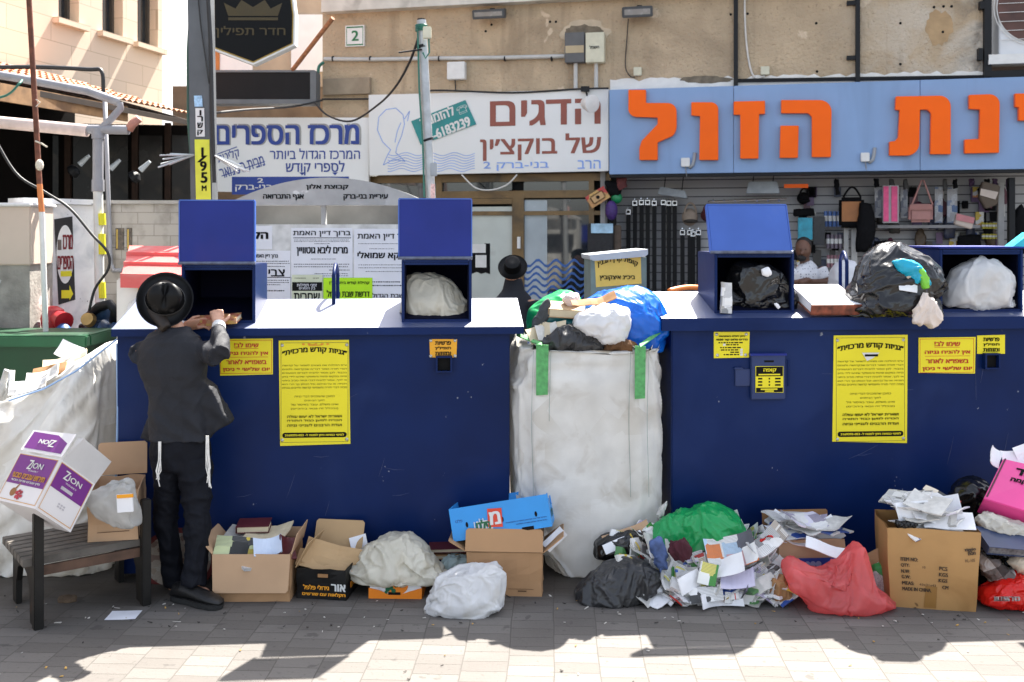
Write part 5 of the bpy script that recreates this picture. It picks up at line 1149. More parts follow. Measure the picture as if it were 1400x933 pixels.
class Crate:
    """open box standing at pixel rectangle x0..x1, ytop..ybot (front face) at distance d, turned by yaw"""
    def __init__(s, name, lab, cat, x0, x1, yt, yb, d, depth, yaw=0, grp=None, z=None, origin=None):
        s.o = P(x0, yb, d) if origin is None else Vector(origin)
        if z is not None: s.o.z = z
        s.W = S(x1-x0, d)/max(.3, math.cos(R(yaw))); s.H = P(0,yt,d).z - s.o.z; s.D = depth
        s.M = Euler((0,0,R(yaw))).to_matrix(); s.t = thing(name, s.o, lab, cat, grp)
    def pt(s, u, v, w): return s.o + s.M @ Vector((u, v, w))
    def front(s, u, z, o): return s.pt(u, -o, z)
    def hexa(s, mb, a, b, m=0):
        (x0,y0,z0),(x1,y1,z1) = a, b
        return mb.hexa([s.pt(x0,y0,z0), s.pt(x1,y0,z0), s.pt(x1,y1,z0), s.pt(x0,y1,z0)],[s.pt(x0,y0,z1), s.pt(x1,y0,z1), s.pt(x1,y1,z1), s.pt(x0,y1,z1)], m)
    def walls(s, m, t=.005, name="carton_body", bulge=.006):
        mb = MB(); W, D, H = s.W, s.D, s.H
        for a, b in (((0,0,0),(W,t,H)), ((0,D-t,0),(W,D,H)), ((0,t,0),(t,D-t,H)), ((W-t,t,0),(W,D-t,H)), ((t,t,0),(W-t,D-t,t))): s.hexa(mb, a, b)
        o = mk(name, mb, m, s.t); bm = bmesh.new(); bm.from_mesh(o.data); bmesh.ops.subdivide_edges(bm, edges=bm.edges, cuts=5, use_grid_fill=True)
        cc_ = s.M @ Vector((W/2, D/2, H*.5))
        for v in bm.verts:
            k = abs(noise.noise((v.co + s.o)*6.5))*.020 + max(0, noise.noise((v.co + s.o)*14+Vector((3,1,7))))*.008
            e = cc_ - v.co; v.co += Vector((e.x/max(W,.1), e.y/max(D,.1), min(0, e.z/max(H,.1)) if v.co.z > .02 else 0))*k*1.6
        bm.to_mesh(o.data); bm.free(); return o
    def flap(s, m, side, length, ang, t=.004, taper=.0):
        """ang: 0 = standing up, 90 = folded outward flat, 180 = hanging down outside"""
        W, D, H = s.W, s.D, s.H; a = R(ang)
        if side == 'front': A, B, dv = (0,-.002,H), (W,-.002,H), (0,-math.sin(a),math.cos(a))
        elif side == 'back': A, B, dv = (0,D+.002,H), (W,D+.002,H), (0,math.sin(a),math.cos(a))
        elif side == 'left': A, B, dv = (-.002,0,H), (-.002,D,H), (-math.sin(a),0,math.cos(a))
        else: A, B, dv = (W+.002,0,H), (W+.002,D,H), (math.sin(a),0,math.cos(a))
        A, B, dv = Vector(A), Vector(B), Vector(dv); e = (B-A)*taper; n = (B-A).normalized().cross(dv)*t
        rr = min(.012, length*.1)
        q = [A, B, B-e+dv*(length-rr), B-e-(B-A).normalized()*rr+dv*length, A+e+(B-A).normalized()*rr+dv*length, A+e+dv*(length-rr)]
        mb = MB(); mb.prism([s.pt(*p) for p in q], s.M @ n); return mk("flap", mb, m, s.t)
    def text(s, mb, st, x0, y0, x1, y1, o=.002, **k): return write(mb, s.front, st, x0*s.W, x1*s.W, y0*s.H, y1*s.H, o, **k)
# ================================================================ row of cartons along the left container
GRP = "cartons and boxes along the foot of the containers"
c = Crate("carton", "open tan carton filled with books and papers beside the man's shoes", "carton", 290, 397, 758, 829, 5.03, .30, 0, GRP, z=.0)
c.walls(CARD); c.flap(CARDL, 'front', .19, 174, taper=.02); c.flap(CARDL, 'left', .09, 40); c.flap(CARDL, 'right', .10, 15, taper=.05); c.flap(CARDL, 'back', .05, 10)
d0 = 5.12
book(c.pt(.15,.24,c.H+.075), .17,.13,.035,(4,0,6), MAROON, "maroon book with cream page edges on top of the open tan carton")
sheet("magazine", c.pt(.14,.2,c.H+.03), .26,.2,(8,2,-4), .012, GREYPAP, .03, 1, "grey newspaper stack under the maroon book in the tan carton", "newspaper")
sheet("magazine", c.pt(.12,.06,c.H+.012), .24,.11,(52,4,2), .01, printed("dark_cover", ((.02,.02,.02),(.6,.45,.05),(.5,.55,.3)), 11, uv=True), .05, 2, "dark magazine with yellow spots standing in the tan carton", "magazine")
sheet("paper_roll", c.pt(.27,.07,c.H+.005), .14,.1,(45,-8,10), .012, mat("pale_blue_paper", (.6,.68,.82), .6), .5, 3, "pale blue folded paper at the right of the tan carton", "paper")
sheet("paper_sheet", c.pt(.35,.08,c.H-.0), .09,.12,(50,20,40), .012, MAROON, .3, 4, "maroon folder corner beside the pale blue paper", "folder")
sheet("magazine", c.pt(.24,.2,c.H+.045), .22,.16,(12,-4,-8), .008, CREAMP, .1, 5, "cream booklet leaning on the right side of the tan carton", "booklet")
for k, (x, y, w_) in enumerate(((.1,.2,.2),(.25,.22,.2),(.2,.12,.24))): sheet("paper_sheet", c.pt(x,y,c.H-.03-.02*k), w_, .2, (6,3,20*k), .015, PR[4], .02, k+20, "printed pages lying inside the tan carton", "paper", "pages inside the tan carton")
BLKC = mat("black_printed_card", (.007,.0065,.0065), .5, .15, 6, spec=.25, wear=(.2,.15,.1), wscale=20, wamt=.74); AMB = mat("amber_ink", (.85,.36,.02), .5)
c = Crate("carton", "black produce carton with white and amber Hebrew lettering", "carton", 404, 472, 776, 824, 5.08, .26, -8, GRP, z=0)
c.W = S(72, 5.08); c.walls(BLKC)
mb = MB(); c.text(mb, "אור", .71, .30, .98, .52, bold=.07); mk("white_lettering", mb, WHITEB, c.t)
mb = MB(); c.text(mb, "גידולי פלפל", .16, .32, .66, .47, bold=.06); c.text(mb, "חקלאות עם שורשים", .14, .10, .98, .24, bold=.06)
write(mb, lambda u, z, o: c.pt(c.W+o, u, z), "שורשים", .06, .23, .3*c.H, .48*c.H, .002, bold=.05); write(mb, lambda u, z, o: c.pt(c.W+o, u, z), "פלפל", .08, .2, .62*c.H, .8*c.H, .002, bold=.05); mk("amber_lettering", mb, AMB, c.t)
mb = MB(); c.hexa(mb, (.44*c.W,-.002,.72*c.H),(.64*c.W,-.0005,.83*c.H)); mk("hand_hole", mb, CARDD, c.t)
c.flap(mat("card_inside", (.50,.33,.17), .8, .08, 5), 'back', .17, 25); c.flap(mat("card_inside", (.50,.33,.17)), 'left', .14, -28)
sheet("cardboard_sheet", P(455,762,5.2), .30, .13, (62,16,6), .006, mat("card_inside", (.50,.33,.17)), .25, 9, "bent tan cardboard sheet standing in the black carton", "cardboard")
sheet("cardboard_sheet", P(440,770,5.17), .26, .1, (40,14,4), .006, mat("card_inside", (.50,.33,.17)), .1, 10, "flat tan cardboard sheet leaning over the black carton rim", "cardboard")
ORC = mat("orange_printed_card", (.88,.24,.01), .5, .06, 6)
c = Crate("fruit_box", "shallow orange and white fruit box with a round orange emblem", "box", 504, 577, 788, 823, 5.08, .24, -2, GRP, z=0)
c.walls(PAPER)
mb = MB(); W, H = c.W, c.H
pts = [(0,0),(W,0),(W,H*.50),(W*.78,H*.34),(W*.6,H*.2),(W*.38,H*.2),(W*.2,H*.38),(0,H*.48)]
mb.poly([c.pt(u,-.0015,z) for u, z in pts]); mb.poly([c.pt(W+.0015,v,z) for v, z in ((0,0),(.24,0),(.24,H*.45),(.1,H*.5),(0,H*.5))]); mk("orange_band", mb, ORC, c.t)
mb = MB(); mb.poly([c.pt(W*.53+.058*math.cos(a*math.pi/14), -.002, H*.60+.048*math.sin(a*math.pi/14)) for a in range(28)]); em = mk("round_emblem", mb, ORC, c.t)
mb = MB(); 
for u, z, r_ in ((.36,.42,.012),(.42,.5,.012),(.47,.36,.012),(.33,.3,.008)): mb.poly([c.pt(W*u+r_*math.cos(a*math.pi/8), -.003, H*z+r_*math.sin(a*math.pi/8)) for a in range(16)])
mk("green_mark", mb, mat("dark_green_ink", (.01,.13,.05), .5), em)
mb = MB(); mb.poly([c.pt(W*u,-.003,H*z) for u, z in ((.55,.55),(.62,.6),(.68,.56),(.62,.5))]); mb.poly([c.pt(W*u,-.003,H*z) for u, z in ((.48,.58),(.54,.62),(.56,.54),(.5,.5))]); mk("leaf_mark", mb, mat("olive_ink", (.10,.14,.02), .5), em)
mb = MB(); c.hexa(mb, (.37*W,-.003,.02),(.60*W,-.0016,.30*H)); mk("hand_hole", mb, BLACK, c.t)
mb = MB(); write(mb, lambda u, z, o: c.pt(W+o, u, z), "תפוז", .04, .14, .6*H, .85*H, .002, bold=.05); mk("side_lettering", mb, mat("navy_ink", (.02,.04,.2), .5), c.t)
bag([(480,766),(488,750),(505,735),(520,726),(552,721),(575,733),(592,752),(604,770),(614,786),(600,790),(575,785),(560,793),(525,788),(505,790),(488,780)], 5.2, .30, CREAMF, "cream translucent plastic bag slumped over the orange fruit box", 3)
sheet("paper_sheet", P(490,742,5.33), .09,.07,(70,-10,20), .003, PAPER, .2, 6, "white paper corner sticking up behind the cream bag", "paper")
bag([(587,812),(590,795),(602,778),(625,768),(645,764),(668,761),(678,757),(689,758),(686,775),(685,790),(687,800),(681,815),(683,824),(665,831),(640,834),(622,838),(600,830),(589,822)], 4.95, .26, TRWHITE, "full white plastic bag on the pavement before the brown carton", 5, floor=0)
c = Crate("carton", "plain brown carton with open flaps under the blue produce tray", "carton", 636, 742, 754, 817, 5.12, .27, -3, GRP, z=0)
c.walls(CARD); c.flap(CARD, 'front', .115, -24); c.flap(CARD, 'right', .13, 52, taper=.05); c.flap(CARD, 'left', .1, 60); c.flap(CARD, 'back', .1, 12)
mb = MB(); c.hexa(mb, (.55*c.W,-.0015,.165*c.H),(.88*c.W,-.0003,.172*c.H)); c.hexa(mb, (.68*c.W,-.0015,.11*c.H),(.79*c.W,-.0003,.135*c.H)); mk("printed_mark", mb, mat("brown_print", (.10,.05,.02), .6), c.t)
sheet("paper_sheet", P(758,738,5.2), .13,.06,(60,-38,20), .004, PAPER, .2, 8, "crumpled white paper on the brown carton's right flap", "paper")
# blue tray, tilted on the brown carton
BLT = mat("blue_printed_card", (.03,.30,.74), .5, .06, 5, bump=.05, bscale=8)
tr = thing("produce_tray", P(690,745,5.28), "bright blue produce tray lying tilted on the brown carton", "tray")
TM = (Euler((0,0,R(-4))).to_matrix() @ Euler((R(-8),R(-10),0)).to_matrix()); TO = P(620,741,5.17); TW, TD, TH = .52, .34, .165
def tp_(u, v, w): return TO + TM @ Vector((u, v, w))
def thex(mb, a, b):
    (x0,y0,z0),(x1,y1,z1) = a, b
    mb.hexa([tp_(x0,y0,z0),tp_(x1,y0,z0),tp_(x1,y1,z0),tp_(x0,y1,z0)],[tp_(x0,y0,z1),tp_(x1,y0,z1),tp_(x1,y1,z1),tp_(x0,y1,z1)])
mb = MB(); t_ = .006
thex(mb,(0,0,0),(TW*.62,t_,TH)); thex(mb,(TW*.62,0,.012),(TW*.8,t_,TH)); thex(mb,(TW*.8,0,0),(TW,t_,TH)); thex(mb,(0,TD-t_,0),(TW,TD,TH)); thex(mb,(0,t_,0),(t_,TD-t_,TH)); thex(mb,(t_,t_,0),(TW-t_,TD-t_,t_))
thex(mb,(TW-t_,t_,0),(TW,TD*.3,TH*.8)); thex(mb,(TW-t_,TD*.3,0),(TW,TD*.65,TH*.55)); thex(mb,(TW-t_,TD*.65,0),(TW,TD-t_,TH*.8)); thex(mb,(TW-t_,TD*.05,TH*.8),(TW,TD*.15,TH)); thex(mb,(TW-t_,TD*.85,TH*.8),(TW,TD*.97,TH))
mk("tray_body", mb, BLT, tr)
mb = MB()
for u in (.16,.52,.86): mb.poly([tp_(u*TW+.007*math.cos(a*math.pi/8), -.001, TH*.45+.014*math.sin(a*math.pi/8)) for a in range(16)])
thex(mb,(TW*.7,-.001,0),(TW*.82,.0,.018)); mk("vent_hole", mb, BLACK, tr)
mb = MB(); a0 = lambda u, z, o: tp_(u, -o, z)
write(mb, a0, "פלט", TW*.25, TW*.40, TH*.18, TH*.55, .0012, bold=.16); mk("white_outline", mb, WHITEB, tr)
mb = MB(); write(mb, a0, "פלט", TW*.255, TW*.395, TH*.2, TH*.53, .004, bold=.05); write(mb, lambda u, z, o: tp_(TW+o, u, z), "פלט", .06, .16, TH*.25, TH*.5, .002, bold=.05); mk("green_lettering", mb, mat("dark_green_ink", (.01,.13,.05), .5), tr)
mb = MB(); mb.poly([tp_(u*TW, -.0052, z*TH) for u, z in ((.37,.28),(.515,.22),(.53,.80),(.385,.84))]); mk("red_square", mb, mat("red_print", (.75,.06,.02), .5), tr)
mb = MB(); write(mb, a0, "מ", TW*.40, TW*.50, TH*.34, TH*.72, .0065, bold=.06); mk("white_letter", mb, WHITEB, tr)
mb = MB(); 
for k in range(2): write(mb, a0, "גידול אריזה ושיווק תוצרת חקלאית", TW*(.55+.1*k), TW*.96, TH*(.3-.09*k), TH*(.34-.09*k), .0012, bold=.03)
write(mb, a0, "פלט", TW*.05, TW*.12, TH*.55, TH*.65, .0012); mk("small_print", mb, mat("navy_ink", (.02,.04,.2), .5), tr)
for k, (x, y, m_, l) in enumerate(((612,748,MAROON,"maroon book lying behind the white bag on the pavement"),(615,756,CARDD,"brown book under the maroon one behind the white bag"))): book(P(x,y,5.42), .2,.14,.022,(0,0,4+k*6), m_, l)
mk("plastic_bag", sack([(598,775),(605,763),(622,758),(640,763),(640,785),(600,785)], 5.33, .14, 8, .01, 12, floor=0), film("pale_green_film", (.55,.68,.66), .3, .3), label="pale green translucent bag tucked behind the white bag", cat="plastic bag", smooth=True)
# ================================================================ big bag between the containers
def loft(rows, seg=96):
    mb = MB(); vs = []
    for cx, cy, z, rx, ry, ex in rows:
        for k in range(seg):
            a = 2*math.pi*k/seg; ca, sa = math.cos(a), math.sin(a)
            vs.append(Vector((cx + math.copysign(abs(ca)**(2/ex), ca)*rx, cy + math.copysign(abs(sa)**(2/ex), sa)*ry, z)))
    n = len(rows); fs = [(i*seg+k, i*seg+(k+1) % seg, (i+1)*seg+(k+1) % seg, (i+1)*seg+k) for i in range(n-1) for k in range(seg)]
    fs += [list(range(seg))[::-1], [(n-1)*seg+k for k in range(seg)]]
    return mb.add(vs, fs)
fb = thing("bulk_bag", P(800,785,5.4), "huge white woven bulk bag with green loops stuffed between the two blue containers", "bulk bag")
prof = [(766,905,785),(742,900,770),(716,906,750),(703,909,720),(699,912,680),(698,914,620),(698,915,560),(699,915,520),(703,914,490),(708,912,474),(712,908,470)]
rows = []
dB = 5.40
def bagrow(y):
    for (a0_,b0_,y0_),(a1_,b1_,y1_) in zip(prof, prof[1:]):
        if y1_ <= y <= y0_: t = (y0_-y)/(y0_-y1_); return a0_+(a1_-a0_)*t, b0_+(b1_-b0_)*t
    return prof[-1][:2]
for i in range(64):
    y = 785 - (785-470)*i/63; a, b = bagrow(y); A, B = P(a,y,dB), P(b,y,dB); z = max(.004, A.z - .0)
    rows.append(((A.x+B.x)/2, dB+.42, z, (B.x-A.x)/2, .42, 5))
mb = loft(rows, 128)
inn = MB(); inn.v = [Vector(v) for v in mb.v]; inn.f = list(mb.f); inn.m = list(mb.m)
plastic(inn, .020, 3.6, 4, (1,1,.9), .022); cI = Vector(((P(800,0,dB)).x, dB+.42, .6)); inn.v = [cI + Vector(((v.x-cI.x)*.955, (v.y-cI.y)*.955, (v.z-cI.z)*.985)) for v in inn.v]
rb_ = random.Random(6)
for k in range(16):     # books inside push the cloth out
    inn.box((cI.x + rb_.uniform(-.3,.3), dB+.055, rb_.uniform(.25,1.1)), (rb_.uniform(.14,.24), .07, rb_.uniform(.12,.2)), (rb_.uniform(-.2,.2), rb_.uniform(-.9,.9), rb_.uniform(-.15,.15)))
wrinkle(mb, .004, 9, 9, (1,1,.8))
for v in mb.v: v.z = max(v.z, .004)
o_ = mk("sack_body", mb, WOVEN, fb, smooth=True)
drape(o_, inn, .035, 1.2, pin=lambda v: v.z > 1.255, post=lambda v: Vector((v.x, max(v.y, dB-.024), max(v.z, .004))), stiff=30)
def front_y(x, z):   # rough front surface of the bag
    return dB - .012
for (xa, xb, yt, yb, tx, ty, lab) in ((733,749,472,541,706,458,"l"),(868,882,474,546,912,447,"r")):
    mb = MB(); q = [P(xa,yb,5.372), P(xb,yb-1,5.372), P(xb+1,yt,5.375), P(xa,yt-1,5.375)]; mb.prism(q, (0,.006,0))
    a, b = P((xa+xb)/2,yt,5.372), P(tx,ty,5.62)
    wv_ = Vector((.0,.045,.012)); mb.hexa([a-wv_*.5, b-wv_*.5, b-wv_*.5+Vector((0,0,.006)), a-wv_*.5+Vector((0,0,.006))],[a+wv_*.5, b+wv_*.5, b+wv_*.5+Vector((0,0,.006)), a+wv_*.5+Vector((0,0,.006))])
    mk("loop", mb, GREENB, fb)
mb = MB()
for x in (728, 752, 861, 886):
    pth = [P(x+1.2*math.sin(y*.03), y, 5.379) for y in range(480, 700, 20)]; mb.tube(pth, .0016, 4)
mk("seam", mb, mat("grey_stitching", (.25,.3,.28), .8), fb)
GT = "refuse heaped in the top of the bulk bag"
bag([(803,412),(808,398),(822,390),(850,387),(880,387),(898,395),(908,408),(911,428),(905,448),(903,466),(880,482),(850,480),(830,450),(812,430)], 5.72, .42, BLUEF, "large bright blue plastic bag at the top right of the bulk bag", 11, .02, 7, .02)
bag([(724,440),(727,415),(745,402),(768,393),(786,398),(800,415),(795,440),(760,455)], 5.85, .3, GREENF, "light green plastic bag at the top left of the bulk bag", 12)
bag([(787,440),(795,424),(815,416),(838,414),(855,420),(859,440),(853,458),(842,468),(822,473),(812,462),(800,452)], 5.48, .22, TRWHITE, "white plastic bag drooping over the front of the bulk bag", 13, .014, 11)
bag([(733,478),(748,462),(770,452),(795,444),(808,452),(818,468),(826,480),(780,484)], 5.50, .2, GREYF, "charcoal plastic bag at the front rim of the bulk bag", 14)
bag([(725,460),(728,440),(738,420),(748,407),(754,412),(750,430),(745,448),(736,462)], 5.55, .08, mat("dark_grey_cloth", (.05,.055,.06), .9, .2, 20, bump=.4, bscale=60), "dark grey rolled cloth standing at the left of the bulk bag", 15, .008, 12, nm="rolled_cloth", cat="cloth")
bag([(740,450),(745,432),(760,425),(780,430),(800,440),(790,452),(760,456)], 5.62, .16, film("teal_film", (.01,.13,.14), .3, .1), "dark teal plastic bag beneath the closed book", 16, .01, 12)
bag([(820,480),(830,466),(850,462),(868,470),(872,482)], 5.45, .12, mat("brown_cloth", (.12,.055,.02), .9, .3, 12), "brown cloth bundle at the front rim under the white bag", 17, .008, 14, nm="cloth_bundle", cat="cloth")
bag([(770,410),(775,404),(790,402),(792,416),(778,420)], 5.6, .1, mat("pinkish_paper", (.6,.5,.47), .7), "small crumpled pinkish paper behind the closed book", 18, .008, 16, sub=4, nm="crumpled_paper", cat="paper")
book(P(775,424,5.58), .20,.14,.05,(14,3,-6), mat("tan_cover", (.45,.3,.16), .6), "thick cream book lying on the refuse in the bulk bag")
sheet("cardboard_sheet", P(812,412,5.5), .25,.06,(24,-10,4), .005, CARDD, .12, 21, "thin brown cardboard strip sticking out over the blue bag", "cardboard")
for k, (x, y, rz) in enumerate(((735,458,20),(748,455,5),(760,452,-10),(755,462,8))): sheet("open_booklet", P(x,y,5.5), .12,.09,(58,8*k-20,rz), .008, GREYPAP if k % 2 else CREAMP, .3, 30+k, "dog-eared cream booklet jammed in the left of the bulk bag", "booklet", "booklets in the bulk bag")
for k in range(7): sheet("paper_sheet", P(745+22*k,468,5.7), .2,.16,(10,0,k*40), .01, PR[(k*2) % 9], .05, k+50, "loose paper packed under the bags in the bulk bag", "paper", "papers packed in the bulk bag")
mb = MB(); mb.tube([P(830+60*t/8, 476-2*t, 5.9) for t in range(9)], .3, 12)
# black bag torn open on the right container
bag([(1154,405),(1163,380),(1176,355),(1188,334),(1203,325),(1222,322),(1246,330),(1262,340),(1276,356),(1284,376),(1284,410),(1283,432),(1250,434),(1210,433),(1180,427),(1160,417)], 5.68, .42, BLACKF, "big shiny black rubbish bag torn open on the right container", 21, .026, 6.5, .022, sub=6)
bag([(1225,352),(1238,348),(1252,355),(1262,368),(1270,383),(1270,393),(1262,396),(1250,385),(1238,372)], 5.47, .1, film("cyan_green_film", (.01,.42,.62), .3, .1), "cyan printed packet spilling from the torn black bag", 22, .006, 12, sub=4, nm="packet", cat="packet")
bag([(1254,364),(1262,366),(1270,380),(1270,394),(1262,395),(1256,380)], 5.425, .05, mat("lime_print", (.2,.6,.05), .4), "lime green packet end beside the cyan packet", 23, .004, 14, sub=4, nm="packet", cat="packet")
sheet("paper_sheet", P(1240,388,5.46), .10,.10,(70,8,0), .004, PAPER, .1, 23, "white page sticking out of the torn black bag", "paper")
bag([(1246,440),(1250,425),(1258,405),(1262,398),(1272,408),(1282,425),(1284,432),(1280,446),(1262,444)], 5.40, .07, mat("pale_pink_paper", (.72,.62,.55), .7, .06, 14), "pale crumpled wrapping paper hanging over the right container's rim", 24, .012, 14, nm="crumpled_paper", cat="paper")
bag([(1218,370),(1230,365),(1245,372),(1250,385),(1262,392),(1264,402),(1248,398),(1230,385)], 5.5, .1, mat("tan_paper_scraps", (.55,.45,.34), .8, .2, 20), "tan paper scraps inside the torn black bag", 25, .012, 16, sub=4, nm="paper_scraps", cat="paper")
# ledger on the right container
t = thing("ledger", P(1128,430,5.5), "thick old ledger with marbled red-brown spine lying open-edged on the right container", "book")
LM = Euler((R(16),0,R(5))).to_matrix(); lc = P(1128,408,5.70)
mb = MB(); mb.box(lc, (.285,.34,.05), LM); mk("pages", mb, PAPER, t)
mb = MB(); mb.box(lc+LM @ Vector((0,-.176,-.005)), (.30,.008,.06), LM); mb.box(lc+LM @ Vector((0,0,-.03)), (.30,.36,.006), LM); mb.box(lc+LM @ Vector((.148,0,-.004)), (.006,.34,.05), LM); mk("cover", mb, mat("marbled_red_brown", (.20,.05,.025), .6, .6, 30), t)
# things inside the chutes
bag([(556,438),(554,410),(557,385),(560,368),(575,366),(595,369),(615,374),(628,388),(637,400),(640,430),(628,440),(605,445),(590,446),(570,440)], 5.68, .24, CREAMF, "full cream translucent bag stuffed in the middle chute of the left container", 31, .016, 9)
bag([(585,440),(592,425),(603,421),(614,428),(618,438),(603,443)], 5.575, .03, mat("brown_contents", (.3,.22,.16), .7, .4, 25), "brown printed contents showing through the cream bag", 32, .004, 14, sub=4, nm="packet", cat="packet")
bag([(996,428),(998,395),(1003,372),(1020,362),(1042,362),(1060,375),(1072,395),(1083,410),(1082,430),(1040,432)], 5.76, .26, BLACKF, "crumpled black bag stuffed in the tilted-lid chute", 33, .024, 7, .02)
sheet("newspaper", P(991,408,5.62), .065,.175,(80,5,14), .014, PR[4], .25, 34, "folded newspaper standing beside the black bag in the chute", "newspaper")
bag([(1041,368),(1050,366),(1055,374),(1050,379),(1042,377)], 5.61, .03, PAPER, "white paper scrap on the black bag in the chute", 35, .004, 20, sub=3, nm="paper_scrap", cat="paper")
bag([(1056,415),(1062,413),(1068,420),(1064,424)], 5.61, .02, PAPER, "tiny white scrap near the bottom of the black bag in the chute", 36, .002, 20, sub=3, nm="paper_scrap", cat="paper")
bag([(1293,424),(1294,400),(1303,378),(1318,366),(1334,360),(1350,364),(1364,374),(1375,390),(1374,412),(1372,425),(1330,428)], 5.8, .25, TRWHITE, "full white bag in the lidless right-hand chute", 37, .014, 9)
bag([(1348,425),(1352,412),(1372,404),(1390,412),(1396,426)], 5.85, .2, TRWHITE, "small white bag behind the full one in the lidless chute", 38, .01, 11)
mb = MB(); mb.prism([P(*p,5.6) for p in ((1385,337),(1410,318),(1420,338))], (0,.1,.0)); mk("cyan_packet", mb, film("cyan_film", (.02,.45,.6), .3, .1), label="cyan packet corner on top of the lidless chute", cat="packet")
# ================================================================ magazine heap, coloured bags
GH = "magazines and loose pages heaped on the pavement"
def moundpt(a, h, k=1.0): 
    c0 = G(955, 806); return Vector((c0.x + a*.40, c0.y - .05 + (1-h)*-.17*k + .14*h + .12*a*a*0, .015 + h*.29*(1-.45*a*a)))
c0 = G(955,800)
mb = MB(); mb.ball((c0.x, c0.y+.12, .0), (.43,.30,.27), 5); wrinkle(mb, .03, 12, 3)
for v in mb.v: v.z = max(v.z, .003)
mk("paper_heap", mb, mat("dark_paper_gaps", (.12,.11,.10), .9, .5, 40), label="heap of torn grey magazines under the loose pages", cat="paper heap", kind="stuff")
rnd = random.Random(42)
HL = "loose magazine page in the heap in front of the green bag"
for k in range(170):
    a = rnd.uniform(-1,1); h = rnd.uniform(0,1)**1.3; p = moundpt(a, h)
    fan = -a*45 + rnd.uniform(-25,25)
    rx = rnd.choice((rnd.uniform(4,30), rnd.uniform(30,68)))
    m_ = PR[rnd.choice((0,0,1,1,2,2,3,4,4,5,6,6,8,8,9))]
    wv_ = rnd.uniform(.15,.25); hv = rnd.uniform(.10,.165)
    s_ = sheet("magazine_page", p + Vector((0,.03,0)), wv_, hv, (rx, rnd.uniform(-28,28), fan), rnd.choice((.002,.004,.008,.014)), m_, rnd.uniform(-.35,.5), k, HL, "magazine", GH, wav=.02)
    M_ = s_.matrix_basis; mz = min((M_ @ v.co).z for v in s_.data.vertices)
    if mz < .004: s_.location.z += .004-mz
for k in range(60):
    a = rnd.uniform(-1,1); h = rnd.uniform(0,.95); p = moundpt(a, h) + Vector((0,-.02,.0))
    s_ = sheet("magazine_page", p, rnd.uniform(.15,.22), rnd.uniform(.05,.09), (rnd.uniform(40,80), rnd.uniform(-20,20) - a*30, rnd.uniform(-30,30) - a*30), rnd.choice((.003,.006,.01)), PR[rnd.choice((0,1,2,4,4,5,6,8,8,9))], rnd.uniform(-.5,.6), k+300, HL, "magazine", GH, wav=.016)
    mz = min((s_.matrix_basis @ v.co).z for v in s_.data.vertices)
    if mz < .004: s_.location.z += .004-mz
# large readable pages
sheet("magazine", P(1000,755,5.08), .25,.17,(48,-14,-8), .006, printed("news_spread", ((.75,.2,.03),(.1,.1,.12),(.45,.6,.75),(.5,.3,.3)), 12, uv=True), .25, 71, "open colour magazine lying against the right of the green bag", "magazine")
sheet("magazine", P(1048,745,5.1), .2,.1,(40,-30,20), .012, printed("grey_news", ((.3,.3,.3),(.6,.6,.6),(.5,.45,.4)), 16, uv=True), .6, 72, "curled newspaper at the right end of the heap", "newspaper")
bag([(1030,745),(1045,742),(1058,728),(1063,730),(1056,745),(1040,752)], 5.12, .05, REDF, "small red plastic scrap on the curled newspaper", 73, .005, 14, sub=4, nm="plastic_scrap", cat="plastic scrap")
sheet("magazine", P(965,813,4.95), .17,.075,(62,-5,4), .004, printed("white_ad", ((.7,.7,.72),(.05,.05,.05)), 22, uv=True), .1, 74, "white advertising page with black marks at the front of the heap", "magazine")
sheet("paper_sheet", P(1000,775,5.0), .15,.1,(50,-25,-30), .003, PAPER, .2, 75, "blank white page at the right middle of the heap", "paper")
sheet("paper_sheet", P(1010,795,4.97), .17,.1,(40,-15,-20), .003, mat("lilac_paper", (.55,.52,.66), .6), .3, 76, "lilac page at the lower right of the heap", "paper")
sheet("magazine", P(968,785,4.98), .09,.11,(60,10,-15), .005, PR[2], .2, 77, "green printed leaflet standing in the middle of the heap", "leaflet")
sheet("magazine", P(940,797,4.95), .2,.08,(65,0,52), .006, PAPER, .1, 78, "long white folded page standing diagonally in the heap", "paper")
bag([(1050,812),(1055,790),(1070,785),(1080,800),(1080,818),(1060,822)], 5.0, .12, CARDD, "crushed brown paper bag between the heap and the coral bag", 79, .01, 12, floor=0, nm="paper_bag", cat="paper bag")
bag([(890,742),(902,735),(910,748),(912,775),(903,785),(896,770)], 5.05, .06, mat("blue_denim_paper", (.06,.10,.24), .7, .5, 20), "dark blue printed plastic crumple on the heap", 80, .01, 16, nm="crumpled_wrapper", cat="wrapper")
bag([(912,755),(918,740),(935,736),(945,748),(943,764),(925,768)], 5.05, .1, mat("burgundy_cloth", (.06,.01,.018), .9, .2, 20), "burgundy cloth bundle below the green bag", 81, .012, 14, nm="cloth_bundle", cat="cloth")
bag([(884,762),(890,738),(900,718),(913,703),(928,698),(944,698),(958,690),(972,684),(988,692),(1002,705),(1012,716),(1020,732),(1024,744),(1000,750),(975,758),(940,757),(915,763)], 5.28, .26, GREENF, "bright green plastic bag on top of the magazine heap", 82, .024, 8, .02, sub=6)
bag([(786,810),(793,795),(805,782),(825,768),(850,758),(875,755),(893,762),(892,782),(870,800),(852,815),(842,824),(815,824),(792,818)], 5.08, .26, GREYF, "dusty charcoal rubbish bag at the left end of the magazine heap", 83, .016, 8, floor=0)
bag([(818,765),(820,745),(832,736),(858,732),(882,735),(896,745),(894,765),(860,772)], 5.3, .2, BLACKF, "small black rubbish bag beside the bulk bag", 84, .014, 10, floor=0)
sheet("cardboard_sheet", P(858,735,5.3), .26,.1,(50,-16,12), .008, CARDL, .1, 85, "tan cardboard piece lying over the small black bag", "cardboard")
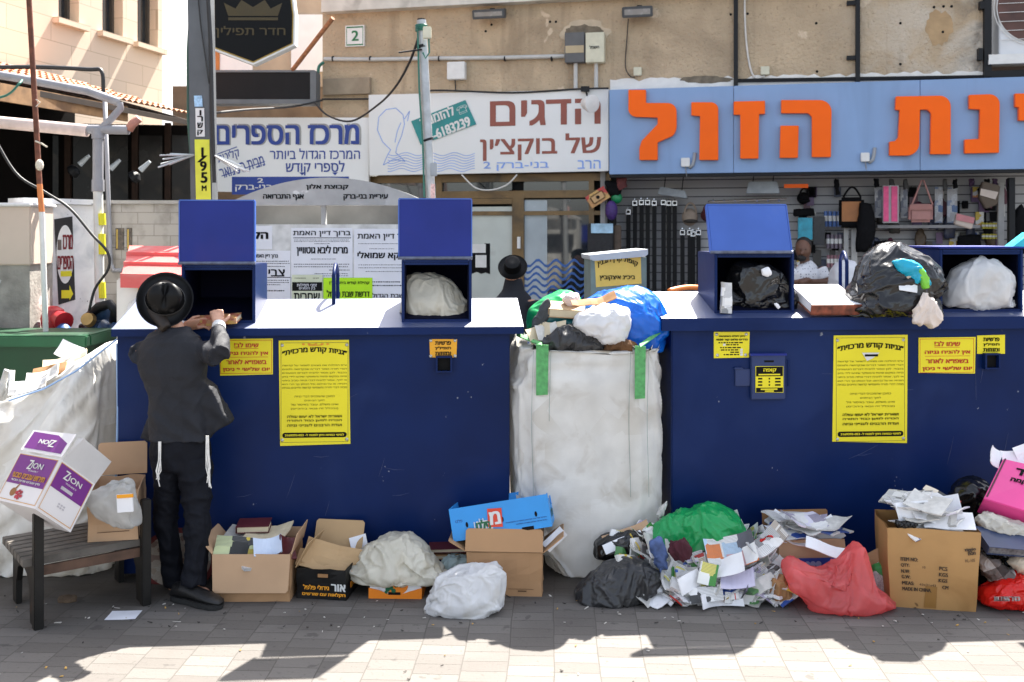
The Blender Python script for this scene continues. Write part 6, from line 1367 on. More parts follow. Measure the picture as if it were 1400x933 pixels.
sheet("paper_sheet", P(852,742,5.24), .22,.05,(50,-18,12), .004, PAPER, .1, 86, "white card strip below the tan cardboard piece", "paper")
bag([(895,705),(905,690),(912,683),(914,692),(908,705),(900,712)], 5.4, .06, GREYPAP, "twisted newsprint sticking up beside the bulk bag", 87, .006, 18, sub=4, nm="crumpled_paper", cat="paper")
# box with papers, coral bag
c = Crate("carton", "blue printed carton heaped with white papers behind the coral bag", "carton", 1064, 1160, 738, 812, 5.2, .26, 4, GRP, z=0)
c.walls(CARDL); mb = MB(); c.hexa(mb, (-.002,-.0025,.0),(c.W+.002,-.0008,c.H*.62)); mk("blue_print", mb, mat("royal_blue_print", (.015,.06,.33), .5), c.t)
mb = MB(); 
for k in range(3): mb.poly([c.pt(c.W*.42+.03*k+.016*math.cos(a*math.pi/5), -.0035, c.H*.5+.016*math.sin(a*math.pi/5)) for a in range(10)])
mk("pale_motif", mb, mat("pale_motif", (.3,.38,.6), .5), c.t)
c.flap(CARDD, 'back', .08, 5)
GB = "papers heaped in the blue carton"
rnd = random.Random(9)
for k in range(16): sheet("paper_sheet", c.pt(rnd.uniform(.08,.28), rnd.uniform(.04,.2), c.H-.02+.006*k), rnd.uniform(.16,.24), rnd.uniform(.12,.18), (rnd.uniform(-6,22), rnd.uniform(-14,14), rnd.uniform(-60,60)), rnd.choice((.003,.008)), PR[rnd.choice((4,6,7,8,5,0))] if k > 4 else PAPER, rnd.uniform(-.1,.25), 90+k, "white paper lying in the heap on the blue carton", "paper", GB)
sheet("paper_sheet", P(1132,727,5.28), .13,.13,(55,-25,15), .003, PAPER, .2, 120, "white page standing up like a peak in the blue carton", "paper")
sheet("paper_sheet", P(1130,752,5.1), .22,.07,(28,14,-10), .004, PAPER, .1, 121, "white page drooping over the front of the blue carton", "paper")
bag([(1072,783),(1074,770),(1084,767),(1098,770),(1112,772),(1130,764),(1146,760),(1158,754),(1168,745),(1176,744),(1179,758),(1184,778),(1196,795),(1206,808),(1212,822),(1200,830),(1175,833),(1150,834),(1118,830),(1104,824),(1098,810),(1080,800)], 4.97, .26, PINKF, "translucent coral pink plastic bag on the pavement", 88, .02, 7, .02, floor=0, sub=6)
sheet("cardboard_sheet", P(1192,770,5.2), .16,.1,(60,-30,-10), .005, CARD, .1, 122, "torn brown cardboard piece beside the tall carton", "cardboard")
bag([(1188,800),(1195,775),(1205,768),(1210,800),(1205,820)], 5.15, .1, printed("green_packet", ((.03,.3,.05),(.6,.6,.6)), 14), "green and white packet wedged left of the tall carton", 123, .006, 14, sub=4, nm="packet", cat="packet")
# tall carton
t = Crate("carton", "tall battered brown carton printed with item number lines, heaped with papers", "carton", 1217, 1300, 718, 829, 4.95, .33, -11, GRP, z=0, origin=G(1216,829))
c = t; c.W, c.H = .405, .395; W, D, H = c.W, c.D, c.H
def cb(u, v, w):     # a bulging, battered box
    f = w/H; g = (f-.5); uu = (u-W/2)*(1.0+.09*f) + W/2; vv = (v-D/2)*(1+.06*f)+D/2
    q = c.pt(uu, vv, w); return q + Vector((noise.noise(q*5)*.012, noise.noise(q*5+Vector((9,0,0)))*.012 - .018*math.sin(math.pi*f)*(1 if v < D*.5 else -1), noise.noise(q*7+Vector((0,5,0)))*.008*f))
mb = MB(); N = 10
for fa, fb_ in (((0,0),(W,0)),((W,0),(W,D)),((W,D),(0,D)),((0,D),(0,0))):
    for tt in (0,1):
        vs = []
        for j in range(N+1):
            for i in range(N+1):
                u = fa[0]+(fb_[0]-fa[0])*i/N; v = fa[1]+(fb_[1]-fa[1])*i/N
                if tt: u = (u-W/2)*.97+W/2; v = (v-D/2)*.96+D/2
                vs.append(cb(u, v, H*j/N))
        mb.add(vs, [(j*(N+1)+i, j*(N+1)+i+1, (j+1)*(N+1)+i+1, (j+1)*(N+1)+i) for j in range(N) for i in range(N)])
mb.poly([cb(0,0,.002),cb(W,0,.002),cb(W,D,.002),cb(0,D,.002)])
OCH = mat("worn_ochre_cardboard", (.44,.24,.085), .7, .1, 3, dirt=(.33,.165,.05), damt=.55, dscale=4, wear=(.18,.09,.03), wscale=11, wamt=.70, bump=.2, bscale=6)
mk("carton_body", mb, OCH, c.t, smooth=True, angle=40)
INKB = mat("faded_black_ink", (.06,.035,.02), .6)
mb = MB(); fr_ = lambda u, z, o: cb(u, 0, z) - Vector((0,o,0))
for s_, x0, x1, y in (("ITEM NO:",.14,.32,.60),("QTY:",.14,.23,.525),("PCS",.55,.64,.515),("N.W:",.14,.23,.45),("KGS",.55,.65,.44),("G.W:",.14,.23,.38),("KGS",.55,.65,.365),("MEAS:",.14,.27,.30),("CM",.60,.67,.28),("MADE IN CHINA.",.14,.47,.225)):
    write(mb, fr_, s_, x0*W, x1*W, y*H, (y+.045)*H, .003, heb=False, bold=.03)
for s_, x0, x1, y in (("10",.37,.40,.52),("43x31x43",.33,.52,.30)): write(mb, fr_, s_, x0*W, x1*W, y*H, (y+.03)*H, .003, heb=False)
write(mb, fr_, "ziggio", .83*W, .95*W, .77*H, .82*H, .003, heb=False, bold=.04, rot=.15); write(mb, fr_, "non", .87*W, .95*W, .73*H, .77*H, .003, heb=False, bold=.04, rot=.15); write(mb, fr_, "HL-105", .84*W, .95*W, .64*H, .68*H, .003, heb=False, rot=.1)
mk("printed_lettering", mb, INKB, c.t)
mb = MB()
for j in range(8): 
    a, b = H*(.02+.28*j/8), H*(.02+.28*(j+1)/8); mb.poly([fr_(.40*W,a,.002),fr_(.54*W,a,.002),fr_(.54*W,b,.002),fr_(.40*W,b,.002)])
mk("tape", mb, mat("brown_tape", (.30,.15,.04), .3, .1, 5), c.t)

GC = "papers heaped on the tall carton"
rnd = random.Random(17)
for k in range(22): sheet("paper_sheet", cb(rnd.uniform(.25,.75)*W, rnd.uniform(.2,.7)*D, H) + Vector((0,0,-.02+.0055*k)), rnd.uniform(.14,.24), rnd.uniform(.11,.16), (rnd.uniform(-4,30), rnd.uniform(-14,14), rnd.uniform(-50,50)), rnd.choice((.003,.006)), (PR+[PAPER,PAPER,PAPER])[rnd.randrange(12)], rnd.uniform(-.1,.2), 140+k, "paper lying in the heap on the tall brown carton", "paper", GC)
sheet("paper_sheet", P(1248,700,5.02), .17,.10,(68,-4,4), .003, PAPER, .15, 170, "large white sheet curled up at the left of the tall carton's heap", "paper")
sheet("paper_sheet", P(1292,692,5.05), .13,.10,(66,-6,-4), .003, PAPER, .5, 171, "white sheet arching at the peak of the tall carton's heap", "paper")
bag([(1218,720),(1222,712),(1240,712),(1258,716),(1255,722),(1230,724)], 4.97, .06, BLACKF, "black plastic scrap over the rim of the tall carton", 172, .005, 18, sub=4, nm="plastic_scrap", cat="plastic scrap")
# right edge pile
bag([(1303,690),(1310,672),(1328,664),(1345,668),(1360,690),(1365,715),(1330,715)], 5.45, .2, BLACKF, "small black bag behind the tall carton", 173, .015, 10)
bag([(1335,780),(1338,700),(1345,672),(1362,672),(1395,685),(1440,700),(1450,800),(1350,815)], 5.3, .4, BLACKF, "large black bag under the pink carton at the right edge", 174, .02, 8, floor=0)
pk = thing("pink_carton", P(1400,680,5.15), "hot pink printed carton resting on the black bag at the right edge", "carton")
mb = MB(); PA, PB, PC_, PD = P(1372,627,5.3), P(1345,682,5.12), P(1430,708,5.02), P(1450,645,5.2); ext = Vector((.01,.10,-.10))
mb.prism([PA,PB,PC_,PD], ext); mk("carton_body", mb, mat("hot_pink_card", (.80,.07,.30), .45, .06, 5), pk, bevel=.004)
nn = (PB-PA).cross(PD-PA).normalized(); nn = nn if nn.y < 0 else -nn
eu, ew = (PD-PA), (PB-PA)
def pink_at(u, z, o): return PA + eu*u + ew*(1-z) + nn*o
mb = MB(); write(mb, pink_at, "מיוחד", .30, .95, .70, .84, .003, bold=.1); write(mb, pink_at, "מתנה קמה", .28, .95, .50, .60, .003, bold=.08); mk("lettering", mb, BLACK, pk)
mb = MB(); mb.poly([pink_at(u,z,.0025) for u, z in ((.02,1.0),(.05,1.0),(.05,.05),(.02,.05))]); mk("dark_stripe", mb, mat("maroon_print", (.08,.01,.03), .5), pk)
sheet("paper_sheet", P(1358,625,5.33), .07,.1,(70,35,10), .004, PAPER, .4, 175, "pale flower-like paper curl at the left of the pink carton", "paper"); sheet("paper_sheet", P(1382,628,5.35), .12,.09,(65,0,10), .004, PAPER, .2, 176, "white papers sticking up behind the pink carton", "paper"); sheet("paper_sheet", P(1398,622,5.36), .08,.1,(70,-20,0), .004, PAPER, .2, 177, "white paper peak at the right edge behind the pink carton", "paper")
bag([(1330,712),(1345,700),(1365,706),(1400,714),(1440,725),(1440,745),(1400,738),(1345,728)], 5.1, .16, mat("cream_wrinkled_paper", (.56,.53,.46), .8, .08, 10), "wrinkled cream paper above the dark blue book", 178, .012, 14, nm="crumpled_paper", cat="paper")
book(P(1372,741,5.0), .24,.16,.045,(22,6,4), NAVYC, "dark blue hardback book with worn gilt cover", pages=mat("striped_page_edges", (.12,.12,.13), .6, .6, 60))
mb = MB(); rnd = random.Random(2)
for k in range(9): mb.lathe([(.006,0),(.005,.001)], P(1352+k*5,731+rnd.uniform(-3,3)-k*.3,4.975), (0,-.4,.9), 6)
PLAID = bpy.data.materials.new("brown_plaid"); PLAID.use_nodes = True
def _pl():
    n = PLAID.node_tree; L = n.links.new; b = n.nodes["Principled BSDF"]; tc = n.nodes.new("ShaderNodeTexCoord"); mp = n.nodes.new("ShaderNodeMapping"); mp.inputs["Rotation"].default_value = (0,R(35),0); L(tc.outputs["Object"], mp.inputs[0]); s = n.nodes.new("ShaderNodeSeparateXYZ"); L(mp.outputs[0], s.inputs[0]); outs = []
    for ax in "XZ":
        m = n.nodes.new("ShaderNodeMath"); m.operation = 'MULTIPLY'; m.inputs[1].default_value = 9; L(s.outputs[ax], m.inputs[0]); f = n.nodes.new("ShaderNodeMath"); f.operation = 'FRACT'; L(m.outputs[0], f.inputs[0]); g = n.nodes.new("ShaderNodeMath"); g.operation = 'GREATER_THAN'; g.inputs[1].default_value = .5; L(f.outputs[0], g.inputs[0]); outs.append(g.outputs[0])
    a = n.nodes.new("ShaderNodeMath"); a.operation = 'ADD'; L(outs[0], a.inputs[0]); L(outs[1], a.inputs[1]); cr = n.nodes.new("ShaderNodeValToRGB"); dv = n.nodes.new("ShaderNodeMath"); dv.operation = 'MULTIPLY'; dv.inputs[1].default_value = .5; L(a.outputs[0], dv.inputs[0]); L(dv.outputs[0], cr.inputs[0])
    cr.color_ramp.elements[0].color = (.04,.028,.025,1); cr.color_ramp.elements[1].color = (.42,.38,.36,1); e = cr.color_ramp.elements.new(.5); e.color = (.14,.11,.10,1); L(cr.outputs[0], b.inputs["Base Color"]); b.inputs["Roughness"].default_value = .8
_pl()
bag([(1333,768),(1342,756),(1362,765),(1385,780),(1420,790),(1420,805),(1380,800),(1350,792)], 5.02, .16, PLAID, "brown plaid cloth bundle under the dark blue book", 179, .01, 12, nm="plaid_cloth", cat="cloth")
bag([(1344,815),(1352,800),(1375,793),(1410,788),(1450,790),(1460,825),(1400,832),(1365,826)], 4.96, .22, REDF, "red plastic bag with white print at the right edge of the pavement", 180, .014, 10, floor=0)
mb = MB()
rb_at = lambda u, z, o: P(1360+u*40, 824-z*10, 4.835)
write(mb, rb_at, "BLESS TO", .0, .85, .2, .8, 0, heb=False, bold=.05); mk("white_print", mb, WHITEB, bpy.context.scene.objects["plastic_bag.%03d" % (len([o for o in bpy.data.objects if o.name.startswith("plastic_bag")])-1)])
bag([(1378,770),(1390,758),(1420,760),(1420,785),(1395,790)], 4.98, .1, mat("tan_paper_scraps", (.55,.45,.34)), "tan paper scraps beside the plaid cloth", 181, .01, 16, sub=4, nm="paper_scraps", cat="paper")

# ================================================================ left: woven bag, bench, cartons, dumpster
lb = thing("bulk_bag", P(80,800,5.6), "sagging white woven bulk bag with blue-stitched edge behind the bench", "bulk bag")
mb = sack([(-80,590),(-40,570),(10,548),(60,530),(100,508),(135,480),(160,462),(163,500),(161,600),(158,700),(166,770),(150,795),(80,805),(-60,808),(-100,790)], 5.72, .8, 41, .007, 4, 6, .6, .012, floor=.003, stretch=(1,1,.5), round_=0)
mb.v = [v + Vector((0,-1,0))*(.016*math.sin(v.x*26 - v.z*34 + 3*noise.noise(v*2.2)) + .011*math.sin(v.x*61 - v.z*66 + 5*noise.noise(v*3)))*min(1, max(0, 1.6-abs(v.z-.7)*1.6)) for v in mb.v] 
for v in mb.v: v.z = max(v.z, .003)
inn = sack([(-80,590),(-40,570),(10,548),(60,530),(100,508),(135,480),(160,462),(163,500),(161,600),(158,700),(166,770),(150,795),(80,805),(-60,808),(-100,790)], 5.74, .72, 41, .03, 4, 5, .6, .03, floor=.003); c_ = sum(inn.v, Vector())/len(inn.v); inn.v = [c_ + (v-c_)*.95 for v in inn.v]
o_ = mk("sack_body", mb, WOVEN, lb, smooth=True); drape(o_, inn, .06, .8, pin=lambda v: v.z > 1.27 or (v.z > 1.0 and v.x < -2.55), post=lambda v: Vector((v.x, v.y, max(v.z, .003))))
mb = MB(); mb.tube([P(3,548,5.45), P(4,525,5.42), P(10,506,5.42), P(16,508,5.42), P(15,525,5.43), P(8,545,5.45)], [(.02,.006)]*6, 8); mk("loop", mb, mat("white_webbing", (.68,.68,.66), .8, .1, 30), lb, smooth=True)
mb = MB(); mb.tube([P(160,470,5.42), P(161,560,5.36), P(159,640,5.34), P(157,690,5.34)], .006, 6); mb.tube([P(12,548,5.34), P(60,532,5.34), P(105,507,5.34), P(160,464,5.34)], .005, 6); mk("blue_stitching", mb, mat("pale_blue_stitch", (.3,.45,.7), .8), lb)
sheet("cardboard_sheet", P(90,500,5.6), .24,.14,(35,-14,12), .01, CREAMP, .1, 42, "cream cardboard sheet on top of the sagging bulk bag", "cardboard")
sheet("paper_sheet", P(95,482,5.65), .13,.1,(60,25,10), .004, PAPER, .3, 43, "white papers sticking up at the top of the sagging bulk bag", "paper")
sheet("newspaper", P(60,517,5.5), .18,.1,(35,-16,5), .012, GREYPAP, .2, 44, "folded newspaper at the rim of the sagging bulk bag", "newspaper")
sheet("cardboard_sheet", P(68,508,5.55), .18,.08,(40,-12,8), .006, CARDD, .1, 45, "brown cardboard piece beneath the cream sheet", "cardboard")
sheet("paper_sheet", P(40,530,5.4), .2,.09,(30,-12,6), .006, PR[4], .2, 46, "printed grey paper at the lower rim of the sagging bulk bag", "paper")
# bench
BW_ = mat("grey_weathered_wood", (.125,.112,.097), .9, .3, 9, dirt=(.10,.085,.07), damt=.52, bump=.5, bscale=22)
BM = mat("black_bench_metal", (.011,.010,.009), .5, .3, 14, dirt=(.06,.025,.012), damt=.62, dscale=9, spec=.3)
bn = thing("bench", P(110,840,4.9), "weathered timber bench with black metal arm frames at lower left", "bench")
A1 = G(52,860); B1 = G(199,827)                # outer front legs
ax = (B1-A1).normalized(); pv = Vector((-ax.y, ax.x, 0));  pv = -pv if pv.x > 0 else pv     # away to the left/back
hs = .315
for base, hh in ((A1, .555), (B1, .53)):
    fr = MB(); w_ = .022
    fr.hexa([base-ax*w_-pv*w_, base+ax*w_-pv*w_, base+ax*w_+pv*w_, base-ax*w_+pv*w_], [q+Vector((0,0,hh)) for q in (base-ax*w_-pv*w_, base+ax*w_-pv*w_, base+ax*w_+pv*w_, base-ax*w_+pv*w_)])
    mk("arm_post", fr, BM, bn, bevel=.004)
    # arched leg panel
    fr = MB(); d0, d1 = .03, .48; zt = hs-.03
    out = [(d0,0),(d0+.07,0),(d0+.09,.16),(d0+.14,.215),(d0+.22,.235),(d1-.2,.235),(d1-.12,.20),(d1-.085,.12),(d1-.08,0),(d1,0),(d1,zt),(d0,zt)]
    fr.prism([base+pv*p+Vector((0,0,z))-ax*.014 for p, z in out], ax*.028); mk("leg", fr, BM, bn, bevel=.003)
    if base is A1:
        fr = MB(); fr.tube([base+Vector((0,0,hh-.01)), base+pv*.03+Vector((0,0,hh+.012)), base+pv*.12+Vector((0,0,hh+.02)), base+pv*.45+Vector((0,0,hh+.02))], [(.02,.012)]*4, 8); mk("armrest", fr, BM, bn, smooth=True)
for k in range(7):
    p = .03+k*.068; mb = MB(); a, b = A1+pv*p-ax*.06, B1+pv*p+ax*.02; mb.hexa([a+Vector((0,0,hs-.025)), b+Vector((0,0,hs-.025)), b+pv*.056+Vector((0,0,hs-.025)), a+pv*.056+Vector((0,0,hs-.025))],[q+Vector((0,0,hs+.012)) for q in (a, b, b+pv*.056, a+pv*.056)])
    mk("slat", mb, BW_, bn, bevel=.003)
mb = MB(); a, b = A1+pv*.02, B1+pv*.02; mb.hexa([a+Vector((0,0,hs-.075)),b+Vector((0,0,hs-.075)),b+pv*.02+Vector((0,0,hs-.075)),a+pv*.02+Vector((0,0,hs-.075))],[q+Vector((0,0,hs-.03)) for q in (a,b,b+pv*.02,a+pv*.02)]); mk("rail", mb, mat("rusty_rail", (.10,.055,.035), .8, .4, 12), bn)
# brown carton on bench
seat = hs+.014
c = Crate("carton", "brown carton standing open on the bench beside the wine carton", "carton", 122, 186, 668, 742, 5.0, .34, -14, None, origin=B1+pv*.06-ax*.30+Vector((0,0,seat)))
def bx(px_, py_, d): return P(px_, py_, d)
c.o = Vector((P(118,745,4.93).x, 4.93, seat)); c.W, c.D, c.H = .245, .36, .25; c.M = Euler((0,0,R(14))).to_matrix()
c.t.location = c.o; c.walls(CARDL); c.flap(CARDL, 'back', .17, 4); c.flap(CARDL, 'left', .12, 70)
c2 = mk("printed_line", (lambda mb: (c.hexa(mb, (.05,-.0015,.045),(.2,-.0004,.048)), mb)[1])(MB()), mat("brown_print", (.10,.05,.02), .6), c.t)
bag([(127,682),(135,672),(160,664),(180,657),(185,670),(187,700),(186,722),(172,726),(150,715),(135,700)], 4.86, .12, film("clear_film", (.7,.7,.68), .25, .4, alpha=.72, crinkle=.7, cs=20), "clear crinkled plastic bag hanging from the brown carton on the bench", 51, .014, 14)
t = thing("medicine_packet", P(172,700,4.78), "small white packet with an orange band in the clear bag", "packet")
mb = MB(); mb.box(P(171,688,4.79), (.075,.012,.085), (0,R(-4),0)); mk("packet_body", mb, PAPER, t); mb = MB(); mb.box(P(171,678.5,4.782), (.078,.008,.016), (0,R(-4),0)); mk("orange_band", mb, mat("orange_print", (.85,.35,.01), .5), t)
# wine carton, tilted
wc = thing("wine_carton", P(60,700,4.72), "white and purple wine carton tipped on its edge on the bench", "carton")
V0 = P(83,628,4.60); E1 = Vector((-.285,.20,-.010)); E2 = Vector((.096,.15,-.153)); E3 = Vector((-.095,-.05,-.216))
WB_ = mat("white_gloss_card", (.72,.70,.71), .45, .03, 5, dirt=(.6,.57,.58), damt=.66, bump=.06, bscale=7); PUR = mat("purple_print", (.16,.02,.22), .45, .06, 6); GOLDI = mat("gold_ink", (.62,.30,.05), .45)
mb = MB(); a = [V0+E3, V0+E3+E2, V0+E3+E2+E1, V0+E3+E1]; b = [V0, V0+E2, V0+E2+E1, V0+E1]
mb.poly([a[0],a[1],b[1],b[0]]); mb.poly([a[3],a[0],b[0],b[3]]); mb.poly([a[1],a[2],b[2],b[1]]); mb.poly([a[2],a[3],b[3],b[2]]); mb.poly(a)
mb.poly([q + (V0-a[0])*.0 + E3*-.02 for q in a])
bm_ = mk("carton_body", mb, WB_, wc)
nA = E1.cross(E3).normalized(); nA = nA if nA.dot(Vector((0,-1,0))) > 0 else -nA
nB = E2.cross(E3).normalized(); nB = nB if nB.dot(Vector((0,-1,0))) > 0 else -nB
fA = lambda u, z, o: V0 + E1*(1-u) + E3*(1-z) + nA*o        # face A: u left to right, z up
fB = lambda u, z, o: V0 + E2*u + E3*(1-z) + nB*o
def quad(mb, f, x0, y0, x1, y1, o): mb.poly([f(x0,y0,o), f(x1,y0,o), f(x1,y1,o), f(x0,y1,o)])
mb = MB(); quad(mb, fA, .03,.38,.97,.96,.0015); quad(mb, fB, .06,.50,.94,.96,.0015); mk("purple_panel", mb, PUR, wc)
mb = MB()
for f, x0, y0, x1, y1 in ((fA,.03,.05,.97,.97),(fB,.05,.05,.95,.97)):
    quad(mb, f, x0,y0,x1,y0+.012,.002); quad(mb, f, x0,y0,x0+.012,y1,.002); quad(mb, f, x1-.012,y0,x1,y1,.002); quad(mb, f, x0,y1-.012,x1,y1,.002)
write(mb, fA, "תירוש ענבים טבעי", .12,.9,.50,.60,.003,bold=.05); mk("gold_print", mb, GOLDI, wc)
mb = MB(); write(mb, fA, "Z", .36,.46,.70,.88,.003,heb=False,bold=.03); write(mb, fA, "ION", .46,.72,.73,.84,.003,heb=False,bold=.02); write(mb, fA, "WINERY", .42,.66,.66,.69,.003,heb=False); write(mb, fA, "מיץ ענבים אדום טבעי", .15,.85,.42,.47,.003,bold=.02)
write(mb, fB, "Z", .24,.36,.74,.90,.003,heb=False,bold=.03); write(mb, fB, "ION", .37,.72,.76,.86,.003,heb=False,bold=.02); write(mb, fB, "WINERY", .35,.66,.68,.71,.003,heb=False); mk("white_lettering", mb, WHITEB, wc)
mb = MB()
for k, (u, z, r_) in enumerate(((.42,.22,.03),(.48,.18,.03),(.44,.14,.028),(.52,.24,.028),(.5,.12,.025),(.55,.17,.026),(.47,.26,.025))): mb.poly([fA(u+r_*1.2*math.cos(i*math.pi/5), z+r_*1.3*math.sin(i*math.pi/5), .002+.0003*k) for i in range(10)])
mk("grape_print", mb, mat("grape_red_ink", (.42,.03,.06), .5, .4, 40), wc)
mb = MB(); mb.poly([fA(.32+.07*math.cos(i*math.pi/8), .22+.085*math.sin(i*math.pi/8), .0018) for i in range(16)]); mb.poly([fA(u,z,.002) for u, z in ((.33,.3),(.39,.42),(.41,.41),(.37,.29))]); mk("jug_print", mb, mat("copper_ink", (.28,.12,.04), .5), wc)
mb = MB(); 
for z in (.30,.25): 
    for k in range(3): quad(mb, fB, .42+.07*k,z,.47+.07*k,z+.03,.0018)
quad(mb, fB, .3,.56,.62,.62,.003); mk("grey_print", mb, mat("pale_grey_ink", (.45,.43,.46), .6), wc)
# flaps
q0, q1 = P(28,615,4.80), P(84,625,4.60); q2, q3 = P(104,594,4.66), P(46,588,4.86); mb = MB(); n_ = (q1-q0).cross(q3-q0).normalized()*.004; mb.prism([q0,q1,q2,q3], n_ if n_.y > 0 else -n_); fl = mk("flap", mb, WB_, wc)
n_ = n_.normalized(); n_ = n_ if n_.y < 0 else -n_
fF = lambda u, z, o: q0 + (q1-q0)*u + (q3-q0)*z + n_*o
mb = MB(); quad(mb, fF, .05,.12,.95,.92,.0015); mk("purple_panel", mb, PUR, fl)
mb = MB(); f180 = lambda u, z, o: fF(1-u, 1-z, o); write(mb, f180, "Z", .30,.42,.34,.66,.003,heb=False,bold=.03); write(mb, f180, "ION", .42,.68,.38,.58,.003,heb=False,bold=.02); mk("white_lettering", mb, WHITEB, fl)
q0, q1 = V0+E2*.05, V0+E2; q2, q3 = P(152,632,4.86), P(106,600,4.72); mb = MB(); mb.prism([q0,q1,q2,P(140,622,4.82),P(114,600,4.73),q3], (0,.004,.001)); mk("flap", mb, mat("grey_card_inside", (.5,.48,.46), .8, .06, 8), wc, "plain grey-white inner flap standing open")
# sheet on the ground, litter
t = sheet("paper_sheet", G(169,842)+Vector((0,0,.002)), .145,.115,(0,0,4), .001, mat("bright_paper", (.78,.8,.86), .6), .0, 60, "single white sheet lying flat on the pavement near the bench", "paper", wav=.002)
rnd = random.Random(77); mb = MB()
for k in range(170):
    if k < 120: g = G(rnd.uniform(0,1400), rnd.uniform(815,860))
    else: g = G(rnd.uniform(-10,1400), rnd.uniform(812,935))
    a = rnd.uniform(0,6.28); l, w_ = rnd.uniform(.002,.010)*(2.2 if k < 14 else 1), rnd.uniform(.0015,.005); x, y = Vector((math.cos(a)*l, math.sin(a)*l, 0)), Vector((-math.sin(a)*w_, math.cos(a)*w_, 0)); z = Vector((0,0,.003))
    mb.prism([g-x-y+z, g+x-y*.6+z*1.5, g+x+y+z*2, g-x*.7+y+z], (0,0,rnd.uniform(.001,.004)), rnd.choice((0,0,1,2,2)))
mk("litter", mb, [mat("pale_litter", (.55,.52,.47), .8), mat("ochre_litter", (.5,.3,.08), .8), mat("dark_litter", (.05,.045,.04), .9)], label="scattered paper scraps and dry leaves on the pavement", cat="litter", kind="stuff")
mb = MB(); mb.ball(G(92,822)+Vector((0,0,.01)), (.05,.04,.025), 3); wrinkle(mb, .01, 30, 1); mk("dirt_clump", mb, mat("brown_dirt", (.12,.08,.05), .9, .4, 20), label="clump of leaves and dirt by the bench leg", cat="litter")
# persian carpet roll leaning behind the man
cp = thing("oval_rug", P(245,810,5.3), "round patterned rug with a dark red border leaning on the left container", "rug")
cc = P(243,766,5.30); mb = MB(); tilt = Vector((0,-math.cos(R(8)),math.sin(R(8))))
def disc(mb, rx, rz, th, off):
    n = 40; f = [cc + Vector((rx*math.cos(2*math.pi*i/n), .0, 0)) + Vector((0,math.sin(R(8))*rz*math.sin(2*math.pi*i/n)*1, math.cos(R(8))*rz*math.sin(2*math.pi*i/n))) + tilt*off for i in range(n)]
    mb.prism(f, tilt*-th)
disc(mb, .205, .165, .02, 0); mk("border", mb, mat("dark_red_rug", (.13,.022,.02), .95, .3, 30), cp, bevel=.006)
mb = MB(); disc(mb, .178, .140, .002, .003); mk("pile", mb, printed("rug_pattern", ((.32,.24,.18),(.2,.12,.09),(.4,.36,.3)), 34, paper=(.36,.30,.24)), cp)
# dumpster, hydrant, valve, red-roofed box
gd = thing("green_dumpster", P(40,560,7.2), "dark green plastic dumpster behind the bulk bag at far left", "dumpster")
mb = MB(); a, b = P(-160,620,7.0), P(108,620,7.0); f0 = [Vector((-5.0,6.9,.1)), Vector((P(104,560,6.95).x,6.9,.1)), Vector((P(104,560,6.95).x,7.8,.1)), Vector((-5.0,7.8,.1))]
tp = [Vector((-5.05,6.85,P(0,468,6.85).z)), Vector((P(110,468,6.85).x,6.85,P(0,468,6.85).z)), Vector((P(110,468,6.85).x,7.9,P(0,468,6.85).z)), Vector((-5.05,7.9,P(0,468,6.85).z))]
mb.hexa(f0, tp); DGR = mat("dark_green_plastic", (.004,.045,.016), .45, .15, 4); mk("tub", mb, DGR, gd, bevel=.02)
mb = MB(); zt = tp[0].z; xr = P(118,460,6.8).x
mb.hexa([Vector((-5.1,6.80,zt-.03)),Vector((xr,6.80,zt-.03)),Vector((xr,6.87,zt-.03)),Vector((-5.1,6.87,zt-.03))],[Vector((-5.1,6.80,zt+.05)),Vector((xr,6.80,zt+.05)),Vector((xr,6.87,zt+.05)),Vector((-5.1,6.87,zt+.05))])
mb.hexa([Vector((xr-.07,6.871,zt-.03)),Vector((xr,6.871,zt-.03)),Vector((xr,7.95,zt-.03)),Vector((xr-.07,7.95,zt-.03))],[Vector((xr-.07,6.871,zt+.05)),Vector((xr,6.871,zt+.05)),Vector((xr,7.95,zt+.05)),Vector((xr-.07,7.95,zt+.05))])
mk("rim", mb, mat("green_rim_plastic", (.007,.085,.03), .45, .1, 5), gd, bevel=.01)
hy = thing("fire_hydrant", P(76,470,8.2), "red hydrant head with blue outlet above the green dumpster", "hydrant")
mb = MB(); mb.lathe([(.05,-.35),(.055,.0),(.09,.02),(.10,.10),(.08,.17),(.03,.20)], P(73,452,8.2), (0,0,1), 18); mb.lathe([(.06,0),(.075,.09),(.08,.12),(.05,.13)], P(78,435,8.15), (.75,-.6,-.2), 16); mk("body", mb, mat("red_hydrant_paint", (.42,.012,.02), .4, .15, 9), hy, smooth=True, angle=40)
mb = MB(); mb.lathe([(.05,0),(.06,.05),(.05,.10)], P(84,447,8.1), (.5,-.6,-.5), 14); mk("outlet", mb, mat("blue_valve_paint", (.02,.08,.25), .5, .3, 20), hy, smooth=True, angle=40)
vv = thing("water_valve", P(138,480,8.2), "black and blue water meter valve assembly by the white drain pipe", "valve")
VB = mat("blue_black_valve", (.02,.05,.11), .45, .5, 16)
mb = MB(); mb.lathe([(.05,0),(.09,.05),(.095,.12),(.06,.2),(.08,.23),(.08,.28)], P(140,470,8.15), (0,0,1), 16); mb.lathe([(.06,-.14),(.075,-.1),(.05,-.05),(.09,.0),(.05,.06),(.075,.1),(.06,.14)], P(142,452,8.05), (1,-.2,0), 16)
mk("valve_body", mb, VB, vv, smooth=True, angle=40)
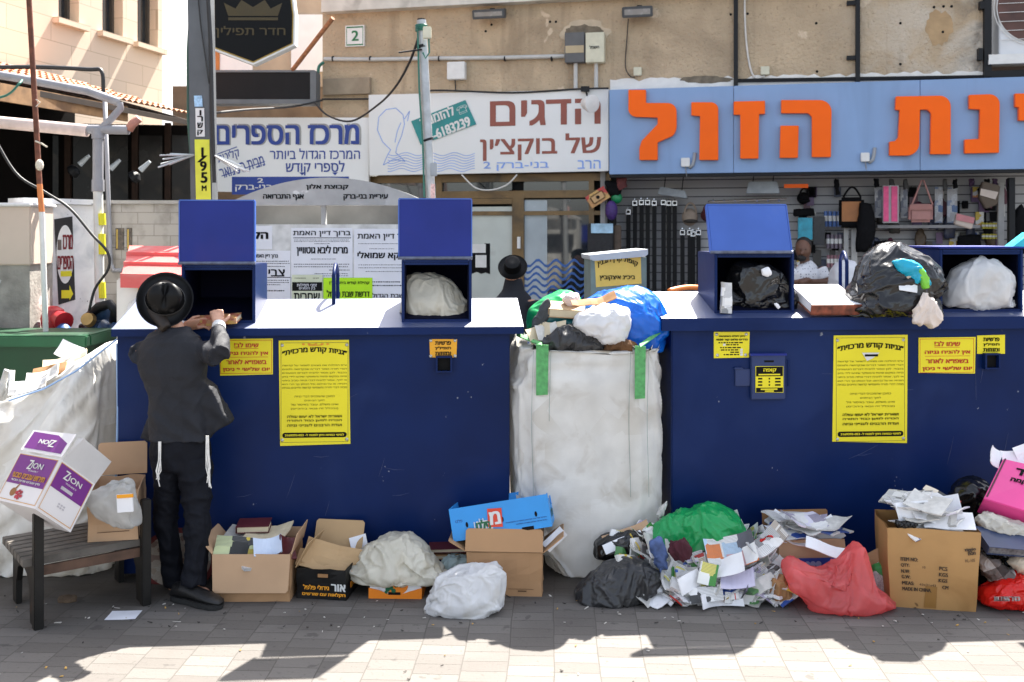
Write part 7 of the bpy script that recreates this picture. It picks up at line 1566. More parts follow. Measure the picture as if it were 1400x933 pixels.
mb = MB(); mb.tube([P(128,450,8.1),P(124,430,8.1),P(135,420,8.05),P(150,416,8.0),P(158,424,8.0),P(156,440,8.05)], .04, 10); mb.tube([P(112,448,8.2),P(125,446,8.15),P(130,470,8.1),P(122,500,8.1)], .035, 10); mk("pipework", mb, DARKM, vv, smooth=True)
mb = MB(); mb.lathe([(.05,-.02),(.06,0),(.05,.05)], P(122,438,8.0), (0,-1,.3), 14); mk("brass_fitting", mb, mat("brass", (.35,.22,.08), .4, .2, 12, metal=.7), vv)
rb = thing("red_roofed_box", P(212,470,7.4), "white charity box with a ribbed pinkish-red roof behind the man", "box")
RR = mat("faded_red_roof", (.62,.10,.09), .55, .12, 5, dirt=(.6,.25,.22), damt=.55)
a, b = P(166,376,7.05), P(262,378,7.05); c2_, d2_ = P(262,337,7.75), P(177,336,7.75)
mb = MB(); th_ = Vector((0,0,-.03)); mb.hexa([a+th_, b+th_, c2_+th_, d2_+th_], [a, b, c2_, d2_])
mb.hexa([a+th_*2.0+Vector((0,-.02,-.03)), b+th_*2.0+Vector((0,-.02,-.03)), b+th_*.2, a+th_*.2], [a+Vector((0,-.021,.01)), b+Vector((0,-.021,.01)), b+Vector((0,.0,.012)), a+Vector((0,.0,.012))])
for f in (.33,.66): 
    p, q = a+(d2_-a)*f, b+(c2_-b)*f; mb.hexa([p+Vector((0,-.015,-.01)), q+Vector((0,-.015,-.01)), q+Vector((0,.02,.0)), p+Vector((0,.02,.0))], [p+Vector((0,-.015,.022)), q+Vector((0,-.015,.022)), q+Vector((0,.02,.024)), p+Vector((0,.02,.024))])
mk("roof", mb, RR, rb)
mb = MB(); mb.box(P(218,435,7.4), (S(78,7.4), .55, S(112,7.4))); mk("box_body", mb, mat("dirty_white_box", (.66,.64,.6), .7, .08, 5, dirt=(.4,.38,.34), damt=.6), rb, bevel=.01)
mb = MB(); mb.box(P(196,392,7.11), (S(14,7.1), .006, S(22,7.1))); mk("orange_label", mb, mat("orange_label", (.85,.42,.03), .5), rb)
mk("plastic_bag", sack([(172,430),(178,412),(188,406),(194,420),(206,440),(190,455),(170,455)], 7.0, .1, 61, .012, 12, floor=None, sub=4), TRWHITE, label="white plastic scrap hanging beside the red-roofed box", cat="plastic bag", smooth=True)
# yellow donation box behind the bulk bag
yb = thing("donation_box", P(846,470,7.2), "yellow-fronted donation box with a grey sloping lid behind the bulk bag", "donation box")
YW = Wall(P(846,400,7.2).xy, 3)
mb = MB(); YW.slab(mb, 808, 352, 884, 470, -.4, 0); mk("case", mb, mat("grey_green_case", (.13,.18,.17), .5, .2, 8), yb)
mb = MB(); q = [YW.px(*p, .06) for p in ((806,349),(886,341),(886,348),(882,351),(812,357),(807,355))]; mb.prism(q[::-1], YW.n*-.5); mk("lid", mb, mat("grey_lid", (.38,.41,.44), .45, .08, 8), yb)
mb = MB(); q = [YW.px(*p, .004) for p in ((815,393),(877,388),(876,350),(813,354))]; mb.prism(q, YW.n*-.003); pl = mk("yellow_plate", mb, mat("faded_yellow_plate", (.66,.46,.09), .5, .08, 6), yb)
mb = MB(); wpx(mb, YW, "קופת קרן הבנין", 817,367,872,359, .007, bold=.03, arc=.04); wpx(mb, YW, "ביכ״נ איצקוביץ", 820,384,868,377, .007, bold=.03); mk("lettering", mb, BLACK, pl)
cable([P(915+4*k, 398-5*math.sin(math.pi*k/15), 6.6+.02*k) for k in range(16)], .018, mat("orange_hose", (.85,.2,.02), .4), "orange hose arching behind the right container", "hose", sub=2, cat="hose")
# ================================================================ people
SKIN = mat("skin", (.50,.27,.18), .5, .08, 20, spec=.4); SKIND = mat("dark_skin", (.13,.06,.035), .5, .1, 20)
SUIT = mat("charcoal_suit", (.016,.017,.022), .7, .15, 30, bump=.25, bscale=90, spec=.3); TROU = mat("black_blue_trousers", (.0055,.0065,.011), .75, .15, 30, bump=.25, bscale=80, spec=.2)
FELT = mat("black_felt", (.003,.003,.0033), .46, .15, 30, spec=.22); LEATH = mat("black_leather", (.006,.006,.0065), .45, .2, 30, bump=.3, bscale=50)
def hand(mb, wrist, d, up, grip, spread=.016, L=.075, flip=1):
    """palm box-ish mass and five bent fingers of different lengths; d = direction of the fingers, up = back of the hand, grip = closing direction"""
    d, up = d.normalized(), up.normalized(); sd = d.cross(up).normalized()*flip
    pc = wrist + d*.045
    mb.tube([wrist, wrist+d*.02, pc+d*.02, pc+d*.042], [(.022,.026),(.020,.034),(.017,.040),(.013,.036)], 12)
    for k, ln in enumerate((.068,.076,.071,.056)):
        b = wrist + d*.078 + sd*(1.5-k)*.0185
        p1 = b + d*ln*.45; p2 = p1 + (d*.55+grip*.6).normalized()*ln*.32; p3 = p2 + (d*.05+grip).normalized()*ln*.28
        mb.tube([b-d*.015, b, p1, p2, p3], [.0095,.0092,.0085,.0078,.0062], 8)
    b = wrist + d*.028 + sd*.028; p1 = b + (sd*.75+d*.7).normalized()*.034; p2 = p1 + (d*.9+sd*.35+grip*.3).normalized()*.032
    mb.tube([b-sd*.012, b, p1, p2], [.012,.0115,.010,.0075], 8)
man = thing("person", Vector((P(255,825,5.08).x, 5.08, 0)), "person in black hat and charcoal suit holding a thin book into the chute", "person")
dM = 5.12
# body
mb = MB()
nH = Vector((.26,-.90,.34)).normalized(); bc = P(226,411,5.13)
hc_ = bc - nH*.055
mb.ball(hc_, (.078,.098,.112), 4, rot=Euler((R(22),R(-6),R(8))).to_matrix())
mb.lathe([(.012,0),(.016,.012),(.008,.026)], hc_+Vector((-.01,.088,-.012)), (0,1,-.1), 8)       # nose
for sx in (-1,1): mb.ball(hc_+Vector((sx*.080,.005,-.012)), (.012,.022,.032), 2)                # ears
mb.tube([hc_+Vector((.0,.0,-.05)), P(238,452,5.15), P(239,475,5.12)], [.055,.056,.075], 14)
mb.tube([P(238,462,5.12), P(238,480,5.11), P(239,520,5.10), P(243,570,5.11), P(246,615,5.11), P(246,640,5.11)], [(.045,.045),(.085,.045),(.09,.045),(.08,.045),(.08,.05),(.08,.05)], 20)
shR, elR, wrR = P(280,480,5.10), P(297,488,4.98), P(299,446,5.19)
shL, elL, wrL = P(193,482,5.10), P(205,500,5.32), P(252,446,5.27)
for a, b, c_ in ((shR,elR*.86+(shR+wrR)*.07,wrR),(shL,elL*.9+(shL+wrL)*.05,wrL)): mb.tube([a,(a+b)/2,b,(b+c_)/2,c_], [.034,.032,.026,.027,.025], 12)
hand(mb, wrR, Vector((-.25,.55,.55)), Vector((.2,-.6,.6)), Vector((-.1,.5,-.7)), flip=1)
hand(mb, wrL, Vector((.8,.15,.12)), Vector((-.1,-.6,.6)), Vector((.5,.3,-.8)), flip=-1)
hips = [P(228,628,5.12), P(268,628,5.09)]; kn = [P(227,715,5.15), P(270,715,5.06)]; an = [P(238,797,5.22), P(263,802,5.03)]
for h_, k_, a_ in zip(hips, kn, an): mb.tube([h_, (h_+k_)/2, k_, (k_+a_)/2, a_], [.045,.042,.034,.034,.032], 14); mb.ball(a_+Vector((.03,0,-.03)), (.06,.035,.03), 3)
body = mk("body", refine(mb, .0055, 3), SKIN, man, smooth=True)
mb = MB()
for sx in (-1,1): mb.ball(hc_+Vector((sx*.030,.090,.012)), .010, 2)
mk("eye", mb, WHITEB, man); mb = MB(); mb.tube([hc_+Vector((-.022,.094,-.05)), hc_+Vector((0,.099,-.052)), hc_+Vector((.022,.094,-.05))], .004, 6); mk("mouth", mb, mat("lip", (.35,.1,.08), .5), man)
mb = MB(); mb.ball(hc_+Vector((0,-.02,.02)), (.083,.088,.105), 4); mb.tube([hc_+Vector((-.05,-.05,-.03)), P(228,450,5.08)], [.05,.03], 10); mk("hair", refine(mb, .009, 4), mat("dark_brown_hair", (.018,.011,.007), .6, .3, 60), man, smooth=True)
# hat
ht = MB(); N = 48
ux = Vector((1,0,0)); ux = (ux - nH*ux.dot(nH)).normalized(); uy = nH.cross(ux)
prof = [(0.0,.112),(.030,.108),(.062,.104),(.080,.094),(.088,.070),(.091,.040),(.093,.012),(.100,.004),(.125,.001),(.148,.008),(.158,.020),(.159,.016),(.148,.002),(.125,-.006),(.098,-.006),(.085,-.004)]
vs = []
for r_, h_ in prof:
    for k in range(N):
        a = 2*math.pi*k/N; x, y = math.cos(a), math.sin(a); rx, ry = (.98,.84) if r_ < .095 else (.88,.93)
        hh = h_
        if h_ > .06:    # crown dents: front pinch and long crease
            t_ = r_/.09; hh -= .034*math.exp(-((x*r_)/.020)**2)*max(0,min(1,(1.05-t_)*3)); hh -= .026*math.exp(-(((x*r_)-.048*(1 if x > 0 else -1))/.022)**2)*max(0,-y)*t_; hh += .016*y*t_
        if r_ > .12: hh += .010*x*x
        vs.append(bc + ux*(x*r_*rx) + uy*(y*r_*ry) + nH*hh)
ht.add(vs, [(i*N+k, i*N+(k+1) % N, (i+1)*N+(k+1) % N, (i+1)*N+k) for i in range(len(prof)-1) for k in range(N)])
hat = mk("hat", ht, FELT, man, smooth=True)
mb = MB(); mb.tube([bc + ux*(.0925*math.cos(2*math.pi*k/N)*1.0) + uy*(.0795*math.sin(2*math.pi*k/N)) + nH*.018 for k in range(N+1)], [(.0035,.012)]*(N+1), 6); mk("hat_band", mb, mat("black_ribbon", (.012,.012,.013), .35), hat)
# jacket
def ring_loft(rows, d, seg=40):
    return loft([((P(cx,y,d).x), d+dy, P(cx,y,d).z, S(hw,d), ry, ex) for (y,cx,hw,ry,dy,ex) in rows], seg)
jk = ring_loft([(600,249,42,.125,-.005,2.6),(586,248,41,.12,0,2.6),(565,246,38,.112,0,2.6),(540,243,39,.110,0,2.5),(515,239,44,.110,0,2.5),(495,237,47,.108,0,2.5),(478,237,47,.10,0,2.4),(466,237,43,.088,.0,2.3),(458,238,35,.075,.01,2.2),(452,238,22,.062,.02,2),(447,238,18,.058,.02,2)], 5.12)
jb = MB(); jb.add(jk.v, jk.f)
jb.tube([P(277,478,5.12), shR, (shR+elR)/2+Vector((0,-.0,.0)), elR, elR+Vector((.012,.02,.01)), elR*.5+wrR*.5+Vector((.01,0,0)), elR*.12+wrR*.88], [.058,.060,.058,.055,.054,.050,.045], 16)
jb.tube([P(200,478,5.12), shL, (shL+elL)/2, elL, (elL+wrL)/2, wrL*.9+elL*.1], [.062,.066,.062,.058,.052,.045], 16)
# flared front panels
for pts, dd in (([(214,520),(210,560),(188,600),(200,606),(216,603),(232,590),(236,540)], 5.10),([(268,515),(284,525),(300,556),(313,579),(300,589),(287,600),(262,590)], 5.08)):
    jb.prism([P(x, y, dd) for x, y in pts], (0, .11, 0))
jb = refine(jb, .0085, 6)
def jm(v): return 1
plastic(jb, .0085, 5.5, 7, (.8,.8,1.6), .006); wrinkle(jb, .003, 6, 7, (.5,.5,1.8), fold=.006, ff=8)
for v in jb.v:     # diagonal pull folds across the back and sleeves
    v.y += .006*math.sin(v.z*60 + v.x*35)*max(0, min(1, (1.25-v.z)*3))*.7
mk("jacket", jb, SUIT, man, smooth=True)
mb = MB(); mb.tube([P(246,530,4.998), P(248,560,4.99), P(249,598,4.985)], [(.0015,.0025)]*3, 6); mk("jacket_seam", mb, mat("seam_shadow_cloth", (.012,.013,.017), .9), man)
# trousers
tb = ring_loft([(640,248,37,.10,0,2.3),(620,248,40,.11,0,2.4),(600,248,38,.106,0,2.4),(585,247,33,.095,0,2.3)], 5.12)
for h_, k_, a_, rr in zip([P(231,630,5.13), P(267,632,5.10)], kn, [P(238,800,5.20), P(263,800,5.03)], ((.080,.070,.058,.055,.056),(.084,.074,.062,.058,.062))): tb.tube([h_, (h_+k_)/2, k_, (k_+a_)/2, a_], rr, 20)
tb = refine(tb, .0085, 5); plastic(tb, .010, 6, 3, (1,1,1.7), .008)
for v in tb.v: v.y += .006*math.sin(v.z*80+v.x*30)*max(0, 1-abs(v.z-.15)*8)
mk("trousers", tb, TROU, man, smooth=True)
# shoes
def shoe(heel, toe, h=.075, wd=.048):
    d = (toe-heel); L = d.length; d.normalize(); sd = Vector((-d.y,d.x,0))
    mb = MB(); rows = [(0,.04,.034),(.06,.075,.040),(.25,.085,.042),(.42,.070,.040),(.62,.055,.046),(.82,.042,.047),(.95,.028,.036),(1.0,.016,.02)]
    vs = []; sg_ = 16
    for t_, hh, ww in rows:
        for k in range(sg_):
            a = 2*math.pi*k/sg_; z = .022 + hh*.5 + hh*.5*math.sin(a); vs.append(heel + d*(L*t_) + sd*(math.cos(a)*ww) + Vector((0,0,z)))
    mb.add(vs, [(i*sg_+k, i*sg_+(k+1) % sg_, (i+1)*sg_+(k+1) % sg_, (i+1)*sg_+k) for i in range(len(rows)-1) for k in range(sg_)] + [list(range(sg_))[::-1], [(len(rows)-1)*sg_+k for k in range(sg_)]])
    s_ = mk("shoe", mb, LEATH, man, smooth=True)
    so = MB(); out = [(0,-.03),(.0,.03),(.1,.04),(.4,.036),(.62,.048),(.85,.047),(.97,.025),(1.01,0),(.97,-.03),(.85,-.047),(.62,-.048),(.4,-.038),(.1,-.04)]
    so.prism([heel + d*(L*t_) + sd*w_ + Vector((0,0,.002)) for t_, w_ in out], (0,0,.026)); mk("sole", so, mat("black_rubber", (.014,.014,.014), .7, .2, 30, bump=.4, bscale=90), s_, bevel=.004)
shoe(Vector((P(238,822,5.06).x, 5.06, 0)), Vector((P(303,835,4.93).x, 4.93, 0)))
shoe(Vector((P(231,820,5.2).x, 5.2, 0)), Vector((P(268,815,5.32).x, 5.32, 0)))
mb = MB(); a = elR*.10+wrR*.90; b = wrR + (wrR-elR).normalized()*.012; mb.tube([a, b], [.036,.034], 14); a = elL*.1+wrL*.9; mb.tube([a, wrL+(wrL-elL).normalized()*.01], [.034,.032], 14); mk("shirt_cuff", mb, WHITEB, man, smooth=True, angle=50)
rnd = random.Random(12)
for k, (x0, y0, x1, y1) in enumerate(((217,604,216,668),(282,596,285,668))):
    mb = MB()
    for j in range(5): mb.tube([P(x0+j*.7,y0,4.99), P(x0+j*.8+rnd.uniform(-1,1),y0+25,4.985), P(x1+j*1.6-3+rnd.uniform(-1,1),(y0+y1)/2+8,4.985), P(x1+rnd.uniform(-3,5),y1-rnd.uniform(0,18),4.985)], .0026, 5)
    mk("fringe", mb, mat("white_fringe", (.78,.76,.72), .8, .08, 40), man, "white knotted fringe hanging below the jacket hem")
bk_ = thing("held_book", P(293,437,5.27), "thin book with red and gold patterned spine held by the man in the black hat", "book")
M = Euler((R(6),R(-4),R(4))).to_matrix(); cc = P(293,437.5,5.345)
mb = MB(); mb.box(cc, (.255,.15,.020), M); mk("pages", mb, CREAMP, bk_); mb = MB(); mb.box(cc+M @ Vector((0,-.076,0)), (.262,.006,.032), M); mb.box(cc+M @ Vector((0,0,.0135)), (.262,.155,.004), M); mb.box(cc+M @ Vector((0,0,-.0135)), (.262,.155,.004), M)
mk("cover", mb, printed("red_gold_cover", ((.45,.10,.05),(.55,.33,.08),(.30,.05,.03),(.5,.25,.12)), 50, paper=(.42,.16,.07)), bk_)

# man beyond the containers
d = 10.2
m2 = thing("person", P(701,480,d)*Vector((1,1,0)) if False else Vector((P(701,480,d).x, d, 0)), "person in a black hat and dark coat seen from behind beyond the left container", "person")
def px2(x, z): return Vector((P(x,320,d).x, d, z))
mb = MB(); hz = P(701,374,d).z
mb.ball(px2(701,hz-.02), (.08,.10,.12), 3); mb.tube([px2(701,hz-.1), px2(701,hz-.22)], .06, 10); mb.tube([px2(701,hz-.2), px2(701,hz-.3), px2(701,.9), px2(701,.8)], [(.08,.06),(.2,.1),(.17,.1),(.16,.1)], 16)
for sx in (-1,1): mb.tube([px2(701+sx*24,hz-.27), px2(701+sx*30,hz-.55), px2(701+sx*26,hz-.82)+Vector((0,.06,0))], [.05,.04,.03], 10); mb.ball(px2(701+sx*26,hz-.88)+Vector((0,.07,0)), (.03,.04,.06), 2); mb.tube([px2(701+sx*10,.85), px2(701+sx*11,.45), px2(701+sx*11,.05)], [.08,.055,.04], 10); mb.ball(px2(701+sx*11,.04)+Vector((0,.06,0)), (.04,.1,.035), 2)
mk("body", refine(mb, .014, 3), SKIN, m2, smooth=True)
mb = MB(); mb.tube([px2(702,hz-.05), px2(702,hz-.17), px2(702,hz-.25), px2(702,1.1), px2(702,.72)], [(.085,.09),(.13,.10),(.235,.12),(.21,.13),(.24,.15)], 20)
for sx in (-1,1): mb.tube([px2(702+sx*25,hz-.28), px2(702+sx*31,hz-.55), px2(702+sx*27,hz-.8)+Vector((0,.06,0))], [.075,.06,.05], 12)
mk("coat", refine(mb, .014, 5), mat("black_navy_coat", (.007,.009,.015), .8, .15, 20), m2, smooth=True)
mb = MB()
for sx in (-1,1): mb.tube([px2(702+sx*10,.8), px2(702+sx*11,.45), px2(702+sx*11,.06)], [.09,.07,.065], 12)
mk("trousers", refine(mb, .014, 4), TROU, m2, smooth=True)
n2 = Vector((-.05,-.80,.60)).normalized(); c2 = P(701,366,d-.1); u2 = Vector((1,0,0)); u2 = (u2-n2*u2.dot(n2)).normalized()
mb = MB(); mb.lathe([(.0,.10),(.05,.105),(.078,.095),(.085,.05),(.09,.005),(.14,.0),(.150,.012),(.148,.0),(.09,-.012),(.0,-.012)], c2, n2, 32); mk("hat", mb, FELT, m2, smooth=True, angle=60)
# vendor
d = 11.05
vd = thing("person", Vector((P(1100,450,d).x, d, 0)), "seated vendor in a dotted white shirt looking down in the haberdashery stall", "person")
def pv_(x, y, dd=0): return P(x, y, d+dd)
mb = MB(); mb.ball(pv_(1098,341,-.02), (.085,.10,.12), 3, rot=Euler((R(-25),0,0)).to_matrix()); mb.lathe([(.016,0),(.02,.015),(.01,.03)], pv_(1095,346,-.115), (0,-1,-.5), 8); mb.tube([pv_(1099,350,.02), pv_(1101,362,.03)], .055, 10)
mb.tube([pv_(1102,360,.03), pv_(1103,372,.02), pv_(1103,400,.02), pv_(1102,430,.02)], [(.08,.06),(.17,.1),(.16,.11),(.15,.12)], 16)
for a, b, c_ in ((pv_(1080,366), pv_(1074,390,-.05), pv_(1104,383,-.22)), (pv_(1122,366), pv_(1130,386,-.06), pv_(1098,386,-.24))): mb.tube([a,b,c_], [.055,.045,.03], 12); mb.ball(c_, (.05,.03,.03), 2)
for sx in (-8,8): mb.tube([pv_(1102+sx,432,0), pv_(1100+sx,440,-.42), Vector((pv_(1100+sx,440,-.45).x, d-.45, .06))], [.085,.065,.045], 12); mb.ball(Vector((pv_(1100+sx,440).x, d-.53, .04)), (.045,.11,.04), 2)
mk("body", refine(mb, .012, 3), SKIND, vd, smooth=True)
mb = MB()
for sx in (-1,1): mb.ball(pv_(1098+sx*3.6,341,-.118), .011, 2)
mk("eye", mb, mat("closed_lid", (.10,.045,.03), .5), vd)
mb = MB(); mb.ball(pv_(1099,335,.02), (.088,.095,.09), 3); mk("hair", mb, mat("black_hair", (.01,.008,.007), .7, .3, 60), vd, smooth=True)
mb = MB(); mb.ball(pv_(1096,353,-.075), (.05,.04,.04), 3); mk("beard", mb, mat("black_hair", (.01,.008,.007)), vd, smooth=True)
mb = MB(); mb.tube([pv_(1101,358,.03), pv_(1103,364,.03), pv_(1103,375,.01), pv_(1103,402,.01), pv_(1102,425,.0)], [(.07,.065),(.15,.09),(.20,.12),(.19,.13),(.19,.14)], 20)
for a, b in ((pv_(1083,368), pv_(1076,384,-.03)), (pv_(1121,368), pv_(1128,382,-.04))): mb.tube([a,b], [.08,.07], 12)
SH = mat("white_shirt", (.66,.66,.68), .8, .04, 12)
def _dots():
    n = SH.node_tree; L = n.links.new; b = n.nodes["Principled BSDF"]; v = n.nodes.new("ShaderNodeTexVoronoi"); v.inputs["Scale"].default_value = 34; v.inputs["Randomness"].default_value = .3
    tc = n.nodes.new("ShaderNodeTexCoord"); L(tc.outputs["Object"], v.inputs["Vector"]); g = n.nodes.new("ShaderNodeMath"); g.operation = 'LESS_THAN'; g.inputs[1].default_value = .22; L(v.outputs["Distance"], g.inputs[0])
    x = n.nodes.new("ShaderNodeMix"); x.data_type = 'RGBA'; L(g.outputs[0], x.inputs[0]); x.inputs[6].default_value = (.66,.66,.68,1); x.inputs[7].default_value = (.12,.12,.16,1); L(x.outputs[2], b.inputs["Base Color"])
_dots(); mk("shirt", refine(mb, .012, 4), SH, vd, smooth=True)
mb = MB()
for sx in (-8,8): mb.tube([pv_(1102+sx,432,.05), pv_(1100+sx,440,-.42), Vector((pv_(1100+sx,440,-.45).x, d-.45, .10))], [.10,.08,.06], 12)
mk("trousers", refine(mb, .014, 3), TROU, vd, smooth=True)
st = thing("stool", Vector((P(1102,450,d).x, d+.02, 0)), "plain dark stool under the seated vendor", "stool"); mb = MB(); sz = pv_(1102,440).z-.09; mb.box(Vector((st.location.x, d+.05, sz)), (.36,.34,.03)); mk("seat", mb, DARKM, st)
for sx in (-1,1):
    for sy in (-1,1): mb = MB(); mb.tube([Vector((st.location.x+sx*.15, d+.05+sy*.14, sz-.01)), Vector((st.location.x+sx*.17, d+.05+sy*.16, 0))], .014, 6); mk("leg", mb, DARKM, st)
mb = MB(); tx = P(1152,400,10.6); vs = [(1134,398),(1138,368),(1146,357),(1168,356),(1172,398)]
mb = sack([(1132,420),(1135,395),(1139,368),(1147,357),(1166,356),(1172,380),(1174,420),(1150,424)], 10.6, .4, 5, .012, 8, 4, .7, .012)
mk("white_covered_chair", mb, mat("white_cloth_cover", (.62,.63,.66), .8, .06, 6, bump=.2, bscale=8), label="chair draped with a white cover beside the seated vendor", cat="chair", smooth=True)

# ================================================================ shop goods
def strip(mb, x0, y0, x1, y1, o, th=.012):
    FW.slab(mb, x0, y0, x1, y1, o-th, o)
BELT = mat("black_belt_leather", (.004,.004,.0045), .5, .3, 20, spec=.2); CHR = mat("chrome_buckle", (.55,.55,.56), .2, .1, 30, metal=1)
GBt = "belts hanging on the slatted wall"
belts = [(859,288,342),(868,276,402),(877,275,402),(885.5,275,402),(894.5,276,402),(907,275,402),(914.5,276,402),(922.5,276,402),(933,316,396),(943,316,396),(947.5,318,396),(955,316,396)]
b0 = None
for k, (x, y0, y1) in enumerate(belts):
    u, zt = FW.uz(x, y0, -.5); zb = FW.uz(x, y1, -.5)[1]
    t = thing("belt", FW.at(u, zt, -.5), "black leather belt hanging in the upper row left of the caps" if 0 < k < 8 else ("short studded black belt at the left end of the belt display" if k == 0 else "black belt in the lower row under the beige cap"), "belt", GBt if k else None)
    mb = MB(); FW.slabu(mb, u-.026, zb, u+.026, zt, -.515, -.5); mk("strap", mb, BELT, t)
    mb = MB(); FW.slabu(mb, u-.03, zt-.05, u+.03, zt-.035, -.5, -.49); FW.slabu(mb, u-.03, zt-.0, u+.03, zt+.012, -.5, -.49); FW.slabu(mb, u-.03, zt-.035, u-.02, zt, -.5, -.49); FW.slabu(mb, u+.02, zt-.035, u+.03, zt, -.5, -.49); mb.tube([FW.at(u,zt+.01,-.62), FW.at(u,zt+.03,-.46)], .008, 6); mk("buckle", mb, CHR, t)
def goods(nm, cat, rect, o, depth, m, lab, amp=0, seed=1, grp=None, strap=None, bevel=.012, parts=()):
    x0, y0, x1, y1 = rect; t = thing(nm, FW.px((x0+x1)/2, y1, o), lab, cat, grp); mb = MB(); FW.slab(mb, x0, y0, x1, y1, o-depth, o); mk("main_body", mb, m, t, bevel=bevel)
    if strap:
        mb = MB(); h = strap; pts = [FW.px(x0+(x1-x0)*(.15+.7*k/8), y0 - h*math.sin(math.pi*k/8), o-depth/2) for k in range(9)]; mb.tube(pts, .012, 6); mk("strap", mb, m, t)
    for (pn, r_, pm_) in parts: mb = MB(); FW.slab(mb, *r_, o, o+.02); mk(pn, mb, pm_, t)
    return t
def gs(nm, cat, poly, o, depth, m, lab, seed=1, amp=.008, f=12):
    cx_ = sum(p[0] for p in poly)/len(poly); q = FW.px(cx_, 320, o); return mk(nm, sack(poly, q.y, depth, seed, amp, f, 4, .8, .006), m, label=lab, cat=cat, smooth=True)
BLKF = mat("black_fabric", (.005,.005,.006), .85, .3, 20, spec=.15)
def cap(px_, py_, rx, ry, m, lab, visor):
    t = thing("cap", FW.px(px_, py_+ry, -.45), lab, "cap"); c_ = FW.px(px_, py_, -.48); r_ = S(1, c_.y)
    mb = MB(); mb.ball(c_+Vector((0,0,-ry*.2*r_)), (rx*r_, .09, ry*.75*r_), 3); mk("crown", mb, m, t, smooth=True)
    mb = MB(); mb.tube([c_+Vector((math.cos(a)*rx*.72*r_, -.05, ry*.1*r_+math.sin(a)*ry*.9*r_)) for a in [math.pi*k/10 for k in range(11)]], .012, 6); mk("strap", mb, m, t)
    mb = MB(); mb.ball(c_+Vector((0,-.07,-ry*.55*r_)), (rx*.9*r_, .07, .025), 3); mk("visor", mb, visor, t, smooth=True)
cap(943, 294, 11, 16, mat("beige_cap_cloth", (.30,.24,.19), .9, .1, 20), "beige sun visor cap hanging beside the belts", mat("dark_trim", (.04,.035,.03), .8))
cap(967, 292, 9, 12, mat("maroon_cap_cloth", (.08,.015,.02), .9, .1, 20), "maroon cap half hidden by the tilted container lid", mat("maroon_cap_cloth", (.08,.015,.02)))
cap(1098, 269, 8, 11, BLKF, "black cap hanging under the orange price strip", BLKF)
def fixture(x0, y0, x1, y1, lab, tilt=3):
    t = thing("lamp_fixture", FW.px((x0+x1)/2, y1, -.1), lab, "lamp fixture", None); u0, za = FW.uz(x0, y1, -.1); u1, zb = FW.uz(x1, y0, -.1); dz = -tilt/F*12
    mb = MB(); mb.hexa([FW.at(u0,za-dz,-.06), FW.at(u1,za+dz,-.06), FW.at(u1,za+dz,-.3), FW.at(u0,za-dz,-.3)], [FW.at(u0+.03,zb-dz,-.1), FW.at(u1-.03,zb+dz,-.1), FW.at(u1-.03,zb+dz,-.26), FW.at(u0+.03,zb-dz,-.26)]); mk("housing", mb, mat("grey_fixture", (.25,.27,.28), .5, .2, 9), t, bevel=.006)
    mb = MB(); 
    for f in (.2,.8): mb.tube([FW.at(u0+(u1-u0)*f, zb-.02, -.18), FW.at(u0+(u1-u0)*f+.03, 2.68, -.2)], .006, 5)
    mk("hanger", mb, DARKM, t)
fixture(899, 258, 940, 269, "grey lamp fixture hanging crookedly over the belts"); fixture(1020, 248, 1066, 265, "grey lamp fixture hanging above the tilted container lid", 0)
mb = MB(); FW.slab(mb, 1072, 252, 1105, 257, -.25, -.2); mk("price_strip", mb, ORA, label="orange strip at the top of the haberdashery shop", cat="strip")
# toy guitar, balls and cloths at the left shop corner
t = thing("toy_guitar", FW.px(817,285,-.0), "toy guitar in a red and tan carded pack hanging askew at the shop corner", "toy")
c_ = FW.px(817,270,.02); M = Matrix.Rotation(R(-28), 3, FW.n.cross(Vector((0,0,1))).cross(Vector((0,0,1)))) if False else Matrix.Rotation(R(32), 3, Vector((0,1,0)))
M = M.inverted()
mb = MB(); mb.box(c_, (.26,.05,.16), M); mk("card", mb, printed("toy_card", ((.5,.03,.02),(.6,.35,.1)), 9, paper=(.5,.25,.08)), t)
mb = MB(); mb.box(c_+M @ Vector((0,-.03,0)), (.17,.02,.10), M); mk("guitar_body", mb, mat("toy_wood", (.55,.33,.14), .4, .1, 9), t, bevel=.02); mb = MB(); mb.lathe([(.022,0),(.022,.004)], c_+M @ Vector((-.0,-.041,0)), (0,-1,0), 14); mk("sound_hole", mb, BLACK, t)
mb = MB(); mb.ball(FW.px(836,288,.02), (.075,.075,.12), 3); mk("purple_ball", mb, mat("purple_net", (.05,.02,.14), .6, .3, 30), label="purple oval ball hanging beside the toy guitar", cat="ball", smooth=True)
mb = MB(); mb.ball(FW.px(843,271,-.05), .07, 3); mk("green_ball", mb, mat("green_ball", (.01,.22,.08), .4), label="small green ball above the purple one", cat="ball", smooth=True)
gs("hanging_cloth", "cloth", [(826,248),(845,246),(852,258),(846,270),(832,268)], -.02, .1, BLKF, "dark bundle above the purple ball at the shop corner", 3)
gs("hanging_cloth", "cloth", [(842,243),(856,243),(857,256),(846,262)], .0, .08, mat("dark_red_cloth", (.12,.03,.03), .8, .3, 20), "dark red cloth under the left end of the blue sign", 4)
goods("bag_pack", "bag", (803,306,838,392), -.02, .08, mat("black_net", (.018,.018,.02), .7, .4, 30, bump=.4, bscale=60), "black net bag with a pale blue label hanging by the fish shop window", parts=(("label_card",(808,306,838,319),mat("pale_blue_card", (.35,.55,.7), .4, .3, 9)),))
goods("bag_pack", "bag", (839,308,849,345), -.1, .06, mat("brown_pack", (.10,.07,.05), .7, .3, 12), "narrow brown pack beside the black net bag")
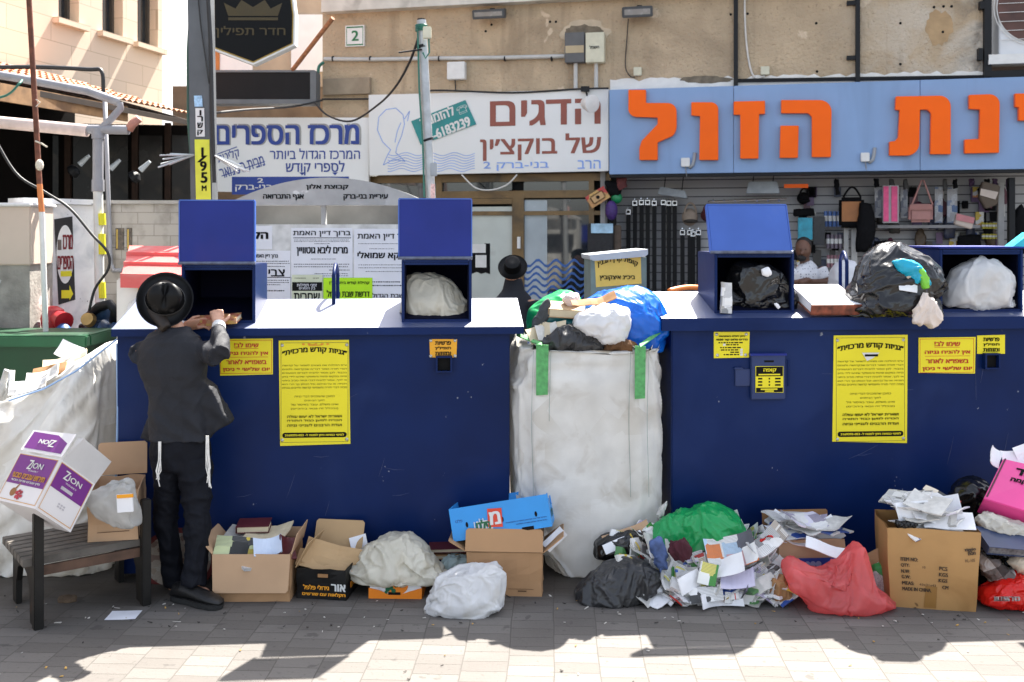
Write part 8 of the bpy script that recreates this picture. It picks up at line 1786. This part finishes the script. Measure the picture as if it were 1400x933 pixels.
# right part
BR = mat("tan_leather_bag", (.34,.13,.035), .5, .15, 8)
goods("backpack", "backpack", (1148,270,1182,312), -.2, .14, BLKF, "black backpack with an orange-brown front pocket hanging in the shop", strap=14, bevel=.03, parts=(("front_pocket",(1151,276,1177,303),BR),))
gs("jacket", "clothes", [(1176,275),(1192,280),(1197,310),(1194,330),(1186,345),(1170,345),(1172,310)], -.15, .15, BLKF, "black jacket hanging beside the backpack", 6)
PKT = mat("pink_striped_towel", (.70,.10,.24), .8, .15, 20)
t = goods("towel_pack", "towel", (1207,254,1229,305), -.15, .04, mat("clear_pack", (.4,.38,.4), .3), "pink striped towel pack hanging in the haberdashery shop", bevel=.004, parts=(("stripe",(1208,255,1215,303),PKT),("stripe",(1219,255,1227,303),PKT)))
for k, (r_, m_, l) in enumerate((((1196,256,1206,298),"grey","grey blister pack left of the pink towels"),((1231,256,1241,298),"grey","grey blister pack right of the pink towels"),((1278,256,1289,305),"blue","blue striped blister pack right of the pink handbag"),((1295,257,1309,305),"blue","broader blue blister pack beside the pink purse"))):
    goods("blister_pack", "pack", r_, -.3, .03, printed("pack_"+m_, ((.35,.36,.38),(.15,.16,.2),(.5,.5,.5)) if m_ == "grey" else ((.08,.15,.30),(.45,.47,.5),(.2,.25,.35)), 14, paper=(.35,.35,.36)), l, bevel=.004)
PKL = mat("dusty_pink_leather", (.36,.17,.15), .5, .1, 12)
t = goods("handbag", "handbag", (1243,279,1276,304), -.05, .1, PKL, "dusty pink handbag hanging from the shop soffit", bevel=.03, parts=(("flap",(1244,280,1275,287),mat("pink_flap", (.32,.14,.12), .5)),))
mb = MB(); mb.tube([FW.px(1247,280,-.1), FW.px(1260,247,-.1), FW.px(1263,247,-.1), FW.px(1275,280,-.1)], .01, 6); mk("strap", mb, PKL, t)
t = thing("purse", FW.px(1320,314,-.05), "small purse with pink flap and cream front hanging askew", "purse")
q = [(1308,292),(1333,298),(1329,314),(1305,307)]; mb = MB(); mb.prism([FW.px(*p,-.03) for p in q][::-1], FW.n*-.08); mk("purse_body", mb, mat("cream_leather", (.50,.42,.36), .5), t, bevel=.01)
mb = MB(); mb.prism([FW.px(*p,-.02) for p in ((1308,292),(1333,298),(1331,306),(1307,301))][::-1], FW.n*-.009); mk("flap", mb, mat("pink_leather", (.45,.17,.18), .5), t)
t = thing("purse", FW.px(1353,290,-.05), "brown and cream purse at the right end of the shop soffit", "purse")
q = [(1344,248),(1368,254),(1364,280),(1348,286),(1339,270)]; mb = MB(); mb.prism([FW.px(*p,-.03) for p in q][::-1], FW.n*-.1); mk("purse_body", mb, mat("dark_brown_leather", (.07,.045,.025), .5), t, bevel=.01)
mb = MB(); mb.prism([FW.px(*p,-.02) for p in ((1341,258),(1365,263),(1361,273),(1340,267))][::-1], FW.n*-.009); mk("cream_panel", mb, mat("cream_leather", (.50,.42,.36)), t)
gs("hanging_bag", "bag", [(1384,300),(1390,285),(1397,278),(1400,290),(1410,310),(1412,345),(1385,350)], -.1, .12, BLKF, "black bag hanging at the right edge of the shop", 8)
goods("bag_pack", "bag", (1091,298,1111,328), -.35, .06, mat("teal_plastic_pack", (.02,.30,.42), .35, .3, 12), "teal plastic pack above the seated vendor", bevel=.006)
goods("bag_pack", "bag", (1112,296,1128,335), -.35, .06, mat("black_shiny_pack", (.015,.015,.018), .3, .4, 30), "black shiny pack right of the teal one", bevel=.006)
def cylset(x0, x1, y0, y1, n, col, lab):
    t = thing("bottle_rack", FW.px((x0+x1)/2, y1, -.45), lab, "bottle rack")
    for k in range(n):
        x = x0+(x1-x0)*(k+.5)/n; mb = MB(); mb.tube([FW.px(x,y1,-.45), FW.px(x,y0,-.45)], S((x1-x0)/n*.42, 12), 10); b_ = mk("bottle", mb, col, t, smooth=True, angle=50)
        mb = MB(); mb.tube([FW.px(x,y0+(y1-y0)*.3,-.45), FW.px(x,y0+(y1-y0)*.65,-.45)], S((x1-x0)/n*.44, 12), 10); mk("band", mb, WHITEB, b_)
cylset(1126, 1150, 289, 310, 4, mat("blue_bottle", (.06,.14,.38), .3), "rack of four blue bottles beside the backpack")
cylset(1129, 1152, 321, 340, 4, mat("grey_purple_bottle", (.16,.13,.17), .3), "rack of four grey-purple bottles below the blue ones")
cylset(1130, 1150, 349, 366, 4, mat("pink_grey_bottle", (.28,.14,.17), .3), "rack of four pinkish bottles in the lowest row")
cylset(1342, 1366, 305, 313, 5, mat("yellow_bottle", (.55,.48,.05), .4), "rack of small yellow bottles under the brown purse"); cylset(1342, 1366, 320, 327, 5, mat("yellow_bottle", (.55,.48,.05)), "lower rack of small yellow bottles by the white post")
rnd = random.Random(31)
GPk = "small packets on the slatted wall"
for k in range(95):
    x = rnd.choice((rnd.uniform(1085,1150), rnd.uniform(1190,1330), rnd.uniform(1190,1365), rnd.uniform(1310,1365))); y = rnd.choice((256, 262, 275, 290, 318, 330, 342, 355, 368)); 
    if 1150 < x < 1195: continue
    w_ = rnd.uniform(6,14); h_ = rnd.uniform(9,22); c_ = rnd.choice((BLKF, PO[4], PO[0], PO[3], GREYPAP, mat("dark_pack_a", (.04,.05,.09), .4), mat("dark_pack_b", (.09,.03,.05), .4), BLKF, mat("dark_pack_c", (.05,.045,.04), .5), mat("violet_pack", (.10,.05,.13), .4)))
    mb = MB(); FW.slab(mb, x, y, x+w_, y+h_, -.56-.01*(k % 4), -.53-.01*(k % 4)); mk("packet", mb, c_, label="small packet hanging on the slatted wall behind the handbags", cat="packet", group=GPk)
for x, y, w_, h_, l in ((1085,286,28,10,"row of dark folded cloths above the teal pack"),(1310,322,30,16,"dark cloth stack beside the lower yellow bottles"),(1196,330,18,28,"black cloth hanging below the jacket")):
    gs("folded_cloth", "cloth", [(x,y),(x+w_,y-1),(x+w_+1,y+h_),(x-1,y+h_)], -.4, .12, BLKF, l, int(x))
goods("shelf", "shelf", (1200,308,1340,312), -.3, .3, mat("grey_shelf", (.28,.28,.29), .5), "grey metal shelf below the handbags", bevel=0)
mb = MB()
for k in range(7): mb.tube([FW.px(975+k*15,273,-.5), FW.px(975+k*15,275,-.35)], .01, 6); 
mk("display_hook", mb, CHR, label="row of chrome display hooks above the tilted container lid", cat="hook rail")
mb = MB(); mb.tube([FW.px(968,276,-.5), FW.px(1075,272,-.5)], .012, 6); mk("rail", mb, CHR, bpy.context.scene.objects["display_hook"])
rnd = random.Random(55)
for k in range(14):
    x = 1145+k*18+rnd.uniform(-5,5)
    if 1150 < x < 1185 or 1240 < x < 1280: continue
    h_ = rnd.uniform(8,22); gs("hanging_strap", "strap", [(x,245),(x+6,245),(x+7,245+h_),(x+1,247+h_)], -.2, .05, rnd.choice((BLKF, mat("dark_violet_cloth", (.05,.02,.06), .7, .3, 20), mat("dark_grey_strap", (.05,.05,.05), .7, .3, 20))), "dark strap hanging from the soffit over the handbags", int(x)); bpy.context.scene.objects[-1]["group"] = "straps hanging from the soffit" if False else "straps"
for o in bpy.data.objects:
    if o.name.startswith("hanging_strap"): o["group"] = "straps hanging from the soffit"
    elif o.get("group") == "straps": del o["group"]

rnd = random.Random(8)
for k in range(22):
    x = rnd.uniform(1188,1362); y = rnd.uniform(252,350); w_ = rnd.uniform(10,22); h_ = rnd.uniform(14,34)
    o = gs("hanging_pouch", "pouch", [(x+w_*.3,y-2),(x+w_*.7,y-2),(x+w_,y+h_*.3),(x+w_*.95,y+h_),(x+w_*.1,y+h_),(x,y+h_*.3)], -.46-.004*k, .07, rnd.choice((BLKF, BLKF, mat("dark_brown_leather", (.07,.045,.025), .5), mat("dark_pack_a", (.04,.05,.09), .4), mat("dark_pack_c", (.05,.045,.04), .5), mat("plum_pouch", (.09,.02,.04), .5, .2, 20))), "dark pouch hanging among the packets behind the handbags", k+3)
    o["group"] = "dark pouches on the shop wall"
settle()
